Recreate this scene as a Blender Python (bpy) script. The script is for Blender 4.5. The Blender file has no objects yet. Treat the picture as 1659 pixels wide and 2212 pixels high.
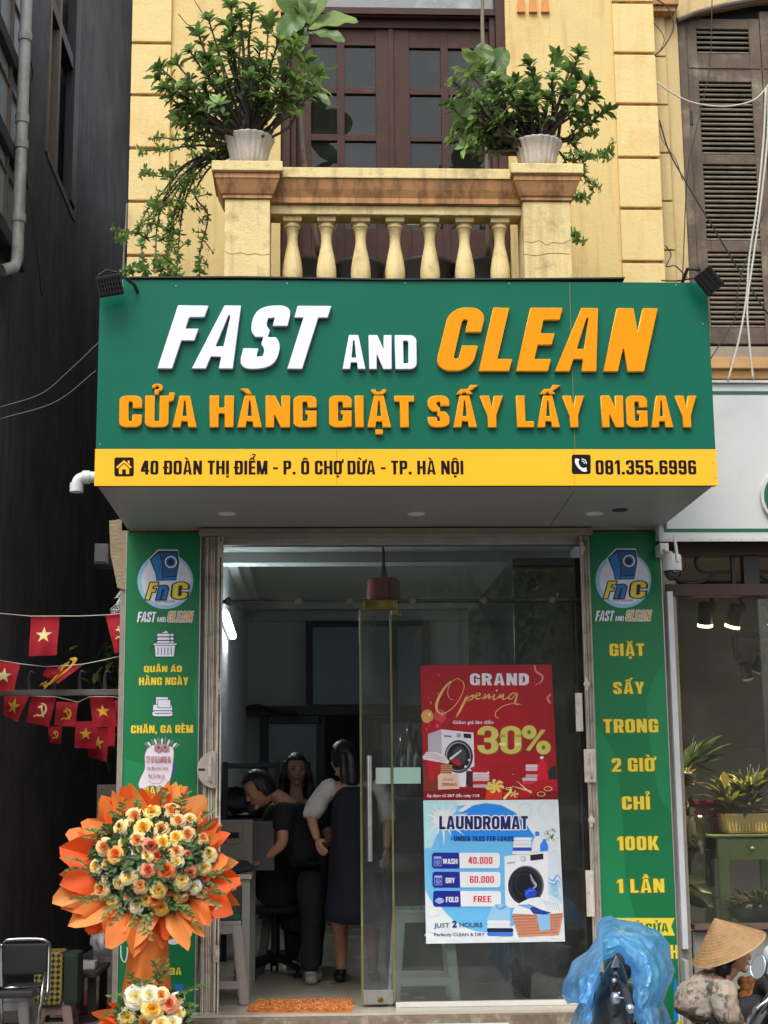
import bpy, bmesh, math, random, unicodedata
import numpy as np
from mathutils import Vector, Matrix, Euler, noise
rnd = random.Random(7)
S = bpy.context.scene
COL = S.collection

# ------------------------------------------------------------------ camera
FPX, CX, CY = 3322.0, 829.5, 1106.0            # focal length in units of a 1659 x 2212 frame
EYE = np.array([0.0, 0.0, 1.53])
_d = np.array([-147.5, -625.0, -3322.0]); _d /= np.linalg.norm(_d)
_r = np.array([1.0, .0014, -(147.5 + 625 * .0014) / 3322]); _r /= np.linalg.norm(_r)
_u = np.cross(_r, _d)
_M = np.stack([_r, _d, _u], 1)                 # world axes seen from the camera
cam_data = bpy.data.cameras.new('camera'); cam = bpy.data.objects.new('camera', cam_data); COL.objects.link(cam)
mw = Matrix(_M.T.tolist()).to_4x4(); mw.translation = Vector(EYE); cam.matrix_world = mw
cam_data.sensor_fit = 'HORIZONTAL'; cam_data.sensor_width = 36; cam_data.lens = 36 * FPX / 1659
cam_data.clip_start = .05; cam_data.clip_end = 600
S.camera = cam

# ------------------------------------------------------------------ daylight (overcast, rain)
SUN_EL, SUN_AZ = math.radians(58), math.radians(200)
w = bpy.data.worlds.new('World'); S.world = w; w.use_nodes = True
nt = w.node_tree; bg = nt.nodes['Background']
sky = nt.nodes.new('ShaderNodeTexSky'); sky.sky_type = 'NISHITA'; sky.sun_disc = False
sky.sun_elevation = SUN_EL; sky.sun_rotation = SUN_AZ; sky.air_density = 1.0; sky.dust_density = 4.0; sky.ozone_density = 1.0
hs = nt.nodes.new('ShaderNodeHueSaturation'); hs.inputs['Saturation'].default_value = .25
nt.links.new(sky.outputs[0], hs.inputs['Color']); nt.links.new(hs.outputs[0], bg.inputs[0])
bg.inputs[1].default_value = .15
sun_d = bpy.data.lights.new('sun', 'SUN'); sun_d.energy = 1.0; sun_d.angle = math.radians(25); sun_d.color = (1, .97, .93)
sun = bpy.data.objects.new('sun', sun_d); COL.objects.link(sun)
sd = Vector((math.sin(SUN_AZ) * math.cos(SUN_EL), math.cos(SUN_AZ) * math.cos(SUN_EL), math.sin(SUN_EL)))
sun.rotation_euler = sd.to_track_quat('Z', 'Y').to_euler()
S.view_settings.view_transform = 'Standard'; S.view_settings.look = 'None'; S.view_settings.gamma = 1
S.view_settings.exposure = .75
S.cycles.max_bounces = 10; S.cycles.transparent_max_bounces = 24; S.cycles.diffuse_bounces = 5
S.cycles.sample_clamp_indirect = 6; S.cycles.use_denoising = True; S.cycles.caustics_reflective = False; S.cycles.caustics_refractive = False

# ------------------------------------------------------------------ helpers
def at(px, py, Y=None, Z=None, X=None):
    """the point of the place seen at a spot of the 1659 x 2212 photo, on a plane of known depth / height"""
    v = _M.T @ np.array([px - CX, -(py - CY), -FPX])
    t = (Y - EYE[1]) / v[1] if Y is not None else (Z - EYE[2]) / v[2] if Z is not None else (X - EYE[0]) / v[0]
    return Vector(EYE + t * v)

ROOTLOC = {}
def tag(o, label=None, cat=None, group=None, kind=None):
    if label: o['label'] = label
    if cat: o['category'] = cat
    if group: o['group'] = group
    if kind: o['kind'] = kind
    return o
def thing(name, label, cat, loc=(0, 0, 0), group=None):
    o = bpy.data.objects.new(name, None); o.empty_display_size = .1; o.location = loc; COL.objects.link(o)
    ROOTLOC[o.name] = Vector(loc)
    return tag(o, label, cat, group)
def obj(name, bm, m, parent=None, smooth=False, local=False, auto=None):
    """link a bmesh (or mesh) as one object; a child's vertices are given in world space unless local"""
    if isinstance(bm, bmesh.types.BMesh):
        me = bpy.data.meshes.new(name); bm.to_mesh(me); bm.free()
    else: me = bm
    for mm in (m if isinstance(m, (list, tuple)) else [m]):
        me.materials.append(mm)
    o = bpy.data.objects.new(name, me); COL.objects.link(o)
    off = Vector((0, 0, 0))
    if parent is not None:
        o.parent = parent; off = ROOTLOC.get(parent.name, off)
        if not local: me.transform(Matrix.Translation(-off))
    ROOTLOC[o.name] = off
    if smooth or auto:
        me.polygons.foreach_set('use_smooth', [True] * len(me.polygons))
        if auto: me.set_sharp_from_angle(angle=math.radians(auto))
    return o
def NB(): return bmesh.new()
def box(bm, x0, x1, y0, y1, z0, z1, bev=0, mi=0):
    vs = [bm.verts.new(p) for p in ((x0, y0, z0), (x1, y0, z0), (x1, y1, z0), (x0, y1, z0), (x0, y0, z1), (x1, y0, z1), (x1, y1, z1), (x0, y1, z1))]
    fs = [bm.faces.new([vs[i] for i in f]) for f in ((3, 2, 1, 0), (4, 5, 6, 7), (0, 1, 5, 4), (1, 2, 6, 5), (2, 3, 7, 6), (3, 0, 4, 7))]
    for f in fs: f.material_index = mi
    if bev:
        es = list({e for f in fs for e in f.edges})
        bmesh.ops.bevel(bm, geom=es, offset=bev, segments=2, profile=.7, affect='EDGES')
    return vs
def obox(bm, c, ax, ay, az, bev=0, mi=0):
    """box from a centre and three half-axis vectors"""
    n0 = len(bm.verts); vs = box(bm, -1, 1, -1, 1, -1, 1, 0, mi)
    c, ax, ay, az = map(Vector, (c, ax, ay, az))
    for v in vs: v.co = c + ax * v.co.x + ay * v.co.y + az * v.co.z
    if bev:
        es = list({e for v in vs for e in v.link_edges})
        bmesh.ops.bevel(bm, geom=es, offset=bev, segments=2, profile=.7, affect='EDGES')
def frame_of(d):
    d = Vector(d).normalized(); a = Vector((0, 0, 1)) if abs(d.z) < .95 else Vector((1, 0, 0))
    u = d.cross(a).normalized(); return u, d.cross(u).normalized()
def tube(bm, pts, r, n=8, cap=True, mi=0):
    pts = [Vector(p) for p in pts]; rs = r if isinstance(r, (list, tuple)) else [r] * len(pts)
    rings = []; u = None
    for i, p in enumerate(pts):
        d = (pts[min(i + 1, len(pts) - 1)] - pts[max(i - 1, 0)])
        if d.length < 1e-9: d = Vector((0, 0, 1))
        d.normalize()
        if u is None: u, v = frame_of(d)
        else:
            u = (u - d * u.dot(d)); u = u.normalized() if u.length > 1e-6 else frame_of(d)[0]; v = d.cross(u)
        rings.append([bm.verts.new(p + (u * math.cos(k * 2 * math.pi / n) + v * math.sin(k * 2 * math.pi / n)) * rs[i]) for k in range(n)])
    for a, b in zip(rings, rings[1:]):
        for k in range(n): bm.faces.new((a[k], a[(k + 1) % n], b[(k + 1) % n], b[k])).material_index = mi
    if cap:
        bm.faces.new(rings[0][::-1]).material_index = mi; bm.faces.new(rings[-1]).material_index = mi
def lathe(bm, prof, c=(0, 0, 0), n=24, cap=True, flute=0, nf=12, mi=0):
    c = Vector(c); rings = []
    for r, z in prof:
        rings.append([bm.verts.new(c + Vector((math.cos(a) * rr, math.sin(a) * rr, z))) for a in [k * 2 * math.pi / n for k in range(n)] for rr in [r * (1 + flute * (abs(math.sin(a * nf / 2)) - .5))]])
    for a, b in zip(rings, rings[1:]):
        for k in range(n): bm.faces.new((a[k], a[(k + 1) % n], b[(k + 1) % n], b[k])).material_index = mi
    if cap:
        if prof[0][0] > 1e-5: bm.faces.new(rings[0][::-1]).material_index = mi
        if prof[-1][0] > 1e-5: bm.faces.new(rings[-1]).material_index = mi
def prism(bm, poly, y0, y1, mi=0):
    """polygon in x,z pushed from y0 (towards the street) to y1"""
    a = [bm.verts.new((x, y0, z)) for x, z in poly]; b = [bm.verts.new((x, y1, z)) for x, z in poly]; n = len(poly)
    bm.faces.new(a).material_index = mi; bm.faces.new(b[::-1]).material_index = mi
    for k in range(n): bm.faces.new((a[(k + 1) % n], a[k], b[k], b[(k + 1) % n])).material_index = mi
def fixn(bm): bmesh.ops.recalc_face_normals(bm, faces=bm.faces[:]); return bm
def catmull(P, n=6):
    P = [Vector(p) for p in P]; Q = [P[0] * 2 - P[1]] + P + [P[-1] * 2 - P[-2]]; out = []
    for i in range(1, len(Q) - 2):
        a, b, c, d = Q[i - 1:i + 3]
        for k in range(n):
            t = k / n
            out.append(.5 * ((2 * b) + (c - a) * t + (2 * a - 5 * b + 4 * c - d) * t * t + (3 * b - a - 3 * c + d) * t ** 3))
    return out + [P[-1]]

# ------------------------------------------------------------------ materials
MATS = {}
def M(name, col, rough=.6, var=.12, scale=6, bump=0, bscale=60, metal=0, spots=None, spot_amt=.5, spot_scale=3, streak=None, streak_amt=.5, spec=.5, emit=0, trans=0, coat=0, lo=.52, hi=.7):
    if name in MATS: return MATS[name]
    m = bpy.data.materials.new(name); m.use_nodes = True; nt = m.node_tree; b = nt.nodes['Principled BSDF']
    N = nt.nodes.new; L = nt.links.new
    tc = N('ShaderNodeTexCoord')
    n1 = N('ShaderNodeTexNoise'); n1.inputs['Scale'].default_value = scale; n1.inputs['Detail'].default_value = 6; n1.inputs['Roughness'].default_value = .6
    L(tc.outputs['Object'], n1.inputs['Vector'])
    mx = N('ShaderNodeMix'); mx.data_type = 'RGBA'
    c = Vector(col[:3])
    mx.inputs[6].default_value = (*(c * (1 - var)), 1); mx.inputs[7].default_value = (*[min(1, x) for x in c * (1 + var)], 1)
    mr = N('ShaderNodeMapRange'); mr.inputs[1].default_value = .3; mr.inputs[2].default_value = .7
    L(n1.outputs[0], mr.inputs[0]); L(mr.outputs[0], mx.inputs[0])
    out = mx.outputs[2]
    def layer(out, colr, amt, sx, sz):
        mp = N('ShaderNodeMapping'); mp.inputs['Scale'].default_value = (sx, sx, sz); L(tc.outputs['Object'], mp.inputs[0])
        nn = N('ShaderNodeTexNoise'); nn.inputs['Scale'].default_value = 1; nn.inputs['Detail'].default_value = 8; nn.inputs['Roughness'].default_value = .65; L(mp.outputs[0], nn.inputs['Vector'])
        r = N('ShaderNodeMapRange'); r.inputs[1].default_value = lo; r.inputs[2].default_value = hi; r.inputs[4].default_value = amt; L(nn.outputs[0], r.inputs[0])
        x = N('ShaderNodeMix'); x.data_type = 'RGBA'; L(r.outputs[0], x.inputs[0]); L(out, x.inputs[6]); x.inputs[7].default_value = (*colr[:3], 1)
        return x.outputs[2]
    if spots: out = layer(out, spots, spot_amt, spot_scale, spot_scale)
    if streak: out = layer(out, streak, streak_amt, 14, 1.1)
    L(out, b.inputs['Base Color'])
    rr = N('ShaderNodeMapRange'); rr.inputs[3].default_value = max(0, rough - .08); rr.inputs[4].default_value = min(1, rough + .08); L(n1.outputs[0], rr.inputs[0]); L(rr.outputs[0], b.inputs['Roughness'])
    b.inputs['Metallic'].default_value = metal; b.inputs['Specular IOR Level'].default_value = spec
    b.inputs['Coat Weight'].default_value = coat
    if bump:
        n2 = N('ShaderNodeTexNoise'); n2.inputs['Scale'].default_value = bscale; n2.inputs['Detail'].default_value = 5; L(tc.outputs['Object'], n2.inputs['Vector'])
        bp = N('ShaderNodeBump'); bp.inputs['Strength'].default_value = bump; bp.inputs['Distance'].default_value = .01; L(n2.outputs[0], bp.inputs['Height']); L(bp.outputs[0], b.inputs['Normal'])
    if emit:
        b.inputs['Emission Color'].default_value = (*col[:3], 1); b.inputs['Emission Strength'].default_value = emit
    if trans:
        b.inputs['Subsurface Weight'].default_value = 0
        t = N('ShaderNodeBsdfTranslucent'); L(out, t.inputs[0]); ms = N('ShaderNodeMixShader'); ms.inputs[0].default_value = trans
        L(b.outputs[0], ms.inputs[1]); L(t.outputs[0], ms.inputs[2]); L(ms.outputs[0], nt.nodes['Material Output'].inputs[0])
    MATS[name] = m; return m
def srgb(r, g, b, k=1.0): return tuple(((x / 255) / 12.92 if x / 255 <= .04045 else ((x / 255 + .055) / 1.055) ** 2.4) * k for x in (r, g, b))
def glass_mat(name, tint, refl=1.0, rough=0.0, dirt_haze=.03):
    m = bpy.data.materials.new(name); m.use_nodes = True; nt = m.node_tree; N = nt.nodes.new; L = nt.links.new
    nt.nodes.remove(nt.nodes['Principled BSDF'])
    t = N('ShaderNodeBsdfTransparent'); t.inputs[0].default_value = (*tint, 1)
    g = N('ShaderNodeBsdfGlossy'); g.inputs['Roughness'].default_value = rough
    d = N('ShaderNodeBsdfDiffuse'); d.inputs[0].default_value = (.6, .62, .58, 1)
    fr = N('ShaderNodeFresnel'); fr.inputs[0].default_value = 1.5
    mu = N('ShaderNodeMath'); mu.operation = 'MULTIPLY'; mu.inputs[1].default_value = refl; L(fr.outputs[0], mu.inputs[0])
    tc = N('ShaderNodeTexCoord'); nn = N('ShaderNodeTexNoise'); nn.inputs['Scale'].default_value = 5; nn.inputs['Detail'].default_value = 8; L(tc.outputs['Object'], nn.inputs[0])
    r = N('ShaderNodeMapRange'); r.inputs[1].default_value = .5; r.inputs[2].default_value = .8; r.inputs[3].default_value = dirt_haze * .6; r.inputs[4].default_value = dirt_haze * 1.6; L(nn.outputs[0], r.inputs[0])  # noisy film on a steady diffuse base that paints haze on the pane
    a = N('ShaderNodeMixShader'); L(r.outputs[0], a.inputs[0]); L(t.outputs[0], a.inputs[1]); L(d.outputs[0], a.inputs[2])
    b = N('ShaderNodeMixShader'); L(mu.outputs[0], b.inputs[0]); L(a.outputs[0], b.inputs[1]); L(g.outputs[0], b.inputs[2])
    L(b.outputs[0], nt.nodes['Material Output'].inputs[0]); return m

# ------------------------------------------------------------------ lettering: a heavy condensed alphabet drawn as distance fields
def sd_box(x, y, x0, y0, x1, y1, r=0):
    cx, cy, hx, hy = (x0 + x1) / 2, (y0 + y1) / 2, (x1 - x0) / 2, (y1 - y0) / 2
    r = min(r, hx, hy); qx = np.abs(x - cx) - hx + r; qy = np.abs(y - cy) - hy + r
    return np.hypot(np.maximum(qx, 0), np.maximum(qy, 0)) + np.minimum(np.maximum(qx, qy), 0) - r
def sd_poly(x, y, P):
    d = np.full(x.shape, 1e9); s = np.ones(x.shape); n = len(P); j = n - 1
    for i in range(n):
        ex, ey = P[j][0] - P[i][0], P[j][1] - P[i][1]; wx, wy = x - P[i][0], y - P[i][1]
        t = np.clip((wx * ex + wy * ey) / (ex * ex + ey * ey), 0, 1)
        d = np.minimum(d, (wx - ex * t) ** 2 + (wy - ey * t) ** 2)
        c1 = y >= P[i][1]; c2 = y < P[j][1]; c3 = ex * wy > ey * wx
        s = np.where((c1 & c2 & c3) | (~c1 & ~c2 & ~c3), -s, s); j = i
    return s * np.sqrt(d)
U = lambda *a: np.minimum.reduce(a)
def D_(a, *b):
    for q in b: a = np.maximum(a, -q)
    return a
GW = dict(A=.56, C=.5, D=.52, E=.43, F=.41, G=.52, H=.54, I=.2, K=.55, L=.41, M=.68, N=.55, O=.52, P=.5, Q=.52, R=.53, S=.5, T=.46, U=.53, V=.54, W=.78, X=.54, Y=.54, B=.52)
GW.update({'1': .32, '.': .19, ',': .19, '-': .3, ' ': .24, '/': .34, '7': .44, '4': .52, 'n': .5, '&': .56})
def glyph(ch, x, y, s=.19, t=.165, R=.17):
    q = unicodedata.normalize('NFD', ch); b = q[0]; marks = q[1:]
    dd = b == 'Đ'
    if dd: b = 'D'
    W = GW.get(b, .5); r2 = max(R - .12, .035)
    bx = lambda *a: sd_box(x, y, *a)
    py = lambda *p: sd_poly(x, y, p)
    ring = lambda y0, y1: D_(bx(0, y0, W, y1, R), bx(s, y0 + t, W - s, y1 - t, r2))
    m = .5
    if b in 'O0Q':
        g = ring(0, 1)
        if b == 'Q': g = U(g, py((W * .5, .2), (W * .75, .26), (W * 1.02, -.08), (W * .78, -.1)))
    elif b == 'C': g = D_(ring(0, 1), bx(W * .5, .4, 2, .61))
    elif b == 'G': g = U(D_(ring(0, 1), bx(W * .5, .42, 2, .63)), bx(W * .52, .41, W, .53), bx(W - s * .9, .02, W, .5))
    elif b == 'S':
        h_ = s / 2; k_ = t / s; sp = np.array([p[:2] for p in catmull([(W - h_, .62, 0), (W - h_, .74, 0), (W * .74, 1 - t * .62, 0), (W / 2, 1 - t / 2, 0), (W * .25, 1 - t * .68, 0), (h_, .76, 0), (h_ + .03, .63, 0), (W / 2, .5, 0), (W - h_ - .03, .37, 0), (W - h_, .24, 0), (W * .75, t * .68, 0), (W / 2, t / 2, 0), (W * .26, t * .62, 0), (h_, .26, 0), (h_, .38, 0)], 9)])
        g = np.full(x.shape, 9.)
        for (ax, ay), (bx_, by) in zip(sp, sp[1:]):
            ex, ey = bx_ - ax, by - ay; q_ = np.clip(((x - ax) * ex + (y - ay) * ey) / (ex * ex + ey * ey), 0, 1); vert = abs(ey) / math.hypot(ex, ey)
            g = np.minimum(g, np.hypot(x - ax - ex * q_, y - ay - ey * q_) - h_ * (vert + (1 - vert) * (.5 + .5 * k_)))
        g = D_(g, bx(W * .56, .5, 2, .675), bx(-1, .325, W * .44, .5))
    elif b == '8': g = U(ring(m - t / 2, 1), ring(0, m + t / 2))
    elif b == '3': g = U(D_(ring(m - t / 2, 1), bx(-1, m - .2, W / 2, .69)), D_(ring(0, m + t / 2), bx(-1, .31, W / 2, m + .2)), bx(W * .32, m - t / 2, W * .8, m + t / 2))
    elif b == '2': g = U(D_(ring(.42, 1), bx(-1, .3, W / 2, .66), bx(-1, .3, 2, .62)), py((W - s, .63), (W, .63), (W * .97, .5), (s * 1.15, t), (0, t), (0, t * .6)), bx(0, 0, W, t))
    elif b == '5': g = U(bx(0, 1 - t, W * .95, 1), bx(0, .45, s, 1), D_(ring(0, .66), bx(-1, .3, W / 2, .48)), bx(0, .47, W * .6, .6))
    elif b == '6': g = U(D_(ring(0, 1), bx(W * .5, .56, 2, .7)), ring(0, .6))
    elif b == '9': g = U(D_(ring(0, 1), bx(-1, .3, W * .5, .44)), ring(.4, 1))
    elif b == '1': g = U(bx(W - s, 0, W, 1), py((0, .84), (W - s, 1), (W, 1), (W, .8), (W - s, .8), (0, .68)))
    elif b == '4': g = U(bx(W - s - .06, 0, W - .06, 1), bx(0, .2, W, .2 + t * .9), py((0, .2), (0, .36), (W - s - .12, 1), (W - .1, 1), (W - .2, .75), (s, .2)))
    elif b == '7': g = U(bx(0, 1 - t, W, 1), py((W - s, .98), (W, .98), (W, 1 - t), (s * 1.45, 0), (s * .35, 0)))
    elif b == 'A': g = D_(py((0, 0), (W * .3, 1), (W * .7, 1), (W, 0)), D_(py((s * .95, -.01), (W / 2 - .012, .84), (W / 2 + .012, .84), (W - s * .95, -.01)), bx(-1, .19, 2, .19 + t * .85)))
    elif b == 'D':
        g = D_(np.maximum(bx(-.6, 0, W, 1, R), -x), np.maximum(bx(-.6, t, W - s, 1 - t, r2), s - x))
        if dd: g = U(g, bx(-.08, .44, W * .55, .56))
    elif b == 'B': g = U(np.maximum(U(D_(bx(-.6, .5 - t / 2, W * .96, 1, R), bx(-.6, .5 + t / 2, W - s, 1 - t, r2)), D_(bx(-.6, 0, W, .5 + t / 2, R), bx(-.6, t, W - s, .5 - t / 2, r2))), -x), bx(0, 0, s, 1))
    elif b == 'E': g = U(bx(0, 0, s, 1), bx(0, 0, W, t), bx(0, 1 - t, W, 1), bx(0, .5 - t * .45, W * .93, .5 + t * .5))
    elif b == 'F': g = U(bx(0, 0, s, 1), bx(0, 1 - t, W, 1), bx(0, .44, W * .93, .44 + t))
    elif b == 'H': g = U(bx(0, 0, s, 1), bx(W - s, 0, W, 1), bx(0, .43, W, .43 + t))
    elif b == 'I': g = bx(0, 0, s, 1)
    elif b == 'K': g = U(bx(0, 0, s, 1), py((s * .8, .36), (W - s * 1.08, 1), (W - .01, 1), (s * 1.75, .42), (s, .3)), py((s * 1.2, .5), (W * .62, .62), (W + .02, 0), (W - s * 1.1, 0)))
    elif b == 'L': g = U(bx(0, 0, s, 1), bx(0, 0, W, t))
    elif b == 'M': g = U(bx(0, 0, s * .95, 1), bx(W - s * .95, 0, W, 1), py((0, 1), (s * 1.2, 1), (W / 2, .33), (W - s * 1.2, 1), (W, 1), (W / 2 + .09, 0), (W / 2 - .09, 0)))
    elif b == 'N': g = U(bx(0, 0, s * .95, 1), bx(W - s * .95, 0, W, 1), py((0, 1), (s * 1.05, 1), (W, .0), (W - s * 1.05, 0)))
    elif b in 'PR':
        g = U(np.maximum(D_(bx(-.6, .38, W, 1, R), bx(-.6, .38 + t, W - s, 1 - t, r2)), -x), bx(0, 0, s, 1))
        if b == 'R': g = U(g, py((W * .42, .46), (W * .78, .46), (W + .01, 0), (W - s * 1.08, 0)))
    elif b == 'T': g = U(bx(W / 2 - s / 2, 0, W / 2 + s / 2, 1), bx(0, 1 - t, W, 1))
    elif b == 'U': g = np.maximum(D_(bx(0, 0, W, 1.6, R), bx(s, t, W - s, 1.6, r2)), y - 1)
    elif b == 'V': g = D_(py((0, 1), (W, 1), (W * .7, 0), (W * .3, 0)), py((s, 1.01), (W - s, 1.01), (W / 2, .2)))
    elif b == 'W': g = U(py((0, 1), (s, 1), (W * .33, .25), (W * .37, 0), (W * .19, 0)), py((W - s, 1), (W, 1), (W * .81, 0), (W * .63, 0), (W * .67, .25)), py((W * .4, 1), (W * .6, 1), (W * .37, 0), (W * .19, 0)), py((W * .4, 1), (W * .6, 1), (W * .81, 0), (W * .63, 0)))
    elif b == 'Y': g = U(bx(W / 2 - s / 2, 0, W / 2 + s / 2, .45), py((0, 1), (s * 1.05, 1), (W / 2, .6), (W - s * 1.05, 1), (W, 1), (W / 2 + s / 2, .38), (W / 2 - s / 2, .38)))
    elif b == 'X': g = U(py((0, 1), (s, 1), (W, 0), (W - s, 0)), py((W - s, 1), (W, 1), (s, 0), (0, 0)))
    elif b == 'n': g = U(bx(0, 0, s, .74), np.maximum(D_(bx(0, -.5, W, .76, R), bx(s, -.5, W - s, .76 - t, r2)), -y))
    elif b == '&': g = U(ring(0, .55), D_(bx(.06, .42, W - .1, 1, R), bx(.06 + s, .42 + t, W - .1 - s, 1 - t, r2)), py((W * .2, .6), (W * .5, .6), (W + .06, 0), (W * .7, 0)))
    elif b == '.': g = bx(0, 0, .19, .19)
    elif b == ',': g = U(bx(0, 0, .19, .18), py((.06, .02), (.19, .02), (.1, -.18), (.0, -.18)))
    elif b == '-': g = bx(0, .38, .3, .38 + t * .9)
    elif b == '/': g = py((0, -.05), (.13, -.05), (W, 1.05), (W - .13, 1.05))
    else: g = bx(0, 0, .01, .01)
    c = W / 2; up = 1.0
    if '\u031b' in marks: g = U(g, py((W - .06, .8), (W + .1, .84), (W + .13, 1.1), (W + .0, 1.1), (W - .0, .98), (W - .12, .95)))
    if '\u0323' in marks: g = U(g, bx(c - .085, -.22, c + .085, -.07))
    if '\u0302' in marks:
        g = U(g, py((c - .2, 1.05), (c - .08, 1.21), (c + .08, 1.21), (c + .2, 1.05), (c + .07, 1.05), (c, 1.12), (c - .07, 1.05))); up = 1.12; c += .1
    if '\u0306' in marks:
        g = U(g, np.maximum(D_(bx(c - .17, 1.04, c + .17, 1.5, .12), bx(c - .075, 1.12, c + .075, 1.5, .05)), y - 1.2)); up = 1.12
    o = up - 1.0
    if '\u0301' in marks: g = U(g, py((c - .05, 1.05 + o), (c + .04, 1.22 + o), (c + .22, 1.22 + o), (c + .06, 1.05 + o)))
    if '\u0300' in marks: g = U(g, py((c + .05, 1.05 + o), (c - .04, 1.22 + o), (c - .22, 1.22 + o), (c - .06, 1.05 + o)))
    if '\u0309' in marks: g = U(g, D_(bx(c - .12, 1.14 + o, c + .12, 1.38 + o, .11), bx(c - .05, 1.2 + o, c + .04, 1.31 + o, .04), bx(c - .2, 1.12 + o, c - .01, 1.25 + o)), bx(c - .06, 1.04 + o, c + .03, 1.2 + o))
    return g, W
def simplify(P, eps):
    if len(P) < 4: return P
    P = np.array(P); k = int(np.argmax(((P - P[0]) ** 2).sum(1)))
    def dp(a):
        if len(a) < 3: return [a[0]]
        d = a[-1] - a[0]; L = np.hypot(*d)
        dist = np.abs(d[0] * (a[:, 1] - a[0, 1]) - d[1] * (a[:, 0] - a[0, 0])) / L if L > 1e-9 else np.hypot(*(a - a[0]).T)
        i = int(np.argmax(dist))
        return dp(a[:i + 1]) + dp(a[i:]) if dist[i] > eps and 0 < i < len(a) - 1 else [a[0]]
    return dp(P[:k + 1]) + dp(np.vstack([P[k:], P[:1]]))
def march(F, xs, ys):
    segs = {}; ins = F < 0; ny, nx = F.shape
    code = ins[:-1, :-1] * 1 + ins[:-1, 1:] * 2 + ins[1:, 1:] * 4 + ins[1:, :-1] * 8
    T = {1: [(3, 0)], 2: [(0, 1)], 3: [(3, 1)], 4: [(1, 2)], 5: [(3, 2), (1, 0)], 6: [(0, 2)], 7: [(3, 2)], 8: [(2, 3)], 9: [(2, 0)], 10: [(0, 3), (2, 1)], 11: [(2, 1)], 12: [(1, 3)], 13: [(1, 0)], 14: [(0, 3)]}
    def key(j, i, e): return [(j, i, 0), (j, i + 1, 1), (j + 1, i, 0), (j, i, 1)][e]
    def pos(k):
        j, i, v = k; j2, i2 = (j + 1, i) if v else (j, i + 1); a, b = F[j, i], F[j2, i2]; t = a / (a - b)
        return (xs[i] + (xs[i2] - xs[i]) * t, ys[j] + (ys[j2] - ys[j]) * t)
    for j, i in np.argwhere((code > 0) & (code < 15)):
        for a, b in T[int(code[j, i])]: segs[key(j, i, a)] = key(j, i, b)
    out = []
    while segs:
        k0, k = segs.popitem(); loop = [pos(k0)]
        while k != k0 and k in segs: loop.append(pos(k)); k = segs.pop(k)
        if len(loop) > 6: out.append(loop)
    return out
_GC = {}
def glyph_loops(ch, grow=0, **kw):
    K = (ch, grow, tuple(sorted(kw.items())))
    if K not in _GC:
        xs = np.arange(-.3, 1.12, 1 / 96) + .0013; ys = np.arange(-.36, 1.56, 1 / 96) + .0017
        X, Y = np.meshgrid(xs, ys); F, W = glyph(ch, X, Y, **kw)
        _GC[K] = ([simplify(l, .0035) for l in march(F - grow, xs, ys)], W)
    return _GC[K]
def text_loops(txt, x0, x1, z0, z1, slant=0, gap=.075, grow=0, **kw):
    """list of (char, loops) laid between x0..x1 on the baseline z0 with cap height up to z1"""
    pen = 0; raw = []
    for ch in txt:
        if ch == ' ': pen += .27; continue
        lo, W = glyph_loops(ch, grow, **kw); raw.append((ch, lo, pen)); pen += W + gap
    tot = pen - gap + abs(slant); sx = (x1 - x0) / tot; sz = z1 - z0
    return [(ch, [[(x0 + (p[0] + q + slant * p[1]) * sx, z0 + p[1] * sz) for p in l] for l in lo]) for ch, lo, q in raw]
def fill(loops, depth=0, bevel=0):
    """closed 2D loops (holes allowed) -> mesh in the x,y plane, z up = out of the page"""
    c = bpy.data.curves.new('t', 'CURVE'); c.dimensions = '2D'; c.fill_mode = 'BOTH'
    for l in loops:
        if len(l) < 3: continue
        sp = c.splines.new('POLY'); sp.points.add(len(l) - 1)
        sp.points.foreach_set('co', [v for p in l for v in (p[0], p[1], 0, 1)]); sp.use_cyclic_u = True
    c.extrude = depth / 2; c.bevel_depth = bevel; c.bevel_resolution = 1; c.offset = -bevel
    o = bpy.data.objects.new('t', c); COL.objects.link(o)
    dg = bpy.context.evaluated_depsgraph_get(); me = bpy.data.meshes.new_from_object(o.evaluated_get(dg))
    bpy.data.objects.remove(o); bpy.data.curves.remove(c); return me
def ttf_fill(txt, size=1, bold=0, shear=0, space=1):
    c = bpy.data.curves.new('t', 'FONT'); c.body = txt; c.size = size; c.offset = bold; c.shear = shear; c.space_character = space
    o = bpy.data.objects.new('t', c); COL.objects.link(o)
    dg = bpy.context.evaluated_depsgraph_get(); me = bpy.data.meshes.new_from_object(o.evaluated_get(dg))
    bpy.data.objects.remove(o); bpy.data.curves.remove(c); return me
def flat(name, loops, m, parent, Y, depth=0, bevel=0, fn=None):
    """loops in the upright plane x,z set at depth Y, its back on Y and its face depth nearer the street"""
    me = fill(loops, depth, bevel)
    for v in me.vertices:
        x, z, h = v.co
        p = fn(x, z) if fn else Vector((x, Y, z))
        v.co = p + Vector((0, -(h + depth / 2), 0))
    return obj(name, me, m, parent)
def printed_me(txt, dbox, Y, slant=0, lift=.0012, **kw):
    p0, p1 = at(dbox[0], dbox[3], Y=Y), at(dbox[2], dbox[1], Y=Y)
    return [flat_me(lo, Y - lift) for ch, lo in text_loops(txt, p0.x, p1.x, p0.z, p1.z, slant, **kw)]
def merge(name, mes, m, parent):
    bm = NB()
    for me in mes: bm.from_mesh(me)
    return obj(name, bm, m, parent)
def ngon(cx, cz, r, n=40, rz=None, a0=0): return [(cx + math.cos(a0 + k * 2 * math.pi / n) * r, cz + math.sin(a0 + k * 2 * math.pi / n) * (rz or r)) for k in range(n)]
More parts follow.
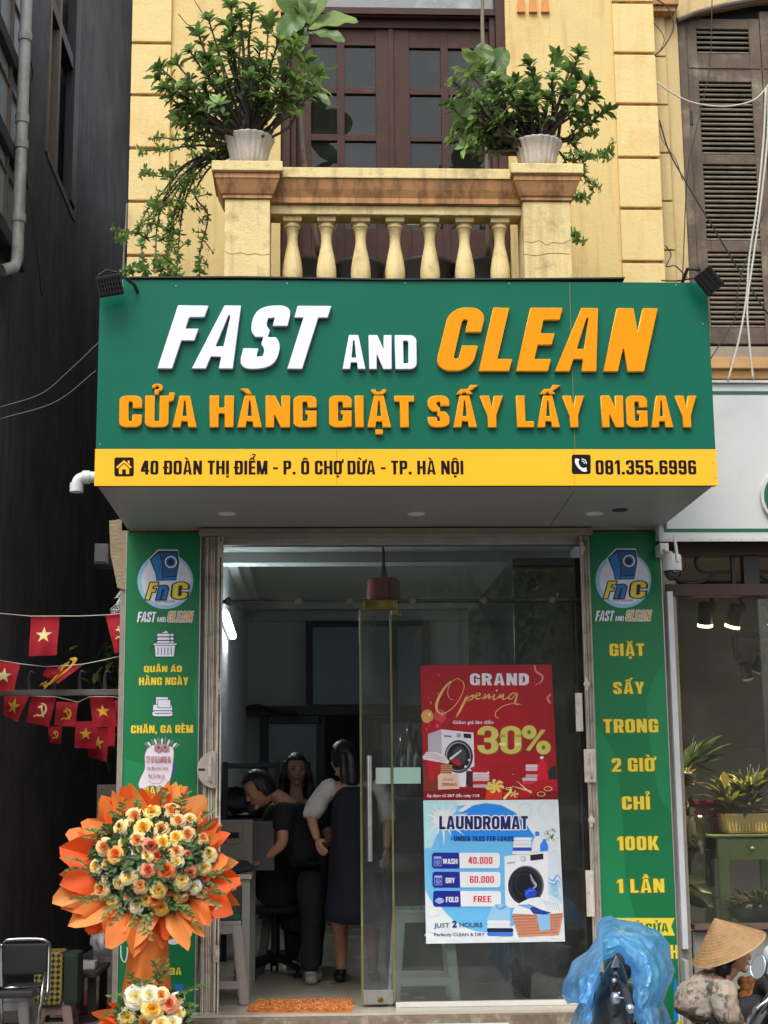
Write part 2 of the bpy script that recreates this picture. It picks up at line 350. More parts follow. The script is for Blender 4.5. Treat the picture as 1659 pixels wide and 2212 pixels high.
def rrect(x0, z0, x1, z1, r, n=5):
    P = []
    for cx, cz, a in ((x1 - r, z1 - r, 0), (x0 + r, z1 - r, 90), (x0 + r, z0 + r, 180), (x1 - r, z0 + r, 270)):
        P += [(cx + r * math.cos(math.radians(a + 90 * k / n)), cz + r * math.sin(math.radians(a + 90 * k / n))) for k in range(n + 1)]
    return P
def ribbon(P, wd, n=6):
    """a pen stroke through 2D points as one closed outline; wd a width or a list of widths"""
    ws = wd if isinstance(wd, (list, tuple)) else [wd] * len(P)
    Q = catmull([(p[0], p[1], q) for p, q in zip(P, ws)], n); Lf, Rt = [], []
    for i, p in enumerate(Q):
        d = Q[min(i + 1, len(Q) - 1)] - Q[max(i - 1, 0)]; d = Vector((d.x, d.y)); d = d.normalized() if d.length else Vector((1, 0)); nn = Vector((-d.y, d.x)) * p.z / 2
        Lf.append((p.x + nn.x, p.y + nn.y)); Rt.append((p.x - nn.x, p.y - nn.y))
    return Lf + Rt[::-1]
class Gather:
    """collects flat pieces by part name; done() links one mesh per name"""
    def __init__(s, root): s.r = root; s.d = {}
    def add(s, nm, me, m): s.d.setdefault(nm, []).append((me, m))
    def done(s):
        for nm, L in s.d.items():
            bm = NB(); ms = []
            for me, m in L:
                if m not in ms: ms.append(m)
                n0 = len(bm.faces); bm.from_mesh(me); bm.faces.ensure_lookup_table()
                for f in bm.faces[n0:]: f.material_index = ms.index(m)
            obj(nm, bm, ms, s.r)
def flat_me(loops, Y):
    me = fill(loops)
    for v in me.vertices: v.co = Vector((v.co.x, Y, v.co.y))
    return me
# ------------------------------------------------------------------ ground
m_road = M('wet_asphalt', (.05, .05, .052), .45, .25, 3, .3, 120)
m_pave = M('grey_paving', (.2, .19, .18), .6, .2, 2, .2, 80, spots=(.1, .1, .09))
bm = NB(); box(bm, -150, 150, -150, 150, -.3, 0); tag(obj('street', bm, m_road), kind='structure')
bm = NB(); box(bm, -40, 40, 5.6, 9.3, -.1, .13, .02); box(bm, -40, -1.24, 9.3, 60, -.1, .125); tag(obj('pavement', bm, m_pave), kind='structure')

# ------------------------------------------------------------------ the yellow townhouse
YW = 9.50                                          # upper wall face
m_yel = M('yellow_wall_paint', srgb(220, 194, 130), .8, .07, 2.2, .25, 45, spots=srgb(196, 150, 78), spot_amt=.5, spot_scale=2.2, streak=srgb(150, 116, 66), streak_amt=.42)
m_yel2 = M('yellow_block_paint', srgb(228, 203, 140), .78, .06, 3, .3, 50, spots=srgb(205, 160, 84), spot_amt=.45, spot_scale=3, streak=srgb(178, 134, 66), streak_amt=.18)
m_yel3 = M('cream_balustrade_paint', srgb(222, 200, 142), .75, .08, 6, .35, 70, spots=srgb(120, 92, 48), spot_amt=.5, spot_scale=9, streak=srgb(110, 84, 45), streak_amt=.35)
m_terra = M('terracotta_paint', srgb(188, 138, 88), .75, .12, 8, .2, 60, streak=srgb(80, 54, 34), streak_amt=.6, lo=.46, hi=.62)
m_orn = M('terracotta_ornament', srgb(214, 140, 78), .7, .08, 8)
m_inw = M('grey_white_interior_paint', (.66, .66, .68), .8, .05, 2)
m_ceil = M('white_ceiling_paint', (.62, .65, .64), .8, .05, 2)
m_tile = M('cream_floor_tile', (.55, .5, .4), .25, .06, 2)
m_conc = M('raw_concrete', (.3, .27, .21), .85, .2, 6, .5, 50, spots=(.12, .1, .07))
m_wood = M('dark_red_brown_door_paint', srgb(70, 47, 41), .6, .18, 10, .15, 60, spots=srgb(98, 66, 56), spot_amt=.3, spot_scale=5, spec=.25)
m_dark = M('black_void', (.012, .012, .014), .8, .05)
house = thing('yellow_townhouse', 'yellow painted townhouse with balcony, glass shop front and quoined corners', 'house', (.5, 9.5, 0))
xl, xr = -1.205, 2.265
ox0, ox1 = at(606, 300, Y=YW).x, at(1098, 300, Y=YW).x      # balcony door opening
bm = NB()
box(bm, xl, ox0, YW, YW + .22, 3.2, 7.7); box(bm, ox1, xr, YW, YW + .22, 3.2, 7.7); box(bm, ox0, ox1, YW, YW + .22, 3.2, 4.22); box(bm, ox0, ox1, YW, YW + .22, 7.2, 7.7)
obj('facade_wall', bm, m_yel, house)
bm = NB(); box(bm, xl, -.72, YW + .012, 9.9, 0, 3.198); box(bm, 1.735, xr, YW + .012, 9.9, 0, 3.198)
box(bm, -.72, 1.735, 9.42, 9.9, 3.16, 3.198); obj('shop_column', bm, m_conc, house)
bm = NB()
box(bm, xl, -.75, 9.9, 17.3, 0, 7.7); box(bm, 2.02, xr, 9.9, 17.3, 0, 7.7); box(bm, -.75, 2.02, 17.1, 17.3, 0, 7.7); box(bm, xl, xr, YW + .22, 17.3, 7.702, 7.8)
obj('side_wall', bm, m_inw, house)
bm = NB(); box(bm, -.748, 2.018, 9.9, 12.0, 3.46, 3.9); box(bm, -.748, 2.018, 12.0, 12.2, 3.38, 3.9); box(bm, -.748, 2.018, 12.2, 17.098, 3.74, 3.9); box(bm, -.748, -.6, 12.201, 17.09, 3.62, 3.739); box(bm, -.748, -.67, 12.201, 17.09, 3.52, 3.619); box(bm, -.6, 2.018, 16.95, 17.096, 3.62, 3.739); box(bm, -.748, 2.018, 17.0, 17.098, 3.5, 3.519)
obj('shop_ceiling', bm, m_ceil, house)
bm = NB(); box(bm, -.75, 2.02, 9.36, 17.1, .1, .312); obj('shop_floor', bm, m_tile, house)
bm = NB(); box(bm, -.72, 1.735, 9.3, 9.36, .12, .3, .004); obj('threshold', bm, M('worn_threshold_stone', (.2, .15, .1), .7, .3, 12, .4, 80, spots=(.5, .48, .42), spot_scale=12), house)
m_wwhite = M('white_washed_step', (.62, .62, .62), .8, .12, 5, .8, 40)
bm = NB(); box(bm, -.74, 1.12, 9.02, 9.29, .1, .258, .012); obj('step', bm, m_wwhite, house)
# concrete bracket at the corner, left of the green board
P = [at(x, y, Y=9.55) for x, y in ((238, 1128), (281, 1122), (281, 1278), (256, 1272), (241, 1200))]
bm = NB(); prism(bm, [(p.x, p.z) for p in P], 9.5, 9.8); obj('corbel', fixn(bm), M('weathered_plaster', srgb(150, 135, 108), .9, .15, 9, .6, 60, spots=srgb(70, 60, 45)), house)

def blocks(xa, xb, pxs, ys, top=7.6, bot=4.1, nm='quoin_block', mm=None, yf=9.47, yb=9.5):
    zs = [at(pxs, y, Y=9.47).z for y in ys]; zs = [top] + [zs[0] + (zs[0] - zs[1]) * k for k in range(1, 0, -1)] + zs + [bot]
    g = .011
    for a, b in zip(zs, zs[1:]):
        bm = NB(); box(bm, xa, xb, yf, yb - .001, b + g, a - g, .006); obj(nm, bm, mm or m_yel2, house)
    for z in zs[1:-1]:
        bm = NB(); box(bm, xa + .002, xb - .012, yb - .012, yb - .0005, z - g, z + g); obj('joint_band', bm, m_terra, house)
blocks(xl - .002, at(366, 300, Y=9.47).x, 320, (92.5, 205, 320, 435, 552))
blocks(at(1334, 300, Y=9.47).x, at(1424, 300, Y=9.47).x, 1380, (5, 115, 225, 340, 450, 565))
for px in (615, 640, 664, 1126, 1152, 1178):
    a = at(px, 22, Y=9.48); bm = NB(); prism(bm, [(a.x - .026, a.z), (a.x + .026, a.z), (a.x + .015, a.z + .16), (a.x - .015, a.z + .16)], 9.482, 9.4995)
    box(bm, a.x - .028, a.x + .028, 9.476, 9.4995, a.z - .012, a.z - .001); obj('drop_ornament', fixn(bm), m_orn, house)

# balcony door
m_pane = glass_mat('door_glass', (.35, .37, .38), 1.1, .02, .03)
YD = 9.62
def zrow(y): return at(848, y, Y=YD).z
bm = NB(); jx0, jx1 = ox0 + .001, ox1 - .001
fx0, fx1 = at(664, 300, Y=YD).x, at(1050, 300, Y=YD).x
tz0, tz1 = at(848, 36, Y=9.56).z, at(848, 22, Y=9.56).z
box(bm, jx0, jx0 + .06, 9.53, 9.75, 4.2, 7.2, .004); box(bm, jx1 - .06, jx1, 9.53, 9.75, 4.2, 7.2, .004)
box(bm, jx0 + .062, jx0 + .1, 9.56, 9.75, 4.2, tz0, .004); box(bm, jx1 - .1, jx1 - .062, 9.56, 9.75, 4.2, tz0, .004)
box(bm, jx0 + .06, jx1 - .06, 9.56, 9.72, tz0, tz1 + .02, .004); box(bm, jx0 + .06, jx1 - .06, 9.54, 9.56, tz0 + .01, tz1 - .01)
box(bm, jx0 + .06, jx1 - .06, 9.60, 9.7, at(848, 60, Y=9.6).z, tz0 - .001)
df = obj('door_frame', bm, m_wood, house)
bm = NB(); box(bm, jx0 + .061, jx1 - .061, 9.62, 9.625, tz1 + .021, 7.19); obj('fanlight_pane', bm, glass_mat('pale_reflecting_fanlight', (.75, .8, .82), 2.2, .1, .5), df)  # heavy pale diffuse share paints a white-grey reflection into the glass
mid = at(848, 250, Y=YD).x
bm = NB(); box(bm, jx0, jx1, 10.4, 10.42, 4.2, 7.3); obj('room_shade_sheet', bm, m_dark, house)  # black sheet paints the darkness of the unlit room behind
bm = NB(); box(bm, jx0 + .2, jx0 + .55, 10.2, 10.22, 4.3, 6.2); box(bm, jx1 - .5, jx1 - .25, 10.2, 10.22, 4.3, 6.0); obj('curtain', bm, M('dim_curtain', (.2, .2, .21), .9, .3, 4), house)
for side in (0, 1):
    xa, xb = (jx0 + .1, mid - .002) if side == 0 else (mid + .002, jx1 - .1)
    pcols = [(672, 728), (744, 812)] if side == 0 else [(885, 953), (969, 1046)]
    rows = [(98, 188), (202, 290), (304, 392), (406, 494)] if side == 0 else [(102, 190), (203, 292), (304, 392), (406, 494)]
    cx = [(at(a, 200, Y=YD).x, at(b, 200, Y=YD).x) for a, b in pcols]; rz = [(zrow(b), zrow(a)) for a, b in rows]
    ztop = at(848, 58, Y=YD).z - .002; yf, yb = YD, YD + .045
    bm = NB(); xs = [xa, cx[0][0], cx[0][1], cx[1][0], cx[1][1], xb]
    for k in (0, 2, 4): box(bm, xs[k], xs[k + 1], yf + (.004 if k == 2 else 0), yb, 4.25, ztop, .003)
    for (ca, cb) in cx:
        zz = [ztop] + [v for r in rz for v in (r[1], r[0])] + [4.25]
        for k in range(0, len(zz), 2): box(bm, ca, cb, yf + .006, yb - .002, zz[k + 1], zz[k], .003)
    if side == 0: box(bm, xb - .02, xb + .012, yf - .012, yf - .001, 4.25, ztop, .003)
    leaf = obj('door_leaf', bm, m_wood, house)
    for (ca, cb) in cx:
        for (za, zb) in rz:
            bm = NB(); box(bm, ca + .0005, cb - .0005, yf + .026, yf + .03, za + .0005, zb - .0005); obj('pane', bm, m_pane, leaf)

# balcony
YB = 8.33
def mould(bm, x0, x1, y0, y1, prof):
    rings = [[bm.verts.new(p) for p in ((x0 - o, y0 - o, z), (x1 + o, y0 - o, z), (x1 + o, y1 + o, z), (x0 - o, y1 + o, z))] for o, z in prof]
    for a, b in zip(rings, rings[1:]):
        for k in range(4): bm.faces.new((a[k], a[(k + 1) % 4], b[(k + 1) % 4], b[k]))
    bm.faces.new(rings[0][::-1]); bm.faces.new(rings[-1])
bm = NB(); box(bm, -.5, 1.44, 8.36, 9.49, 4.16, 4.24); balc = obj('balcony', bm, m_yel3, house)
zc = [at(540, y, Y=8.26).z for y in (347, 368, 371, 381, 398, 410, 420)]
PX = [(at(485, 500, Y=YB).x, at(583, 500, Y=YB).x), (at(1131, 500, Y=YB).x, at(1233, 500, Y=YB).x)]
for xa, xb in PX:
    bm = NB(); box(bm, xa, xb, YB, YB + .25, 4.15, zc[6] - .002, .006); obj('pillar', bm, m_yel3, balc)
    bm = NB(); mould(bm, xa, xb, YB, YB + .25, [(.07, zc[1]), (.072, zc[1] + .004), (.072, zc[0] - .004), (.068, zc[0])]); obj('pillar_cap', bm, m_yel3, balc)
    bm = NB(); mould(bm, xa, xb, YB, YB + .25, [(.004, zc[6]), (.012, zc[6] + .004), (.012, zc[5] - .006), (.02, zc[5]), (.03, zc[4] - .01), (.05, zc[3] - .006), (.055, zc[3]), (.055, zc[2]), (.064, zc[2] + .002), (.064, zc[1] - .001)]); obj('pillar_moulding', bm, m_terra, balc)
xa, xb = PX[0][1] + .001, PX[1][0] - .001
zr = [at(850, y, Y=8.32).z for y in (361, 383, 386, 404, 420, 431, 433, 452)]
bm = NB(); box(bm, xa, xb, 8.33, 8.57, zr[1], zr[0], .005); box(bm, xa, xb, 8.40, 8.55, zr[7], zr[6], .005); rail = obj('rail', bm, m_yel3, balc)
bm = NB(); prf = [(8.34, zr[1] - .001), (8.34, zr[2]), (8.355, zr[3]), (8.375, zr[4]), (8.375, zr[5]), (8.385, zr[5] - .002), (8.385, zr[6] + .001)]
a = [bm.verts.new((xa + .001, y, z)) for y, z in prf + [(8.56, prf[-1][1]), (8.56, prf[0][1])]]; b = [bm.verts.new((xb - .001, y, z)) for y, z in prf + [(8.56, prf[-1][1]), (8.56, prf[0][1])]]
bm.faces.new(a[::-1]); bm.faces.new(b)
for k in range(len(a)): bm.faces.new((a[k], a[(k + 1) % len(a)], b[(k + 1) % len(a)], b[k]))
obj('rail_moulding', fixn(bm), m_terra, balc)
for px in (632, 705, 779, 853, 928, 1003, 1079):
    p = at(px, 520, Y=8.48); zt = zr[7] - .001; h = zt - 4.242; bm = NB()
    prof = [(.055, h), (.055, .49), (.05, .46), (.04, .44), (.043, .42), (.049, .40), (.055, .37), (.0578, .335), (.056, .30), (.049, .25), (.0395, .20), (.033, .168), (.0298, .135), (.0315, .10), (.038, .068), (.041, .064), (.041, .06), (.046, .058), (.0475, .05), (.046, .042), (.041, .039), (.044, .034), (.05, .0305)]
    lathe(bm, [(r, zt - z) for r, z in prof], (p.x, 8.48, 0), 22)
    box(bm, p.x - .054, p.x + .054, 8.426, 8.534, zt - .03, zt, .003)
    obj('baluster', bm, m_yel3, balc, auto=40)
m_crk = M('plaster_crack', srgb(120, 96, 58), .9)
for pts in ([(486, 543), (500, 549), (520, 546), (535, 550), (552, 548), (568, 551), (583, 548)], [(1133, 521), (1150, 524), (1165, 520), (1180, 529), (1195, 524), (1215, 526), (1231, 518)], [(1131, 549), (1160, 552), (1190, 547), (1231, 549)]):
    flat('crack', [ribbon([(q.x, q.z) for q in (at(x, y, Y=YB) for x, y in pts)], .0028, 4)], m_crk, balc, YB - .0012)
bm = NB(); box(bm, -.2, 1.17, 8.72, 8.75, 4.46, 4.5); 
for k in range(5): box(bm, -.15 + k * .32, -.12 + k * .32, 8.751, 8.78, 4.24, 4.5)
obj('steel_rail', bm, M('grey_painted_steel', (.12, .12, .13), .5, .2, 10, metal=.3), balc)

# ------------------------------------------------------------------ signboard
YS = 8.10
sx0, sx1, sz0, sz1, zy = -1.175, 2.183, 3.195, 4.35, 3.3975
m_green = M('green_composite_sheet', srgb(0, 97, 75), .42, .03, 2, spec=.2, spots=srgb(8, 108, 88), spot_amt=.2, spot_scale=6)
m_ylw = M('yellow_composite_sheet', srgb(253, 184, 12), .3, .02, 2)
m_soff = M('grey_soffit_sheet', (.3, .31, .31), .45, .08, 1.5, spots=(.2, .2, .2), spot_amt=.4, spot_scale=3)
m_blk = M('black_rubber', (.015, .015, .016), .6, .1, 20)
sign = thing('shop_signboard', 'big green box sign FAST AND CLEAN with yellow address strip', 'sign', (.5, 8.1, 3.195))
bm = NB(); box(bm, sx0, sx1, YS, YS + .006, zy, sz1, .002); obj('green_panel', bm, m_green, sign)
bm = NB(); box(bm, sx0 - .003, sx1 + .003, YS - .004, YS + .006, sz0, zy - .0005, .002); obj('yellow_strip', bm, m_ylw, sign)
bm = NB(); box(bm, sx0, sx0 + .006, YS + .0065, 9.49, sz0 + .02, sz1 - .02); box(bm, sx1 - .006, sx1, YS + .0065, 9.49, sz0 + .02, sz1 - .02); obj('side_panel', bm, m_green, sign)
bm = NB(); box(bm, sx0 + .006, sx1 - .006, YS + .05, 9.492, sz0 + .012, sz0 + .018); soff = obj('soffit', bm, m_soff, sign)
bm = NB(); box(bm, sx0 + .003, sx1 - .003, YS + .0065, YS + .049, sz0 + .004, sz0 + .03); obj('edge_trim', bm, m_blk, sign)
bm = NB()
P = [(-1.02, 0), (-.4, .006), (.4, -.004), (1.2, .004), (1.72, .012)]
for (a, za), (b, zb) in zip(P, P[1:]):
    z = sz1 + .006
    vs = [bm.verts.new(p) for p in ((a, YS - .012, z + za), (b, YS - .012, z + zb), (b, YS + .2, z + zb + .003), (a, YS + .2, z + za + .003), (a, YS - .012, z + za + .008), (b, YS - .012, z + zb + .008), (b, YS + .2, z + zb + .011), (a, YS + .2, z + za + .011))]
    for f in ((3, 2, 1, 0), (4, 5, 6, 7), (0, 1, 5, 4), (1, 2, 6, 5), (2, 3, 7, 6), (3, 0, 4, 7)): bm.faces.new([vs[i] for i in f])
obj('top_flashing', fixn(bm), m_blk, sign)
bm = NB(); box(bm, sx0 + .01, sx1 - .01, YS + .21, 9.48, sz1 - .05, sz1 - .04); obj('top_cover', bm, m_blk, sign)
m_disc = M('white_plastic', (.75, .75, .75), .4, .04)
def soffit_disc(px, py, r, m, nm):
    p = at(px, py, Z=sz0 + .012); bm = NB(); lathe(bm, [(r, -.003), (r * .86, -.007), (0.0001, -.007)], (p.x, p.y, sz0 + .0118), 24, cap=False); lathe(bm, [(r, -.003), (r, 0)], (p.x, p.y, sz0 + .0118), 24, cap=False); obj(nm, fixn(bm), m, soff)
for px in (490, 899, 1284): soffit_disc(px, 1109, .053, m_disc, 'downlight')
soffit_disc(1339, 1101, .047, m_dark, 'hole_shade_disc')  # black disc painted in place of the shade inside the empty cutout
bm = NB(); a, b = at(1240, 1062, Z=sz0 + .01), at(1180, 1148, Z=sz0 + .01); tube(bm, [a + Vector((0, 0, .002)), b + Vector((0, 0, .002))], .0022, 5); obj('panel_seam', bm, m_dark, soff)
bm = NB()
for px in (727, 1239): box(bm, at(px, 1010, Y=YS).x - .0012, at(px, 1010, Y=YS).x + .0012, YS - .0046, YS - .0041, sz0 + .002, zy - .002)
box(bm, 1.41, 1.4115, YS - .0005, YS - .0001, zy + .002, sz1 - .004)
obj('panel_joint', bm, M('joint_line', srgb(170, 130, 20), .7), sign)
bm = NB()
for px, py in ((260, 612), (620, 612), (1100, 612), (1460, 616), (380, 618), (875, 612), (1530, 640), (1541, 1000), (1544, 1032), (216, 960), (1518, 700)):
    p = at(px, py, Y=YS); yq = YS - (.0 if py < 970 else .004); tube(bm, [(p.x, yq, p.z), (p.x, yq - .003, p.z)], [.0045, .003], 8)
obj('screw', fixn(bm), M('zinc_screw', (.5, .5, .48), .4, .1, metal=.8), sign)

m_lw = M('white_acrylic', srgb(232, 230, 252), .35, .02); m_lws = M('white_acrylic_edge', srgb(200, 200, 215), .4, .02)
m_lo = M('orange_acrylic', srgb(246, 148, 0), .5, .02, spec=.15); m_los = M('pale_orange_acrylic_edge', srgb(252, 196, 96), .4, .02)
m_ink = M('black_vinyl', (.008, .008, .008), .6, .05, spec=.1)
m_orange = m_ylw
def letters(txt, dbox, Y, mats, parent, depth, slant=0, **kw):
    x0, z0 = (lambda p: (p.x, p.z))(at(dbox[0], dbox[3], Y=Y)); x1, z1 = (lambda p: (p.x, p.z))(at(dbox[2], dbox[1], Y=Y))
    for ch, lo in text_loops(txt, x0, x1, z0, z1, slant, **kw):
        o = flat('letter', lo, mats[0], parent, Y, depth, .003); me = o.data
        me.materials.append(mats[1])
        for p in me.polygons: p.material_index = 1 if p.normal.y > -.9 else 0
LD = .024
letters('FAST', (340, 664, 716, 799), YS - .001, (m_lw, m_lws), sign, LD, .27, gap=.05, s=.205, t=.19, R=.22)
letters('AND', (739, 727, 899, 800), YS - .001, (m_lw, m_lws), sign, LD, 0, s=.2, t=.17)
letters('CLEAN', (937, 669, 1419, 804), YS - .001, (m_lo, m_los), sign, LD, .22, gap=.085, s=.212, t=.19, R=.22)
for wd, a, b in (('CỬA', 258, 427), ('HÀNG', 453, 684), ('GIẶT', 711, 894), ('SẤY', 924, 1086), ('LẤY', 1116, 1261), ('NGAY', 1299, 1503)):
    letters(wd, (a, 857, b, 925), YS - .001, (m_lo, m_los), sign, .02, s=.205, t=.19, R=.16)
def printed(txt, dbox, Y, m, parent, slant=0, lift=.0012, nm='lettering', **kw):
    mes = printed_me(txt, dbox, Y, slant, lift, **kw)
    return merge(nm, mes, m, parent)
YT = YS - .004
printed('40 ĐOÀN THỊ ĐIỂM - P. Ô CHỢ DỪA - TP. HÀ NỘI', (304, 995, 1001, 1025), YT, m_ink, sign, gap=.08, s=.19, t=.155)
printed('081.355.6996', (1287, 994, 1503, 1025), YT, m_ink, sign, gap=.09, s=.185, t=.155)
def dloops(loops, Y): return [[(q.x, q.z) for q in (at(x, y, Y=Y) for x, y in l)] for l in loops]
GS = Gather(sign)
def icon(name, loops, m, parent, Y, lift): GS.add(name, flat_me(dloops(loops, Y), Y - lift), m)
icon('house_icon', [rrect(247, 988, 289, 1029, 5)], m_ink, sign, YT, .001)
icon('house_icon', [[(268, 994), (285, 1009), (282, 1012), (268, 999.5), (254, 1012), (251, 1009)]], m_ylw, sign, YT, .0016)
icon('house_icon', [[(268, 1002), (279, 1012), (279, 1024), (272, 1024), (272, 1014), (264, 1014), (264, 1024), (257, 1024), (257, 1012)]], m_ylw, sign, YT, .0016)
icon('house_icon', [[(276, 995), (280, 995), (280, 1003), (276, 999.5)]], m_ylw, sign, YT, .0016)
icon('phone_icon', [rrect(1235, 982, 1276, 1024, 5)], m_ink, sign, YT, .001)
icon('phone_icon', [ribbon([(1247, 991), (1246, 999), (1251, 1009), (1260, 1015), (1267, 1014)], [9, 7.5, 5.5, 7.5, 9], 6)], m_lw, sign, YT, .0016)
for r in (5, 9.5): icon('phone_icon', [ribbon([(1257 + r * math.sin(a), 1001 - r * math.cos(a)) for a in (-.1, .4, .8, 1.2, 1.7)], 1.9, 4)], m_lw, sign, YT, .0016)
GS.done()
# ------------------------------------------------------------------ green printed boards beside the door
YP = 9.49
m_pg = M('printed_green_board', srgb(8, 116, 66), .4, .05, 1.2)
m_pg2 = M('printed_lighter_green', srgb(22, 132, 78), .4, .05, 1.2)
m_py = M('printed_yellow', srgb(240, 214, 60), .45, .04, 20); m_pyd = M('printed_ochre_outline', srgb(120, 110, 20), .5)
m_pw = M('printed_white', srgb(232, 232, 246), .45, .02); m_nvy = M('printed_navy_line', srgb(20, 40, 62), .5)
m_pb = M('printed_blue', srgb(32, 122, 190), .45, .04); m_pb2 = M('printed_deep_blue', srgb(28, 92, 150), .45, .04); m_lb = M('printed_pale_blue', srgb(160, 208, 236), .45)
m_gold = M('printed_gold', srgb(214, 176, 92), .45, .1, 30); m_alu = M('aluminium_edge', (.55, .55, .55), .35, .1, 20, metal=.6)
LP = thing('printed_board', 'tall green printed board left of the shop door, partly behind the flower stand', 'signboard', (-.94, 9.49, .2))
RP = thing('printed_board', 'tall green printed board right of the shop door, partly behind blue plastic', 'signboard', (1.94, 9.49, .2))
lx0, lx1, rx0, rx1 = -1.168, -.716, 1.722, 2.17
GA = {}
for R, a, b in ((LP, lx0, lx1), (RP, rx0, rx1)):
    GA[R.name] = Gather(R); bm = NB(); box(bm, a, b, YP, YP + .02, .2, 3.184, .001); obj('board_face', bm, m_pg, R)
    bm = NB(); box(bm, a - .004, a - .0005, YP - .004, YP + .02, .2, 3.184); box(bm, b + .0005, b + .006, YP - .004, YP + .02, .2, 3.184); obj('board_edge', bm, m_alu, R)
PC = {}
def pflat(nm, loops, m, R, Y):
    k = (R.name, round(Y, 5)); PC[k] = PC.get(k, -1) + 1; GA[R.name].add(nm, flat_me(loops, Y - min(PC[k], 26) * 1.4e-5), m)
def sw(R, pts, m=None): pflat('printed_swoosh', [[(p.x, p.z) for p in (at(x, y, Y=YP) for x, y in pts)]], m or m_pg2, R, YP - .0006)
sw(LP, [tuple(p[:2]) for p in catmull([(432, 1420, 0), (418, 1500, 0), (424, 1560, 0), (428.5, 1600, 0)], 6)] + [(430, 1500)])
sw(LP, [tuple(p[:2]) for p in catmull([(270, 1640, 0), (330, 1660, 0), (390, 1720, 0), (420, 1800, 0)], 6)] + [(264, 1800)])
sw(RP, [tuple(p[:2]) for p in catmull([(1284, 1560, 0), (1330, 1640, 0), (1345, 1780, 0), (1352, 1900, 0), (1375, 1990, 0)], 6)] + [(1303, 1990)])
sw(RP, [tuple(p[:2]) for p in catmull([(1437, 1420, 0), (1398, 1520, 0), (1420, 1700, 0), (1450, 1760, 0)], 6)])
def pprint(R, txt, a, y0, b, y1, m=None, ol=None, slant=0, **kw):
    for mm, lift, gr in ((ol, .0012, .045), (m or m_py, .0018, 0)):
        if mm:
            for me in printed_me(txt, (a, y0, b, y1), YP, slant, lift, grow=gr, **kw): GA[R.name].add('lettering', me, mm)
def logo(R, dx, dy):
    Q = lambda x, y: (276.5 + x * .12503 + dx, 1157.8 + y * .12503 + dy)
    def put(nm, pts, m, lv): pflat(nm, [[(p.x, p.z) for p in (at(*Q(x, y), Y=YP) for x, y in l)] for l in pts], m, R, YP - .0008 - lv * .0004)
    put('logo', [ngon(645, 781, 482, 48)], m_lb, 0); put('logo', [ngon(660, 775, 425, 48)], m_pw, 1)
    put('logo', [[(350, 405), (515, 235), (860, 235), (905, 450), (850, 790), (470, 790)]], m_pw, 2)
    put('logo', [[(372, 402), (528, 255), (858, 258), (886, 450), (834, 768), (490, 776), (470, 640)]], m_nvy, 3)
    put('logo', [[(405, 400), (530, 300), (583, 440), (590, 765), (505, 768), (480, 620)]], m_pb, 4)
    put('logo', [[(552, 290), (840, 292), (866, 450), (848, 690), (602, 706), (600, 440)]], m_pb2, 4); put('logo', [[(602, 722), (846, 706), (826, 756), (604, 764)]], m_pb, 4)
    put('logo', [ngon(740, 450, 122, 32)], m_nvy, 5); put('logo', [ngon(742, 450, 108, 32)], m_pw, 6); put('logo', [ngon(738, 452, 82, 28)], m_pb, 7); put('logo', [ngon(736, 452, 58, 24)], m_nvy, 8)
    for x, y, r in ((335, 715, 30), (938, 655, 32), (745, 812, 20), (895, 755, 16), (965, 760, 16)):
        put('logo', [ngon(x, y, r, 18), ngon(x, y, r - 6, 18)], m_lb, 3)
    for ch, a, y0, b, y1, m in (('F', 300, 803, 528, 1100, m_py), ('n', 482, 858, 735, 1100, m_pb), ('C', 750, 800, 1052, 1092, m_py)):
        for grow, mm, lv in ((.05, m_nvy, 5), (-.012, m, 6)):
            lo = text_loops(ch, 0, 1, 0, 1, .24 if ch != 'C' else .06, grow=grow, s=.2, t=.19, R=.24)[0][1]
            hgt = (y1 - y0) / (.755 if ch == 'n' else 1)
            put('logo', [[(a + x * (b - a), y1 - z * hgt) for x, z in l] for l in lo], mm, lv)
    def qt(txt, a, y0, b, y1, m, ol=None, slant=0, **kw):
        for g, mm, lv in (((.06, ol, 5),) if ol else ()) + ((0, m, 6),):
            for ch, lo in text_loops(txt, a, b, 0, 1, slant, grow=g, **kw): put('lettering', [[(x, y1 - z * (y1 - y0)) for x, z in l] for l in lo], mm, lv)
    qt('FAST & CLEAN', 470, 1118, 805, 1147, m_nvy, s=.11, t=.11, gap=.16)
    qt('FAST', 152, 1310, 495, 1490, m_pw, None, .22, gap=.03)
    qt('AND', 500, 1402, 652, 1487, m_pw, gap=.05)
    qt('CLEAN', 676, 1304, 1132, 1484, m_gold, m_pw, .2, gap=.04)
    return put
put = logo(LP, 0, 0); logo(RP, 989.5, -2.3)
def icon_l(shapes):
    for l, m, lv in shapes: put('laundry_icon', l, m, lv)
ol = lambda pts, e: [[(x + (e if x > sum(p[0] for p in pts) / len(pts) else -e), y + (e if y > sum(p[1] for p in pts) / len(pts) else -e)) for x, y in pts]]
def outl(pts, lv): put('laundry_icon', ol(pts, 11), m_nvy, lv); put('laundry_icon', [pts], m_pw, lv + 1)
outl([(580, 1680), (668, 1635), (695, 1680)], 0)
for k in range(3):
    outl(rrect(728, 1690 + k * 62, 790, 1734 + k * 62, 20), 0); outl(rrect(505, 1690 + k * 62, 722, 1734 + k * 62, 16), 2)
outl([(462, 1888), (815, 1888), (792, 2083), (480, 2083)], 4); outl(rrect(440, 1858, 842, 1884, 8), 6)
for k in range(5): put('laundry_icon', [[(520 + k * 57 - 6, 1925), (520 + k * 57 + 6, 1925), (520 + k * 57 + 6, 2058), (520 + k * 57 - 6, 2058)]], m_nvy, 6)
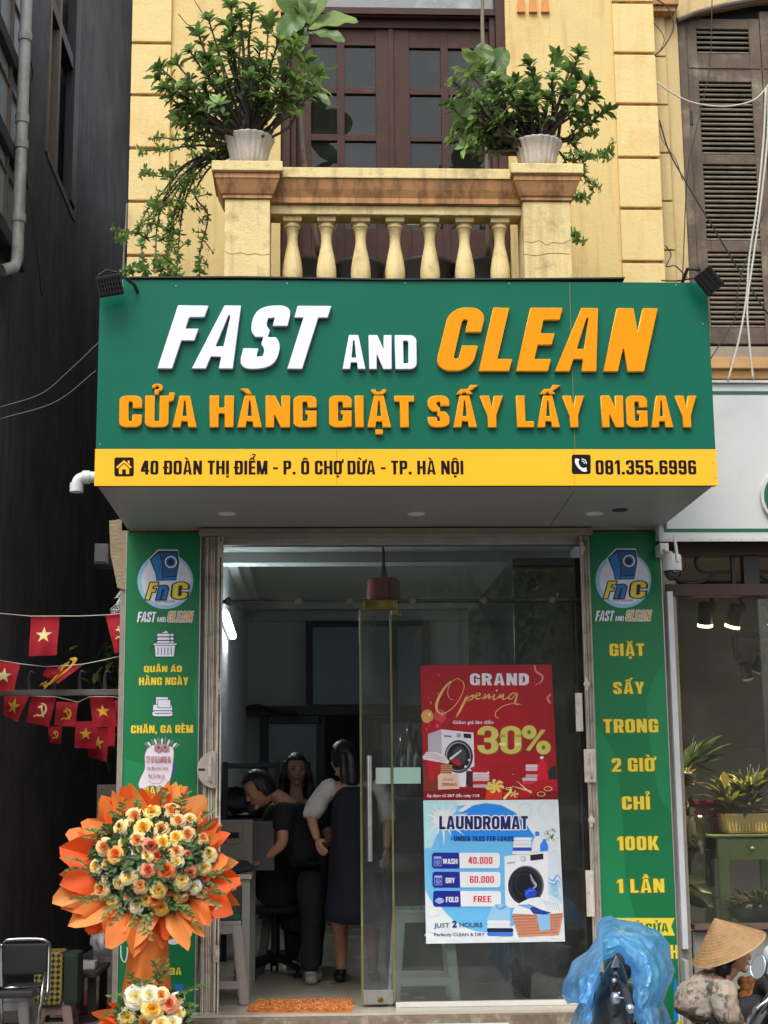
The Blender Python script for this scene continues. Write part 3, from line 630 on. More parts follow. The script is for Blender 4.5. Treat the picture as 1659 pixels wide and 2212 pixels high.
for s_, x in ((-1, 440), (1, 830)): put('laundry_icon', [ribbon([(x, 1912), (x + s_ * 50, 1922), (x + s_ * 58, 1955), (x + s_ * 25, 1965)], 9, 5)], m_nvy, 4)
pprint(LP, 'QUẦN ÁO', 311, 1438, 393, 1452, ol=m_pyd, s=.2); pprint(LP, 'HẰNG NGÀY', 300, 1463, 407, 1480, ol=m_pyd, s=.2)
pprint(LP, 'CHĂN, GA RÈM', 283, 1566, 417, 1584, ol=m_pyd, s=.2); pprint(LP, 'GIẶT KHÔ', 303, 1699, 396, 1717, ol=m_pyd, s=.2); pprint(LP, 'DA', 366, 2090, 392, 2106, s=.2)
Q2 = lambda x, y: ((x - 0) * 1.0, y)
def put2(pts, m, lv): pflat('laundry_icon', [[(p.x, p.z) for p in (at(276.5 + x * .1328, 1434.2 + y * .1328, Y=YP) for x, y in l)] for l in pts], m, LP, YP - .0008 - lv * .0004)
def outl2(p, lv): put2(ol(p, 9), m_nvy, lv); put2([p], m_pw, lv + 1)
outl2([(458, 540), (650, 543), (650, 680), (458, 675)], 0); outl2([(415, 665), (705, 665), (722, 755), (405, 755)], 2); outl2([(490, 588), (687, 588), (687, 712), (490, 708)], 4); outl2(rrect(398, 768, 728, 850, 36), 4)
put2([[(440, 800), (726, 796), (726, 806), (440, 812)]], m_nvy, 6)
put2([ngon(740, 4520, 95, 24, 46)], m_pw, 1)
bt = [(375, 2125), (396, 2125), (396, 2150), (375, 2152)]; pflat('laundry_icon', dloops([bt], YP), m_pb, LP, YP - .001)
pflat('laundry_icon', dloops([ribbon([(261, 2042), (262, 2068), (270, 2078), (275, 2060), (275, 2046)], 2.5)], YP), m_pw, LP, YP - .001)
for t, a, y0, b, y1 in (('GIẶT', 1317, 1390, 1391, 1417), ('SẤY', 1325, 1473, 1391, 1499), ('TRONG', 1304, 1553, 1421, 1583), ('2 GIỜ', 1322, 1637, 1413, 1667), ('CHỈ', 1344, 1720, 1403, 1749), ('100K', 1334, 1806, 1422, 1837), ('1 LẦN', 1333, 1898, 1434, 1929)):
    pprint(RP, t, a, y0, b, y1, s=.2, ol=m_pyd, gap=.1)
rb = [(1330, 1983), (1457, 1983), (1450, 2001), (1458, 2021), (1330, 2021), (1340, 2001)]; pflat('printed_ribbon', dloops([rb], YP), m_py, RP, YP - .001)
pprint(RP, 'MỞ CỬA', 1350, 1994, 1443, 2014, m=m_pg, gap=.1); pprint(RP, 'H', 1449, 2041, 1464, 2071, s=.2)
pflat('printed_corner', dloops([[(1460, 2212), (1484, 2175), (1484, 2230), (1455, 2230)]], YP), m_py, RP, YP - .001)
pflat('laundry_icon', dloops([[(1455, 2115), (1462, 2113), (1468, 2205), (1455, 2208)]], YP), m_pb, RP, YP - .001); pflat('laundry_icon', dloops([[(1462, 2130), (1473, 2160), (1472, 2200), (1466, 2206)]], YP), m_pw, RP, YP - .0014)
for g_ in GA.values(): g_.done()
# white board end right of it
a, b = at(1438, 1278, Y=9.47), at(1484, 2050, Y=9.47); bm = NB(); box(bm, a.x + .008, a.x + .042, 9.46, 9.6, b.z, a.z, .002)
tag(obj('edge_strip', bm, M('white_pvc_strip', (.6, .6, .61), .5, .08, 8)), 'narrow white strip standing along the right green printed board', 'trim strip')

# ------------------------------------------------------------------ glass shop front
YG = 9.60
m_glass = glass_mat('shop_glass', (.88, .92, .90), 1.5, 0, .055)  # diffuse share raised so painted haze lifts the dark interior
m_gedge = M('glass_edge', srgb(120, 116, 78), .25, .15, 8)
m_steel = M('brushed_steel', (.5, .5, .48), .3, .12, 20, metal=.9)
m_brass = M('brass_fitting', srgb(128, 116, 62), .25, .5, 25, metal=.9)
gx = lambda px, Y=YG: at(px, 1700, Y=Y).x
gz = lambda py, Y=YG: at(850, py, Y=Y).z
gl, gr, gm, gd = gx(476), gx(1258), gx(850), gx(778)
zt, zb = gz(1178), .312 + .032
bm = NB(); box(bm, -.72, 1.735, 9.57, 9.64, gz(1178), gz(1163), .003); obj('head_frame', bm, m_alu, house)
bm = NB(); box(bm, gl - .12, gx(846) - .002, YG, YG + .01, gz(1314), zt - .002); obj('transom_pane', bm, m_glass, house)
bm = NB(); box(bm, gx(846) + .002, gr + .15, YG, YG + .01, gz(1299), zt - .002); obj('transom_pane', bm, m_glass, house)
bm = NB(); box(bm, gm, gr + .15, YG, YG + .01, zb, gz(1302)); fp = obj('fixed_pane', bm, m_glass, house)
bm = NB(); box(bm, gm - .014, gm - .001, YG - .003, YG + .013, zb, gz(1335), .002); obj('pane_edge', bm, m_gedge, fp)
bm = NB(); box(bm, gm, gr + .15, YG - .03, YG + .04, .313, zb - .001, .004); obj('pane_sill', bm, M('white_aluminium', (.7, .68, .63), .4, .06, 5), fp)
door = None
bm = NB(); box(bm, gd + .014, gm - .016, YG + .02, YG + .03, .325, gz(1314)); door = obj('glass_door', bm, m_glass, house)
bm = NB(); box(bm, gd, gd + .0135, YG + .017, YG + .033, .33, gz(1314), .002); box(bm, gd, gm - .016, YG + .017, YG + .033, gz(1313), gz(1310)); obj('door_edge', bm, m_gedge, door)
bm = NB(); box(bm, gd + .012, gm - .014, YG + .005, YG + .045, .33, gz(2138), .003); bf = obj('patch_fitting', bm, m_steel, door)
bm = NB(); p = at(822, 2160, Y=YG); tube(bm, [(p.x, YG + .004, p.z), (p.x, YG - .006, p.z)], [.018, .012], 12); tube(bm, [(p.x - .022, YG + .003, p.z), (p.x + .022, YG + .003, p.z)], .005, 6); obj('lock', bm, m_brass, door)
bm = NB()
hx = gx(798, YG - .03); h0, h1 = gz(1860, YG - .03), gz(1632, YG - .03)
for z in (h0 + .1, h1 - .1): tube(bm, [(hx, YG + .02, z), (hx, YG - .04, z)], .008, 8)
tube(bm, [(hx, YG - .04, h0 + .0), (hx, YG - .04, h1)], .0165, 14); obj('handle', bm, m_steel, door, smooth=False, auto=40)
bm = NB(); box(bm, gx(812), gm - .016, YG + .0165, YG + .0195, gz(1693), gz(1658)); obj('frosted_band', bm, M('pale_green_film', srgb(190, 208, 196), .6, .03), door)
bm = NB(); box(bm, gm + .001, gx(909), YG - .0015, YG - .0005, gz(1693), gz(1658)); obj('frosted_band', bm, M('pale_green_film_fixed', srgb(168, 206, 188), .6, .03), fp)
bm = NB(); box(bm, gx(789), gx(862), YG - .012, YG + .022, gz(1317), gz(1296), .003); box(bm, gx(849), gx(864), YG - .012, YG + .022, gz(1330), gz(1317.2), .003)
for px, py, r in ((853, 1303, .018), (867, 1328, .014)): tube(bm, [(gx(px), YG - .012, gz(py)), (gx(px), YG - .02, gz(py))], r, 14)
obj('corner_fitting', bm, m_brass, house)
bm = NB(); tube(bm, [(gl - .1, YG + .03, gz(1297)), (gr + .1, YG + .03, gz(1297))], .012, 10); m_brz = M('dull_bronze_fitting', (.16, .15, .13), .4, .2, 20, metal=.7); rod = obj('support_rod', bm, m_brz, house, auto=40)
for px in (490, 645, 757, 896, 1053, 1205):
    bm = NB(); c = Vector((gx(px), 0, gz(1297))); tube(bm, [(c.x, YG + .04, c.z), (c.x, YG - .012, c.z), (c.x, YG - .018, c.z)], [.024, .024, .017], 16); obj('glass_clamp', bm, m_brz, rod, auto=40)

# ------------------------------------------------------------------ folding steel gates, pushed open against the columns
m_gate = M('grey_cream_gate_paint', srgb(214, 204, 188), .55, .1, 10, .2, 60, spots=srgb(110, 82, 58), spot_amt=.6, spot_scale=14, streak=srgb(150, 132, 112), streak_amt=.4)
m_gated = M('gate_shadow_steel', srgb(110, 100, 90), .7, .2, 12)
def gate(x0, x1, side, label):
    g = thing('folding_gate', label, 'gate', ((x0 + x1) / 2, 9.5, .3)); zb_, zt_ = .3, 3.155
    n = 4; wv = (x1 - x0) / (n + 1.4)
    for k in range(n):
        xa = x0 + k * wv if side < 0 else x1 - (k + 1) * wv
        bm = NB(); d = .008 * (k % 2)
        box(bm, xa + .003, xa + wv * .42, 9.475 + d, 9.53, zb_, zt_, .002); box(bm, xa + wv * .62, xa + wv * .95, 9.468 + d, 9.53, zb_, zt_, .002); box(bm, xa + .004, xa + wv * .94, 9.50 + d, 9.515 + d, zb_ + .01, zt_ - .01)
        obj('slat', bm, m_gate, g)
    fa, fb = (x1 - 1.35 * wv, x1) if side < 0 else (x0, x0 + 1.35 * wv); fw = fb - fa; zs = [at(455, y, Y=9.46).z for y in (1187, 1483, 1780, 2060)]
    bm = NB(); box(bm, fa, fa + fw * .34, 9.452, 9.5, zb_, zt_, .002); box(bm, fb - fw * .34, fb, 9.452, 9.5, zb_, zt_, .002); obj('front_slat', bm, m_gate, g)
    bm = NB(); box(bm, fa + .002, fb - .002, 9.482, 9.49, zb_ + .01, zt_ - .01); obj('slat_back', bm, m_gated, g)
    for z in zs:
        bm = NB(); box(bm, fa - .003, fb + .003, 9.444, 9.4515, z - .038, z + .038, .003)
        for dz in (-.038, .038): tube(bm, [((fa + fb) / 2, 9.452, z + dz), ((fa + fb) / 2, 9.444, z + dz)], fw * .36, 14)
        for r, y in ((.02, 9.438), (.012, 9.432)): tube(bm, [((fa + fb) / 2, 9.4435, z), ((fa + fb) / 2, y, z)], r, 14)
        obj('hinge_plate', bm, m_gate, g)
    return g, fa, fb
g, fa, fb = gate(at(441, 1400, Y=9.47).x, at(482, 1160, Y=9.47).x, -1, 'pale rusty folding steel gate pushed back beside the left green board')
c = at(466, 1662, Y=9.44); bm = NB(); P = [(c.x + math.sin(a) * .112 * -1, c.z + math.cos(a) * .112) for a in [math.pi * k / 20 for k in range(21)]]
prism(bm, [(x if i not in (0, 20) else x, z) for i, (x, z) in enumerate(P)], 9.437, 9.4435); dp = obj('handle_plate', fixn(bm), M('worn_steel_plate', srgb(186, 178, 164), .5, .12, 14, .2, 60, spots=srgb(110, 84, 60)), g)
bm = NB(); tube(bm, catmull([(c.x - .03, 9.437, c.z - .075), (c.x - .032, 9.41, c.z - .06), (c.x - .032, 9.405, c.z), (c.x - .032, 9.41, c.z + .06), (c.x - .03, 9.437, c.z + .075)], 5), .008, 8); obj('pull_handle', bm, m_gate, g)
bm = NB(); box(bm, c.x - .104, c.x - .065, 9.434, 9.4365, c.z - .006, c.z + .006, .002); obj('lock_slot', bm, m_dark, g)
g, fa, fb = gate(at(1246, 1160, Y=9.47).x + .02, rx0 - .008, 1, 'pale rusty folding steel gate pushed back beside the right green board')
for y0, y1, x0, x1 in ((1497, 1580, 1241, 1252), (1880, 1980, 1264, 1276)):
    a, b = at(x0, y1, Y=9.44), at(x1, y0, Y=9.44); bm = NB(); box(bm, a.x + .01, b.x + .014, 9.43, 9.4435, a.z, b.z, .004); obj('latch_cover', bm, m_gate, g)
c = at(1276, 1654, Y=9.44); bm = NB(); box(bm, c.x - .04, c.x + .03, 9.437, 9.4435, c.z - .1, c.z + .1, .003); obj('handle_plate', bm, m_gate, g)
bm = NB(); tube(bm, catmull([(c.x, 9.437, c.z - .075), (c.x, 9.41, c.z - .06), (c.x, 9.405, c.z), (c.x, 9.41, c.z + .06), (c.x, 9.437, c.z + .075)], 5), .008, 8); obj('pull_handle', bm, m_gate, g)

# ------------------------------------------------------------------ posters on the fixed pane
YO = 9.592
PINK = {}
def ink(r, g, b):
    return M('print_%s' % '_'.join(str(v) for v in (r, g, b)), [min(.9, v * 1.35) for v in srgb(r, g, b)], .35, .03, 10)
class Poster:
    def __init__(self, root, ox, oy, k): self.r, self.ox, self.oy, self.k = root, ox, oy, k; self.g = Gather(root); self.c = {}
    def fn(self, x, y, lift=0): return at((self.ox + x / self.k) * .864, (self.oy + y / self.k) * .864, Y=YO)
    def lift(self, lv):
        n = self.c[lv] = self.c.get(lv, -1) + 1; return .0004 * (lv + 1) + min(n, 26) * 1.4e-5
    def put(self, nm, loops, col, lv):
        me = fill([[(x, -y) for x, y in l] for l in loops]); h = self.lift(lv)
        for v in me.vertices: v.co = self.fn(v.co.x, -v.co.y) + Vector((0, -h, 0))
        self.g.add(nm, me, ink(*col))
    def heavy(self, txt, a, y0, b, y1, col, lv, slant=0, nm='lettering', **kw):
        for ch, lo in text_loops(txt, a, b, 0, 1, slant, **kw):
            me = fill([[(x, -(y1 - z * (y1 - y0))) for x, z in l] for l in lo]); h = self.lift(lv)
            for v in me.vertices: v.co = self.fn(v.co.x, -v.co.y) + Vector((0, -h, 0))
            self.g.add(nm, me, ink(*col))
    def soft(self, txt, a, y0, b, y1, col, lv, bold=.02, shear=0, nm='lettering'):
        me = ttf_fill(txt, 1, bold, shear); h = self.lift(lv); xs = [v.co.x for v in me.vertices]; m0, m1 = min(xs), max(xs); cap = .729
        for v in me.vertices:
            v.co = self.fn(a + (v.co.x - m0) / (m1 - m0) * (b - a), y1 - v.co.y / cap * (y1 - y0)) + Vector((0, -h, 0))
        self.g.add(nm, me, ink(*col))
t = thing('poster', 'red GRAND Opening 30% poster stuck on the shop glass', 'poster', tuple(at(1055, 1580, Y=YO)))
P1 = Poster(t, 1040, 1640, 4.608)
p = P1.put
p('sheet', [[(50, 110), (1562, 98), (1640, 1655), (88, 1665)]], (150, 18, 30), 0)
p('print_glow', [[(420, 330), (1150, 300), (1300, 700), (1180, 1200), (700, 1300), (430, 900)]], (160, 18, 30), 1)
p('print_floor', [[(80, 1540), (600, 1525), (1636, 1560), (1639, 1652), (90, 1662)]], (122, 10, 18), 1)
P1.heavy('GRAND', 622, 200, 1300, 338, (218, 206, 214), 3, gap=.1, s=.2, t=.2, R=.3)
for pts, wd in (([(530, 290), (470, 262), (395, 320), (365, 420), (390, 490), (435, 508)], [6, 8, 8, 8, 7, 4]), ([(400, 290), (320, 380), (255, 500), (235, 590), (265, 655), (340, 655), (450, 570), (530, 440), (555, 340), (530, 290)], [14, 26, 32, 30, 16, 10, 9, 9, 10, 8]),
                ([(590, 455), (560, 520), (500, 640), (462, 708)], [10, 26, 24, 6]), ([(560, 520), (620, 470), (668, 455), (640, 500), (585, 515)], [8, 14, 18, 12, 6]), ([(590, 520), (690, 470), (740, 445), (720, 425), (690, 455), (700, 495), (760, 480)], [6, 8, 14, 8, 14, 14, 8]),
                ([(770, 500), (800, 440), (795, 490), (845, 440), (838, 490), (880, 460)], [12, 14, 12, 14, 14, 8]), ([(905, 440), (890, 500), (930, 490), (975, 445), (955, 500), (1010, 440), (1000, 500), (1060, 480)], [14, 16, 9, 14, 14, 14, 14, 8]),
                ([(1170, 430), (1110, 430), (1065, 480), (1100, 495), (1165, 430), (1130, 560), (1070, 670), (990, 720), (920, 700), (925, 640), (1020, 570), (1130, 550), (1250, 562)], [8, 12, 16, 10, 12, 24, 20, 10, 9, 9, 9, 8, 4])):
    p('script_lettering', [ribbon(pts, [w_ * 1.0 for w_ in wd], 6)], (206, 168, 98), 3)
p('script_lettering', [ngon(930, 398, 12, 12)], (206, 168, 98), 3)
P1.soft('Giảm giá lên đến', 424, 745, 892, 782, (232, 206, 210), 3)
P1.heavy('30', 714, 812, 1218, 1135, (120, 104, 30), 3, gap=.06, s=.165, t=.15, R=.28, grow=.012); P1.heavy('30', 708, 806, 1212, 1129, (196, 184, 92), 4, gap=.06, s=.165, t=.15, R=.28)
for cx, cz in ((1303, 878), (1468, 1055)):
    p('lettering', [ngon(cx + 4, cz + 4, 85, 28, 82)], (120, 104, 30), 3); p('lettering', [ngon(cx, cz, 84, 28, 80), ngon(cx, cz, 22, 16, 26)], (196, 184, 92), 4)
p('lettering', [[(1440, 850), (1495, 850), (1310, 1095), (1265, 1085)]], (190, 176, 84), 5)
for y, c in ((905, (164, 150, 58)), (1000, (222, 212, 130)),):
    p('lettering', [[(958, y), (1030, y), (1030, y + 32), (958, y + 32)]], c, 5); p('lettering', [[(1142, y), (1212, y), (1212, y + 32), (1142, y + 32)]], c, 5)
for x, y, r, c in ((145, 560, 72, (150, 14, 34)), (275, 695, 72, (188, 60, 66)), (130, 695, 70, (200, 146, 84)), (215, 830, 84, (168, 12, 36)), (105, 860, 48, (160, 12, 30))):
    p('printed_balloon', [ngon(x, y, r, 28, r * 1.12)], c, 2); p('printed_balloon', [ngon(x + r * .35, y - r * .3, r * .18, 12, r * .3)], tuple(min(255, v + 60) for v in c), 3)
rnd.seed(4)
for k in range(46):
    x, y = rnd.uniform(90, 1560), rnd.uniform(130, 1500)
    if 400 < x < 1300 and 180 < y < 1200: continue
    s_ = rnd.uniform(4, 9); p('printed_confetti', [[(x, y), (x + s_, y + s_ * .4), (x + s_ * .7, y + s_ * 1.6), (x - s_ * .3, y + s_)]], rnd.choice(((220, 150, 140), (200, 90, 90), (236, 206, 190))), 2)
for pts in ([(1365, 105), (1385, 180), (1455, 230), (1440, 300), (1375, 335)], [(1555, 440), (1515, 480), (1530, 520), (1550, 545)]): p('printed_streamer', [ribbon(pts, [18, 22, 24, 16, 8][:len(pts)], 6)], (196, 130, 120), 2)
p('printed_washer', [[(138, 900), (290, 845), (300, 1160), (140, 1170)]], (176, 166, 176), 3); p('printed_washer', [[(288, 845), (662, 885), (678, 1430), (560, 1510), (340, 1500), (300, 1160)]], (214, 206, 216), 4)
p('printed_washer', [[(322, 912), (410, 918), (410, 938), (322, 932)]], (120, 110, 118), 5); p('printed_washer', [ngon(492, 915, 26, 20)], (150, 146, 152), 5); p('printed_washer', [[(547, 893), (636, 900), (636, 950), (549, 943)]], (30, 26, 32), 5)
p('printed_washer', [ngon(492, 1160, 164, 36, 190)], (46, 44, 48), 5); p('printed_washer', [ngon(486, 1160, 146, 36, 170)], (150, 148, 152), 6); p('printed_washer', [ngon(490, 1162, 134, 36, 158)], (26, 24, 28), 7); p('printed_washer', [ngon(500, 1150, 80, 28, 105)], (62, 60, 64), 8)
p('printed_washer', [[(400, 1200), (470, 1180), (525, 1245), (500, 1270), (430, 1240)]], (170, 24, 34), 9); p('printed_washer', [[(380, 1180), (520, 1080), (528, 1095), (400, 1200)]], (200, 196, 200), 9)
for a, b in ((612, 1200), (570, 1275)): p('printed_washer', [[(a - 14, b - 10), (a + 10, b - 14), (a + 14, b + 8), (a - 10, b + 13)]], (226, 222, 226), 9)
p('printed_basket', [[(78, 1215), (300, 1220), (420, 1255), (400, 1380), (280, 1560), (88, 1560)]], (120, 44, 34), 6)
p('printed_basket', [[(285, 1250), (420, 1258), (402, 1380), (282, 1380)]], (190, 128, 88), 10)
for k in range(5): p('printed_basket', [[(284, 1268 + k * 22), (416, 1274 + k * 22), (414, 1282 + k * 22), (284, 1276 + k * 22)]], (120, 70, 44), 11)
p('printed_cloth', [[(74, 1160), (120, 1105), (250, 1110), (330, 1150), (385, 1215), (370, 1245), (240, 1220), (80, 1190)]], (222, 200, 200), 12)
for k in range(3): p('printed_cloth', [ribbon([(100, 1130 + k * 22), (200, 1130 + k * 24), (350, 1190 + k * 16)], [4, 7, 4], 5)], (170, 140, 142), 13)
p('printed_cloth', [[(120, 1205), (295, 1225), (255, 1390), (230, 1390), (240, 1290), (200, 1450), (160, 1450)]], (176, 24, 36), 12)
p('printed_card', [[(250, 1385), (275, 1355), (478, 1360), (500, 1530), (255, 1540)]], (226, 176, 156), 14)
P1.soft('Grand', 310, 1400, 432, 1438, (130, 60, 50), 15, 0, .35); P1.soft('OPENING', 296, 1463, 468, 1498, (150, 40, 44), 15, .03)
for k, (c, c2) in enumerate((((176, 30, 44),) * 2, ((214, 190, 192),) * 2, ((206, 178, 180),) * 2, ((198, 170, 172),) * 2, ((170, 30, 44),) * 2, ((190, 160, 164),) * 2)):
    y = 1290 + k * 38; p('printed_towels', [rrect(655 - (k == 0) * 20, y, 845 - (k == 0) * 15, y + 36, 14)], c, 6 + (k % 2))
p('printed_towels', [[(580, 1320), (655, 1330), (655, 1510), (575, 1490)]], (70, 26, 34), 5); p('printed_towels', [[(620, 1290), (700, 1262), (838, 1300), (820, 1345), (650, 1340)]], (168, 24, 38), 8)
for k, c in enumerate(((214, 184, 190), (206, 170, 178), (170, 24, 40), (190, 150, 158), (206, 170, 178), (184, 60, 74), (170, 30, 46))):
    y = 1250 + k * 38; p('printed_towels', [rrect(1262 - (k > 3) * 40, y, 1404 - (k > 3) * 8, y + 36, 15)], c, 4 + k % 2)
p('printed_bottle', [[(1432, 1185), (1466, 1185), (1470, 1205), (1512, 1250), (1522, 1420), (1505, 1460), (1400, 1455), (1395, 1330), (1410, 1240), (1428, 1205)]], (196, 22, 44), 6); p('printed_bottle', [rrect(1428, 1156, 1468, 1186, 6)], (216, 200, 204), 7)
p('printed_plant', [[(1520, 1320), (1560, 1280), (1600, 1260), (1615, 1300), (1618, 1420), (1530, 1420)]], (26, 40, 32), 5); p('printed_pot', [[(1510, 1430), (1620, 1425), (1634, 1560), (1500, 1560)]], (176, 20, 36), 6)
p('printed_gift', [[(808, 1520), (1000, 1530), (990, 1650), (800, 1655)]], (196, 50, 30), 6); p('printed_gift', [[(1010, 1570), (1190, 1570), (1180, 1646), (1005, 1648)]], (184, 30, 26), 6)
for k in range(7):
    a = k * .9; p('printed_bow', [ribbon([(910, 1510), (910 + 70 * math.cos(a), 1500 + 60 * math.sin(a)), (910 + 112 * math.cos(a + .3), 1505 + 72 * math.sin(a + .3))], [10, 40, 14], 5)], (214, 186, 96), 8 + k % 2)
p('printed_bow', [ribbon([(1110, 1515), (1040, 1530), (1095, 1545), (1010, 1650)], [14, 22, 24, 30], 5)], (224, 200, 120), 9)
for k in range(5):
    a = k * 1.25; p('printed_bow', [ribbon([(1130, 1590), (1130 + 50 * math.cos(a), 1590 + 40 * math.sin(a))], [8, 26], 4)], (206, 176, 88), 8)
p('printed_bow', [[(1180, 1560), (1330, 1480), (1470, 1420), (1540, 1480), (1400, 1560), (1300, 1640), (1200, 1640)]], (170, 18, 30), 8)
for pts in ([(1160, 1440), (1260, 1530), (1330, 1580)], [(1110, 1500), (1250, 1540), (1330, 1560)]): p('printed_scissors', [ribbon(pts, [4, 16, 12], 5)], (212, 178, 142), 9)
for cx, cy in ((1440, 1590), (1520, 1530)): p('printed_scissors', [ngon(cx, cy, 50, 24, 30), ngon(cx, cy, 38, 24, 20)], (206, 150, 110), 9)
P1.soft('Áp dụng từ 28/7 đến ngày 11/8', 122, 1592, 730, 1624, (232, 200, 204), 12, .03)

P1.g.done()
t = thing('poster', 'blue and white LAUNDROMAT price poster stuck on the shop glass', 'poster', tuple(at(1065, 1880, Y=YO)))
P2 = Poster(t, 1040, 1990, 4.2538); p = P2.put
p('sheet', [[(77, 48), (1512, 36), (1585, 1548), (108, 1572)]], (206, 220, 244), 0)
p('print_sky', [[(80, 120), (700, 90), (1000, 180), (1320, 440), (1400, 900), (1200, 1180), (200, 1180), (98, 1000)]], (106, 178, 236), 1)
p('print_sky', [[(77, 50), (450, 60), (420, 170), (380, 300), (330, 520), (92, 560)]], (168, 208, 240), 2)
p('print_arch', [ngon(760, 760, 620, 60, 690)], (96, 170, 232), 2)
p('print_arch', [[(490 + 0, 175), (600, 105), (740, 80), (900, 100), (1040, 175), (1140, 270), (1255, 430), (1190, 450), (1040, 470), (600, 480), (360, 470), (400, 300)]], (36, 128, 220), 3)
p('print_arch', [[(500, 168), (610, 100), (742, 74), (905, 94), (1050, 170), (1150, 265), (1265, 430), (1340, 430), (1200, 220), (1080, 110), (900, 50), (700, 44), (560, 80), (440, 160)]], (226, 234, 248), 4)
for k in range(14):
    a = k * math.tau / 14 + .2; L = 210 + 80 * (k % 2)
    tip = (max(84, 290 + L * math.cos(a)), max(56, 250 + L * math.sin(a))); p('print_ray', [[(290 + 22 * math.cos(a + 1.57), 250 + 22 * math.sin(a + 1.57)), tip, (290 - 22 * math.cos(a + 1.57), 250 - 22 * math.sin(a + 1.57))]], (232, 242, 252), 5)
p('print_ray', [ngon(290, 250, 105, 32)], (240, 247, 254), 5)
for x, y, r in ((1384, 145, 84), (1160, 150, 70), (180, 520, 52), (1470, 720, 44)): p('print_bubble', [ngon(x, y, r, 32, r * 1.08), ngon(x, y, r - 5, 32, (r - 5) * 1.08)], (176, 198, 226), 5)
rnd.seed(11)
for k in range(70):
    x = rnd.uniform(100, 1575); y = rnd.uniform(1480, 1540) if x > 420 else rnd.uniform(1150, 1530); r = rnd.uniform(24, 52)
    if x < 420 and y < 1080 + x * .45: continue
    r = min(r, abs(x - (92 + y * .012)) + 1, abs((1514 + y * .045) - x) + 1, abs(1550 - y) + 1)
    p('print_cloud', [ngon(x, y, r, 18, r * .8)], rnd.choice(((222, 230, 246), (206, 220, 242), (234, 240, 250))), 5 + k % 3)
P2.heavy('LAUNDROMAT', 250, 216, 1186, 352, (236, 240, 250), 9, gap=.12, s=.15, t=.15, R=.24, grow=.105); P2.heavy('LAUNDROMAT', 250, 216, 1186, 352, (24, 28, 92), 12, gap=.12, s=.16, t=.16, R=.24, grow=.02)
P2.heavy('UNDER 7KGS FER LOADS', 405, 428, 1036, 480, (8, 24, 78), 10, gap=.14, s=.17, t=.14)
for y, a, b, ax0, ax1, bx0, bx1 in ((603, 'WASH', '40.000', 283, 440, 556, 812), (806, 'DRY', '60.000', 315, 412, 572, 828), (1009, 'FOLD', 'FREE', 318, 450, 612, 798)):
    o = (y - 603) * .03
    p('price_box', [rrect(168 + o, y - 4, 898 + o, y + 172, 34)], (96, 150, 214), 8); p('price_box', [rrect(174 + o, y + 1, 892 + o, y + 166, 30)], (220, 226, 242), 9); p('price_box', [rrect(170 + o, y, 330, y + 168, 30)], (22, 34, 130), 10); p('price_box', [[(300, y), (458 + o, y), (464 + o, y + 168), (300, y + 168)]], (22, 34, 130), 10)
    P2.heavy(a, ax0, y + 64, ax1, y + 120, (226, 230, 250), 12, gap=.05, s=.18); P2.heavy(b, bx0, y + 50 + (8 if b == 'FREE' else 0) - 4, bx1, y + 118 + (3 if b == 'FREE' else 0), (196, 30, 52), 12, gap=.1, s=.17, t=.15)
    if a != 'FOLD':
        x = 190 + o; p('price_icon', [rrect(x, y + 40, x + 80, y + 142, 6), rrect(x + 5, y + 64, x + 75, y + 137, 4)], (150, 160, 214), 11); p('price_icon', [ngon(x + 40, y + 100, 27, 20), ngon(x + 40, y + 100, 21, 20)], (150, 160, 214), 11); p('price_icon', [ngon(x + 40, y + 102, 14, 16)], (110, 124, 196), 11)
    else:
        p('price_icon', [[(204, y + 90), (250, y + 70), (294, y + 88), (294, y + 118), (250, y + 138), (204, y + 116)]], (160, 168, 220), 11); p('price_icon', [[(204, y + 90), (250, y + 110), (294, y + 88), (294, y + 93), (250, y + 116), (204, y + 95)]], (50, 60, 150), 12)
P2.soft('JUST', 190, 1350, 355, 1398, (34, 44, 92), 10, .012); P2.soft('2', 384, 1325, 434, 1396, (28, 36, 96), 10, .05); P2.soft('HOURS', 462, 1345, 706, 1394, (34, 44, 92), 10, .012)
P2.soft('Perfectly CLEAN & DRY', 192, 1454, 730, 1490, (40, 50, 96), 10, .012)
p('printed_washer', [[(940, 640), (1400, 585), (1410, 1180), (950, 1190)]], (222, 226, 238), 8); p('printed_washer', [[(1398, 585), (1530, 610), (1560, 1150), (1408, 1180)]], (196, 204, 224), 8)
p('printed_washer', [[(1214, 628), (1352, 612), (1354, 672), (1216, 690)]], (26, 28, 34), 9); p('printed_washer', [ngon(1140, 670, 28, 20, 30)], (150, 156, 168), 9); p('printed_washer', [ngon(1136, 668, 18, 16, 20)], (206, 210, 220), 10); p('printed_washer', [[(968, 706), (1050, 698), (1050, 716), (968, 724)]], (150, 156, 168), 9)
p('printed_washer', [ngon(1170, 950, 190, 44, 208)], (96, 98, 104), 9); p('printed_washer', [ngon(1160, 955, 182, 44, 202)], (34, 36, 42), 10); p('printed_washer', [ngon(1165, 960, 138, 40, 162)], (14, 15, 20), 11); p('printed_washer', [ngon(1150, 940, 96, 30, 116), ngon(1150, 940, 90, 30, 110)], (58, 62, 70), 12)
p('printed_washer', [ribbon([(1215, 830), (1240, 900), (1275, 950), (1240, 990)], [8, 26, 22, 8], 6)], (150, 156, 170), 12); p('printed_cloth', [[(1150, 1010), (1220, 970), (1285, 1010), (1270, 1080), (1170, 1090)]], (34, 62, 176), 13); p('printed_cloth', [ribbon([(1160, 1060), (1200, 1010), (1270, 1000)], [6, 16, 6], 5)], (74, 110, 214), 14)
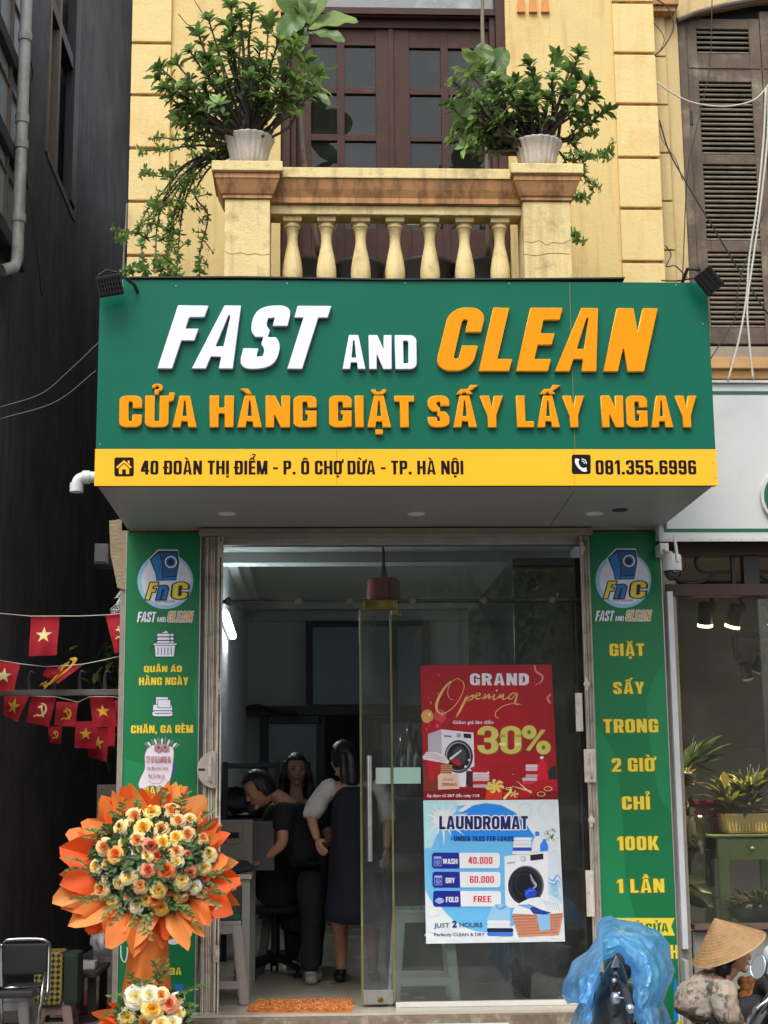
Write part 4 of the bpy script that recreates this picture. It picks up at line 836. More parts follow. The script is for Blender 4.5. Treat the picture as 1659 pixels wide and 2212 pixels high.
for k, c in enumerate(((216, 222, 238), (226, 230, 242), (206, 212, 230), (38, 66, 160), (220, 226, 240))):
    p('printed_towels', [rrect(1040 - k * 4, 440 + k * 36, 1228, 478 + k * 36, 16)], c, 9 + k % 2); p('printed_towels', [[(1045, 474 + k * 36), (1222, 474 + k * 36), (1222, 478 + k * 36), (1045, 478 + k * 36)]], (150, 160, 190), 11)
p('printed_bottle', [[(1270, 425), (1310, 425), (1335, 480), (1335, 590), (1228, 600), (1236, 500)]], (222, 228, 240), 9); p('printed_bottle', [rrect(1266, 378, 1310, 426, 8)], (58, 110, 196), 10)
p('printed_bottle', [[(1345, 480), (1380, 480), (1402, 520), (1402, 584), (1318, 586), (1318, 520)]], (44, 120, 214), 11); p('printed_bottle', [rrect(1348, 458, 1378, 482, 6)], (66, 140, 224), 11)
p('printed_pot', [[(1408, 505), (1482, 505), (1474, 592), (1414, 588)]], (206, 206, 214), 9)
for k in range(34):
    a = rnd.uniform(.1, 3.0); r = rnd.uniform(25, 105); x, y = 1436 + r * .8 * math.cos(a), 495 - r * 1.2 * math.sin(a); s_ = rnd.uniform(13, 22); q = a + rnd.uniform(-.5, .5)
    p('printed_leaf', [[(x, y), (x + s_ * .5 * math.cos(q) + 6, y - s_ * .6 * math.sin(q)), (x + s_ * math.cos(q) * 1.5, y - s_ * 1.6 * math.sin(q)), (x + s_ * .4 * math.cos(q) - 6, y - s_ * .8 * math.sin(q))]], rnd.choice(((30, 84, 44), (52, 112, 60), (22, 60, 36))), 10 + k % 4)
for k in range(9):
    a = -1.3 + k * .22; p('print_splash', [ribbon([(1400, 870 + k * 20), (1460 + k * 5, 900 + k * 22), (1500, 840 + k * 30), (1545, 900 + k * 26)], [3, 16, 12, 3], 6)], rnd.choice(((120, 184, 240), (70, 148, 224), (196, 222, 248))), 10)
p('printed_basket', [[(1018, 1262), (1565, 1240), (1520, 1478), (1090, 1500)]], (196, 132, 100), 12)
for j in range(7):
    for k in range(22):
        x0 = 1022 + j * 11 + k * 24.5 + (j % 2) * 12; y0 = 1272 + j * 31 - k * 1
        if x0 + 15 < 1560 - j * 8: p('printed_basket', [[(x0, y0), (x0 + 14, y0 - 1), (x0 + 14, y0 + 17), (x0, y0 + 18)]], (132, 78, 54), 13)
p('printed_cloth', [[(1020, 1250), (1060, 1160), (1200, 1090), (1300, 1075), (1440, 1120), (1560, 1150), (1560, 1245), (1300, 1262)]], (212, 216, 230), 14)
p('printed_cloth', [[(1080, 1160), (1200, 1150), (1330, 1210), (1440, 1240), (1380, 1262), (1250, 1255), (1200, 1190)]], (34, 58, 130), 15); p('printed_cloth', [[(1085, 1165), (1190, 1150), (1240, 1180), (1200, 1200)]], (110, 160, 220), 16); p('printed_cloth', [[(1282, 1262), (1420, 1258), (1428, 1420), (1318, 1436)]], (122, 176, 226), 15)
for k in range(6): p('printed_cloth', [ribbon([(1330 + k * 30, 1100 + k * 8), (1380 + k * 25, 1150), (1400 + k * 25, 1220)], [3, 7, 3], 5)], (160, 166, 190), 15)
p('printed_shirt', [[(760, 1290), (800, 1190), (850, 1150), (940, 1150), (1000, 1195), (1000, 1318), (745, 1325)]], (140, 184, 228), 12); p('printed_shirt', [[(845, 1150), (890, 1200), (950, 1148), (960, 1185), (890, 1215), (850, 1185)]], (96, 146, 204), 13)
for k, c in enumerate(((224, 228, 240), (206, 210, 226), (24, 30, 52), (52, 112, 196))):
    p('printed_towels', [rrect(755, 1322 + k * 42, 1004 + (k > 1) * 30, 1362 + k * 42, 18)], c, 11 + k % 2)
P2.g.done()
# ------------------------------------------------------------------ black stained building across the alley, left
m_lw_ = M('black_stained_wall', (.075, .072, .07), .85, .4, 1.3, .5, 30, spots=(.15, .145, .135), spot_scale=2.2, streak=(.02, .02, .02), streak_amt=.8)
m_tan = M('weathered_tan_frame', srgb(112, 100, 86), .7, .2, 8)
m_dfr = M('dark_metal_frame', (.02, .02, .022), .5, .2, 8)
lb = thing('stained_building', 'black stained tall building along the alley at the far left', 'building', (-2.4, 14, 0))
XW = -2.2
y0, y1 = at(96, 340, X=XW).y, at(162, 475, X=XW).y; wz = (at(96, 340, X=XW).z + at(162, 475, X=XW).z) / 2
bm = NB(); box(bm, -6, XW, 9.0, y0, 0, 15); box(bm, -6, XW, y1, 24, 0, 15); box(bm, -6, XW, y0, y1, 0, wz); box(bm, -6, XW - .3, y0, y1, wz, 15); obj('wall', bm, m_lw_, lb)
bm = NB(); box(bm, XW - .1, XW + .012, y0 + .02, y0 + .1, wz + .02, 9); box(bm, XW - .1, XW + .008, y1 - .12, y1 - .03, wz + .02, 9); box(bm, XW - .1, XW + .006, y0 + .5, y0 + .58, wz + .02, 9); box(bm, XW - .1, XW + .01, y0 + .1, y1 - .12, wz, wz + .06); wf = obj('window_frame', bm, m_tan, lb)
bm = NB(); box(bm, XW - .09, XW + .004, y0 + .1, y1 - .12, wz + 1.35, wz + 1.47); box(bm, XW - .06, XW + .02, y1 - .35, y1 - .13, wz + .1, 9); obj('transom', bm, m_dfr, wf)
bm = NB(); box(bm, XW - .2, XW - .195, y0, y1, wz, 9); obj('pane', bm, glass_mat('dark_window_glass', (.1, .11, .12), 1.0, .05, .05), wf)
# glazed bay nearest the street
m_slab = M('dirty_bay_ledge', (.03, .03, .03), .8, .3, 6, .3)
XB = -2.14
zz = [at(40, 180, X=XB).z, at(55, 415, X=XB).z, at(27, 555, X=XB).z]
for i, z in enumerate(zz):
    bm = NB(); box(bm, XW, XB + .04, 9.2, 10.75, z - .02, z + .09, .01); obj('bay_ledge', bm, m_slab, lb)
m_bay = M('frosted_bay_pane', srgb(150, 160, 166), .35, .2, 2.5, streak=srgb(70, 72, 74), streak_amt=.5)
for za, zb_ in ((zz[0] + .091, 8.4), (zz[1] + .091, zz[0] - .021), (zz[2] + .091, zz[1] - .021)):
    bm = NB(); box(bm, XW + .005, XB - .01, 9.22, 10.65, za, zb_); f = obj('bay_pane', bm, m_bay, lb)
    bm = NB()
    for y in (9.7, 10.15, 10.62): box(bm, XB - .0095, XB + .012, y, y + .045, za, zb_)
    n = int((zb_ - za) / .42)
    for k in range(1, n + 1): box(bm, XB - .0095, XB + .008, 9.3, 10.65, za + k * .42 - .014, za + k * .42)
    obj('glazing_bar', bm, m_tan, f)
bm = NB(); a, b = at(60, 0, X=-2.06), at(33, 590, X=-2.06); yy = (a.y + b.y) / 2
tube(bm, [(-2.06, yy, 8), (-2.06, yy, b.z + .12), (-2.07, yy - .03, b.z + .05), (-2.14, yy - .1, b.z)], .042, 14)
for y in (65, 260, 320, 490): z = at(45, y, X=-2.06).z; tube(bm, [(-2.06, yy, z), (-2.06, yy, z + .06)], .05, 14)
tag(obj('drain_pipe', bm, M('dirty_white_pipe', srgb(176, 176, 172), .5, .15, 8, spots=srgb(70, 66, 60), spot_scale=6, streak=srgb(60, 58, 55), streak_amt=.5), auto=40), 'dirty white drain pipe running up the black stained building', 'pipe')
def cable(name, pts, r, m, label, cat='cable', group=None, n=6, sm=8):
    bm = NB(); tube(bm, catmull(pts, sm) if sm else pts, r, n); return tag(obj(name, bm, m, smooth=True), label, cat, group)
m_cab = M('black_cable', (.015, .015, .015), .5); m_cabw = M('grey_white_cable', srgb(190, 186, 174), .5, .1); m_cabg = M('grey_cable', (.1, .1, .1), .5)
cable('cable', [at(48, 0, Y=10.6), at(55, 90, Y=10.6), at(70, 170, Y=10.7), at(20, 215, Y=10.5), at(0, 232, Y=10.4)], .006, m_cab, 'black cable looping beside the dirty drain pipe')
cable('cable', [at(0, 268, Y=10.6), at(40, 330, Y=10.6), at(60, 400, Y=10.6), at(78, 520, Y=10.6), at(90, 640, Y=10.7)], .006, m_cab, 'black cable running down the black wall below the window')
for k, (pts) in enumerate(([(0, 880), (90, 850), (150, 800), (213, 740)], [(0, 905), (120, 868), (208, 800)])):
    cable('cable', [at(x, y, Y=9.2) for x, y in pts], .003, m_cabg, ('thin grey cable', 'lower thin grey cable')[k] + ' crossing the dark alley towards the green sign')
# far end of the alley
ae = thing('alley_end_house', 'dim house closing the far end of the dark alley', 'house', (-1.6, 20, 0))
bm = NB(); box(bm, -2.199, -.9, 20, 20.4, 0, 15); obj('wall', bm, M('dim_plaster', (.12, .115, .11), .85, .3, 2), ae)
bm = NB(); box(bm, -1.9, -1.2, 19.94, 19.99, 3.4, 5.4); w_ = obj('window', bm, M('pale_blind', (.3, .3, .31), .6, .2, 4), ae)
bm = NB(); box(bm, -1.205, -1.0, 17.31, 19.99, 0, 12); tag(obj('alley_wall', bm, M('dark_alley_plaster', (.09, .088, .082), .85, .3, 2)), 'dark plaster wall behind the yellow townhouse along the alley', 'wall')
bm = NB(); a = at(222, 1200, Y=13); box(bm, a.x - .06, a.x + .06, 12.9, 13.2, a.z - .09, a.z + .09, .02); box(bm, a.x - .05, a.x + .045, 12.88, 12.899, a.z - .07, a.z + .03, .004)
tag(obj('fan_unit', bm, M('grey_white_casing', (.45, .45, .46), .5, .1)), 'pale box unit mounted high in the alley beside the plaster corbel', 'appliance')
m_wire = M('white_plastic_wire', (.7, .7, .68), .4)
hg = thing('coat_hanger', 'white plastic coat hangers bunched on a hook left of the green board', 'coat hanger', tuple(at(255, 1300, Y=9.75)))
for k in range(4):
    bm = NB(); o = Vector((0, .025 * k, 0)); dz = k * 3
    tube(bm, [at(x, y + dz, Y=9.7) + o for x, y in ((262, 1296), (238, 1316), (276, 1319), (262, 1296))], .004, 6)
    tube(bm, catmull([at(x - k * 4, y + dz, Y=9.7) + o for x, y in ((262, 1296), (262, 1288), (268, 1283), (264, 1277), (257, 1280))], 4), .0035, 6); obj('hanger', bm, m_wire, hg)
# foliage glimpsed down the alley
def leaf_quad(bm, p, d, up, L, Wd, mi=0, fold=.15, seg=3):
    d = Vector(d).normalized(); s_ = d.cross(Vector(up)); s_ = s_.normalized() if s_.length > 1e-4 else Vector((1, 0, 0)); n_ = s_.cross(d)
    rows = []
    for i in range(seg + 1):
        t = i / seg; wdt = Wd * math.sin(math.pi * min(.97, max(.06, t ** 1.25 * .93 + .06))) * .5
        c = Vector(p) + d * (L * t) - n_ * (L * .18 * t * t)
        rows.append([bm.verts.new(c - s_ * wdt + n_ * wdt * fold * 2), bm.verts.new(c), bm.verts.new(c + s_ * wdt + n_ * wdt * fold * 2)])
    for a, b in zip(rows, rows[1:]):
        for k in (0, 1): bm.faces.new((a[k], a[k + 1], b[k + 1], b[k])).material_index = mi
def rv(r=1): return Vector((rnd.uniform(-r, r), rnd.uniform(-r, r), rnd.uniform(-r, r)))
def leafmat(name, c, k=.35): return M(name, c, .4, .3, 9, trans=k, spec=.4)
m_lfd = leafmat('dark_leaf', (.085, .15, .05)); m_lf = leafmat('green_leaf', (.18, .31, .08)); m_lfy = leafmat('light_green_leaf', (.31, .45, .12)); m_bark = M('thorny_bark', (.06, .045, .035), .9, .3, 30, .5, 90)
bm = NB(); c = at(266, 1500, Y=14)
for k in range(260): leaf_quad(bm, c + Vector((rnd.gauss(0, .13), rnd.gauss(0, .25), rnd.gauss(0, .3))), rv(), (0, 0, 1), .14, .06, rnd.randrange(2))
tag(obj('alley_bush', bm, (m_lfd, m_lf), smooth=True), 'leafy green bush deep in the alley behind the bunting', 'bush')
pc = at(232, 1800, Y=11.6); bm = NB(); box(bm, pc.x - .07, pc.x + .07, 11.5, 11.7, .12, pc.z + .35, .01); pst = obj('alley_post', bm, M('peeling_paint_post', srgb(128, 122, 112), .85, .2, 9, .5, spots=srgb(50, 48, 46), spot_scale=8)); tag(pst, 'peeling pale concrete post in the alley below the flags', 'post')
nb_ = at(277, 1763, Y=10.4); nt_ = thing('wall_notice', 'small pinkish notice board with red lines in the alley', 'notice', tuple(nb_))
bm = NB(); box(bm, nb_.x - .075, nb_.x + .075, 10.4, 10.41, nb_.z - .075, nb_.z + .075); obj('board', bm, M('faded_pink_board', srgb(140, 110, 108), .6, .1), nt_)
bm = NB()
for k in range(4):
    for j in range(5): box(bm, nb_.x - .06 + j * .025, nb_.x - .042 + j * .025, 10.397, 10.3995, nb_.z + .04 - k * .032, nb_.z + .052 - k * .032)
obj('faded_lettering', bm, M('faded_red_ink', srgb(150, 40, 44), .6), nt_)

# gate bar with spikes
gb = thing('alley_gate', 'dark steel gate bar with curved spikes across the alley', 'gate', (-1.7, 9.95, 2.2)); zg = at(130, 1496, Y=9.95).z
bm = NB(); box(bm, -2.199, -1.21, 9.93, 9.97, zg - .02, zg + .018, .004); obj('gate_bar', bm, M('worn_grey_steel', (.1, .095, .09), .5, .3, 12), gb)
for px in (8, 62, 116, 172, 227):
    p = at(px, 1490, Y=9.95); bm = NB(); s_ = -1 if px in (116,) else 1
    tube(bm, catmull([(p.x, 9.95, zg + .02), (p.x - .004 * s_, 9.95, zg + .09), (p.x + .008 * s_, 9.95, zg + .135), (p.x + .035 * s_, 9.95, zg + .125)], 5), [.014 * (1 - .75 * k / 15) for k in range(16)], 8); obj('spike', bm, m_dfr, gb)

# bunting
m_flag = M('red_flag_cloth', srgb(190, 34, 50), .8, .1, 14, .15, 120, trans=.3); m_flagw = M('pale_yellow_emblem', srgb(236, 214, 150), .8, .06); m_flagy = M('gold_yellow_emblem', srgb(224, 178, 50), .8, .06)
def star(cx, cy, r): return [(cx + math.sin(k * math.pi / 5) * r * (1 if k % 2 == 0 else .39), cy - math.cos(k * math.pi / 5) * r * (1 if k % 2 == 0 else .39)) for k in range(10)]
SICK = [[(math.cos(a) * .26 + .5, -math.sin(a) * .26 + .5) for a in [math.radians(t) for t in range(100, -116, -12)]] + [(math.cos(a) * .2 + .475, -math.sin(a) * .205 + .485) for a in [math.radians(t) for t in range(-112, 101, 12)]], [(.42, .66), (.46, .71), (.3, .82), (.26, .77)]]
HAM = [[(.36, .38), (.52, .30), (.56, .38), (.40, .46)], [(.47, .40), (.53, .37), (.72, .74), (.66, .77)]]
def flag(corners, Y, emb, col, label, skew=0, ph=0, amp=.012):
    C4 = [at(x, y, Y=Y) for x, y in corners]     # top left, top right, bottom right, bottom left
    def fn(u, v, lift=0):
        p = (C4[0] * (1 - u) + C4[1] * u) * (1 - v) + (C4[3] * (1 - u) + C4[2] * u) * v
        return p + Vector((0, amp * v * math.sin(u * 7 + ph + v * 2) + amp * .6 * math.sin(v * 6 + ph) - lift, 0))
    root = thing('bunting_flag', label, 'flag', tuple(C4[0]), 'red bunting flags strung over the alley')
    bm = NB(); n = 12; g = [[bm.verts.new(fn(i / n, j / n)) for i in range(n + 1)] for j in range(n + 1)]
    for j in range(n):
        for i in range(n): bm.faces.new((g[j][i], g[j][i + 1], g[j + 1][i + 1], g[j + 1][i]))
    obj('cloth', bm, m_flag, root, smooth=True)
    shapes = [[star(.5, .5, .3)]] if emb == 's' else [[l] for l in SICK + HAM]
    bm = NB()
    for i, l in enumerate(shapes):
        me = fill([[(x, -y) for x, y in q] for q in l]); b2 = NB(); b2.from_mesh(me); bmesh.ops.triangulate(b2, faces=b2.faces[:]); bmesh.ops.subdivide_edges(b2, edges=b2.edges[:], cuts=1); me2 = bpy.data.meshes.new('t'); b2.to_mesh(me2); b2.free()
        asp = (C4[1] - C4[0]).length / max(.01, (C4[3] - C4[0]).length)
        for v in me2.vertices: v.co = fn(v.co.x, (-v.co.y - .5) * asp + .48, .003 + .0004 * i)
        bm.from_mesh(me2)
    obj('emblem', bm, col, root)
def fpos(x, y): return (x * .29165, 1123.2 + y * .29165)
FL = [([(228, 715), (440, 712), (420, 1000), (212, 1010)], 9.7, 's', m_flagw, 'red flag with pale yellow star, alone on the upper cord', .3),
      ([(778, 703), (950, 688), (955, 975), (850, 985)], 9.7, 'h', m_flagw, 'red flag with hammer emblem folded against the left green board', 1.4),
      ([(-60, 1030), (150, 1068), (105, 1262), (-80, 1270)], 9.75, 's', m_flagw, 'red star flag cut off at the left edge on the middle cord', 2),
      ([(345, 1085), (622, 1066), (430, 1212), (315, 1150)], 9.8, 'h', m_flagy, 'red hammer flag blown sideways on the middle cord', .8),
      ([(885, 1010), (990, 985), (990, 1110), (938, 1102)], 9.8, 's', m_flagw, 'small red flag corner against the green board under the folded flag', .2),
      ([(30, 1290), (215, 1305), (130, 1500), (25, 1440)], 10.1, 's', m_flagy, 'slanting dark red star flag below the gate bar at the left', 2.2),
      ([(235, 1305), (415, 1310), (362, 1532), (192, 1495)], 10.05, 'h', m_flagw, 'larger red flag with pale hammer emblem below the gate bar', .5),
      ([(420, 1345), (578, 1355), (558, 1532), (403, 1522)], 10.15, 'h', m_flagy, 'smaller red flag with gold hammer emblem below the gate bar', 3),
      ([(662, 1308), (838, 1310), (866, 1530), (690, 1538)], 10.0, 's', m_flagy, 'bright red star flag below the gate bar nearest the green board', 1.1),
      ([(848, 1335), (985, 1345), (970, 1570), (868, 1560)], 10.1, 's', m_flagy, 'red star flag partly hidden by the green board edge', 2.7),
      ([(560, 1492), (720, 1488), (712, 1692), (552, 1688)], 10.9, 's', m_flagy, 'dim red star flag hanging lower behind the front row', 1.9),
      ([(655, 1545), (812, 1540), (790, 1792), (650, 1750)], 11.0, 's', m_flagy, 'lowest dim red star flag of the bunting', .6),
      ([(352, 1530), (460, 1528), (450, 1660), (370, 1650)], 11.2, 'h', m_flagy, 'darkest small red hammer flag deep in the alley', 1.2)]
for cs, Y, e, col, lab, ph in FL: flag([fpos(*c) for c in cs], Y, e, col, lab, 0, ph)
bm = NB(); a = at(*fpos(825, 1600), Y=10.95); box(bm, a.x - .025, a.x + .025, 10.95, 10.952, a.z - .07, a.z + .07); tag(obj('ribbon_strip', bm, M('bright_red_ribbon', srgb(214, 30, 44), .7, trans=.3)), 'narrow bright red strip hanging between the dim flags', 'ribbon')
for pts, Y, lab in (([(-40, 688), (0, 692), (230, 713), (600, 712), (780, 704), (985, 684)], 9.695, 'upper bunting cord over the alley'), ([(-60, 1030), (150, 1066), (330, 1086), (480, 1080), (620, 1068), (780, 1035), (985, 985)], 9.79, 'middle bunting cord over the alley'), ([(0, 1288), (215, 1304), (415, 1310), (578, 1350), (662, 1310), (838, 1310), (985, 1340)], 10.04, 'lower bunting cord behind the gate bar')):
    bm = NB(); tube(bm, [at(*fpos(*p), Y=Y) for p in pts], .003, 5); tag(obj('string_line', bm, m_cabw), lab, 'cord')
# drain elbow at the sign
bm = NB(); e0, e1 = at(208, 1031, Y=8.6), at(166, 1040, Y=8.6)
tube(bm, catmull([e0 + Vector((.3, 0, 0)), e0, (e1.x + .05, 8.6, e0.z), (e1.x + .012, 8.6, e0.z - .015), (e1.x, 8.6, e0.z - .05), (e1.x, 8.6, e0.z - .075)], 6), .033, 16)
tube(bm, [(e1.x, 8.6, e0.z - .035), (e1.x, 8.6, e0.z - .085)], .039, 16); tube(bm, [(e0.x - .035, 8.6, e0.z), (e0.x - .075, 8.6, e0.z)], .039, 16)
tag(obj('drain_elbow', bm, M('grey_white_pvc', (.6, .62, .62), .4, .06), auto=40), 'short white pvc drain elbow poking out left of the sign', 'pipe')

# things on the alley floor
m_chr = M('chrome_tube', (.3, .3, .3), .25, .2, metal=1); m_vinyl = M('black_vinyl_seat', (.012, .012, .013), .5, .1)
q = lambda x, y, Y: at(x / 3, 1641.6 + y / 3, Y=Y)
ch = thing('folding_chair', 'black folding chair with chrome tube frame at the bottom left', 'chair', tuple(q(160, 1900, 9.5)))
bm = NB(); tube(bm, catmull([q(10, 1720, 9.6), q(8, 1240, 9.7), q(25, 1180, 9.7), q(80, 1165, 9.7), q(250, 1163, 9.7), q(305, 1180, 9.7), q(318, 1230, 9.7), q(310, 1480, 9.62), q(295, 1560, 9.55)], 6), .0125, 10); tube(bm, [q(290, 1375, 9.5), q(268, 1530, 9.45), q(240, 1760, 9.35)], .0125, 10); tube(bm, [q(0, 1480, 9.3), q(120, 1475, 9.3), q(280, 1470, 9.5)], .01, 8); obj('frame', bm, m_chr, ch, smooth=True)
a, b = q(20, 1190, 9.7), q(305, 1390, 9.68); bm = NB(); box(bm, a.x, b.x, 9.675, 9.705, b.z, a.z, .012); obj('backrest', bm, m_vinyl, ch)
a, b = q(-10, 1470, 9.3), q(285, 1470, 9.6); bm = NB(); box(bm, a.x, b.x, 9.25, 9.66, b.z - .025, b.z + .02, .015); obj('seat', bm, m_vinyl, ch)
def stool(name, cx, cy, z0, h, w0, w1, m, label, cat='stool', group=None, rot=0):
    """plastic stool: square seat with rounded rim, four splayed legs, skirt and low rail"""
    r = thing(name, label, cat, (0, 0, 0), group); a, b = w0 / 2, w1 / 2; t = h * .075
    bm = NB(); box(bm, -a, a, -a, a, h - .03, h, .012); obj('seat', bm, m, r, local=True)
    bm = NB()
    for k in range(4):
        for j in range(4): box(bm, -a * .6 + k * a * .32, -a * .6 + k * a * .32 + a * .2, -a * .6 + j * a * .32, -a * .6 + j * a * .32 + a * .2, h - .004, h + .0025)
    obj('seat_grip', bm, m, r, local=True)
    for sx in (-1, 1):
        for sy in (-1, 1):
            bm = NB(); d = Vector((sx * (b - a), sy * (b - a), -(h - .02))); p0 = Vector((sx * (a - .03), sy * (a - .03), h - .02)); wv = .032
            top = [p0 + Vector((u * wv, v * wv, 0)) for u, v in ((-1, -1), (1, -1), (1, 1), (-1, 1))]; bot = [p0 + d + Vector((u * wv * .85, v * wv * .85, 0)) for u, v in ((-1, -1), (1, -1), (1, 1), (-1, 1))]
            T = [bm.verts.new(p) for p in top]; Bv = [bm.verts.new(p) for p in bot]
            for k in range(4): bm.faces.new((T[k], T[(k + 1) % 4], Bv[(k + 1) % 4], Bv[k]))
            bm.faces.new(T[::-1]); bm.faces.new(Bv); fixn(bm); bmesh.ops.bevel(bm, geom=bm.edges[:], offset=.008, segments=2, affect='EDGES'); obj('leg', bm, m, r, local=True)
    for zz_, hh in ((h - .055, .05), (h * .24, h * .09)):
        f = 1 - zz_ / h; c = a - .018 + (b - a) * f; bm = NB(); th = .009
        for s_ in (-1, 1):
            box(bm, -c, c, s_ * c - th, s_ * c + th, zz_ - hh / 2, zz_ + hh / 2, .004); box(bm, s_ * c - th, s_ * c + th, -c + th, c - th, zz_ - hh / 2, zz_ + hh / 2, .004)
        obj('skirt' if zz_ > h * .5 else 'rail', bm, m, r, local=True)
    r.location = (cx, cy, z0); r.rotation_euler.z = rot; return r
m_stp = M('dusty_pink_plastic', srgb(136, 112, 106), .5, .1); m_stw = M('grey_white_plastic', srgb(150, 150, 146), .5, .1); m_stg = M('warm_grey_plastic', srgb(150, 140, 132), .45, .06, 4); m_std = M('pale_green_grey_plastic', srgb(206, 214, 202), .45, .05, 4)
bg_ = q(375, 1400, 10.3); bag = thing('woven_bag', 'yellow and black checked woven bag on a low pink stool', 'bag', tuple(bg_))
bm = NB(); w2, h2 = .26, .33; box(bm, bg_.x - .14, bg_.x + .045, 10.2, 10.45, bg_.z - .17, bg_.z + .16, .03)
mcheck = M('yellow_black_weave', (.05, .045, .02), .7); nt = mcheck.node_tree; ck = nt.nodes.new('ShaderNodeTexChecker'); ck.inputs['Scale'].default_value = 42; ck.inputs[1].default_value = (.35, .26, .04, 1); ck.inputs[2].default_value = (.02, .02, .012, 1)
mp = nt.nodes.new('ShaderNodeMapping'); mp.inputs['Rotation'].default_value = (0, .78, 0); tcn = nt.nodes.new('ShaderNodeTexCoord'); nt.links.new(tcn.outputs['Object'], mp.inputs[0]); nt.links.new(mp.outputs[0], ck.inputs[0]); nt.links.new(ck.outputs[0], nt.nodes['Principled BSDF'].inputs['Base Color'])
obj('body', bm, mcheck, bag)
bm = NB(); box(bm, bg_.x + .046, bg_.x + .14, 10.22, 10.46, bg_.z - .17, bg_.z + .15, .03); obj('side_pocket', bm, M('dark_green_canvas', (.015, .03, .022), .8), bag)
p = q(365, 1560, 10.3); stool('low_stool', p.x, 10.33, .125, p.z - .125, .2, .26, m_stp, 'low dusty pink plastic stool under the checked bag')
p = q(70, 1580, 9.95); stool('low_stool', p.x, 9.95, .125, max(.25, p.z - .125), .24, .3, m_stw, 'low white plastic stool behind the folding chair')
bn = q(550, 1350, 10.8); bt_ = thing('wooden_bench', 'dark wooden bench in the alley beside the checked bag', 'bench', tuple(bn)); bm = NB(); box(bm, bn.x - .1, bn.x + .12, 10.5, 11.2, bn.z - .03, bn.z, .006); obj('seat', bm, M('dark_bench_wood', (.03, .02, .015), .6, .3, 12), bt_)
for x in (-.08, .08):
    for y in (10.56, 11.12): bm = NB(); box(bm, bn.x + x - .025, bn.x + x + .025, y, y + .05, .126, bn.z - .0305); obj('leg', bm, MATS['dark_bench_wood'], bt_)
bm = NB(); box(bm, bn.x - .06, bn.x + .08, 10.7, 10.85, bn.z + .001, bn.z + .05, .01); tag(obj('glass_tray', bm, M('pale_tray', (.5, .5, .5), .3)), 'small pale tray lying on the dark wooden bench', 'tray')
bm = NB(); box(bm, -1.75, -1.22, 10.9, 13, .127, .135); tag(obj('alley_path', bm, M('red_alley_tile', srgb(130, 66, 54), .5, .2, 5)), kind='structure')
def crumple(name, c, rx, ry, rz, m, label, cat, seed=1, amp=.3, n=4):
    bm = NB(); bmesh.ops.create_icosphere(bm, subdivisions=n, radius=1)
    for v in bm.verts:
        k = 1 + amp * (noise.noise(v.co * 1.9 + Vector((seed, 0, 0))) + .6 * abs(noise.noise(v.co * 4.3 + Vector((0, seed, 0)))))
        v.co = Vector(c) + Vector((v.co.x * rx, v.co.y * ry, v.co.z * rz)) * k
    return tag(obj(name, bm, m, smooth=True), label, cat)
m_clear = M('clear_plastic_film', (.25, .25, .25), .15, .3, 9, spec=.8)
crumple('plastic_sack', q(680, 1150, 10.2), .09, .1, .12, m_clear, 'dark translucent plastic sack hanging behind the orange wrapping', 'sack', 3)

# ------------------------------------------------------------------ neighbour on the right: old house with louvred shutters over a plant shop
m_ny = M('ochre_neighbour_paint', srgb(204, 180, 126), .8, .08, 2, .25, 45, spots=srgb(160, 126, 70), spot_scale=2.5, streak=srgb(130, 100, 60), streak_amt=.4)
m_sh = M('weathered_brown_shutter', srgb(98, 84, 70), .8, .25, 6, .3, 60, spots=srgb(150, 138, 118), spot_amt=.75, spot_scale=4, streak=srgb(52, 42, 38), streak_amt=.6)
m_sl = M('weathered_slat', srgb(136, 124, 108), .7, .25, 7, spots=srgb(70, 58, 52), spot_amt=.6, spot_scale=5)
m_sign = M('white_sign_sheet', srgb(205, 206, 205), .4, .03, 2, spots=srgb(170, 170, 166), spot_amt=.3); m_dg = M('dark_green_border', srgb(18, 92, 62), .45)
m_iron = M('black_iron', (.015, .014, .014), .5, .2); m_mar = M('maroon_beam', srgb(52, 28, 28), .55, .2, 6)
NY = 9.6
nbr = thing('neighbour_house', 'ochre neighbouring house with louvred shutters above a plant shop', 'house', (2.9, 9.6, 0))
nx0 = 2.27; wx0 = at(1484, 500, Y=NY).x
def nz(py): return at(1580, py, Y=NY).z
bm = NB(); box(bm, nx0, wx0, NY, 9.9, 3.2, 7.7); box(bm, wx0, 4.6, NY, 9.9, 3.2, nz(780)); box(bm, wx0, 4.6, NY + .2, 9.95, nz(780), 7.7)
arc = [(wx0, nz(46)), (wx0 + .12, nz(30)), (wx0 + .3, nz(14)), (wx0 + .55, nz(-2)), (wx0 + .8, nz(-10)), (4.6, nz(-10)), (4.6, 7.7), (wx0, 7.7)]
prism(bm, arc, NY - .01, NY + .19); obj('upper_wall', fixn(bm), m_ny, nbr)
bm = NB(); tube(bm, [(x, NY - .012, z - .004) for x, z in arc[:6]], .018, 8); obj('arch_moulding', bm, m_tan, nbr)
qs = [at(1440, y, Y=NY - .03).z for y in (-75, 20, 122, 226, 330, 434, 540, 640)]
for a, b in zip(qs, qs[1:]):
    bm = NB(); box(bm, nx0 - .03, at(1446, 330, Y=NY).x, NY - .03, NY - .001, b + .006, a - .006, .005); obj('quoin_block', bm, m_ny, nbr)
bm = NB(); p = at(1412, 3, Y=9.5); box(bm, nx0 - .09, wx0 - .01, 9.48, NY - .002, p.z - .03, p.z + .05, .008); box(bm, nx0 - .07, wx0 - .03, 9.5, NY - .002, p.z - .07, p.z - .031, .006); obj('capital', bm, m_terra, nbr)
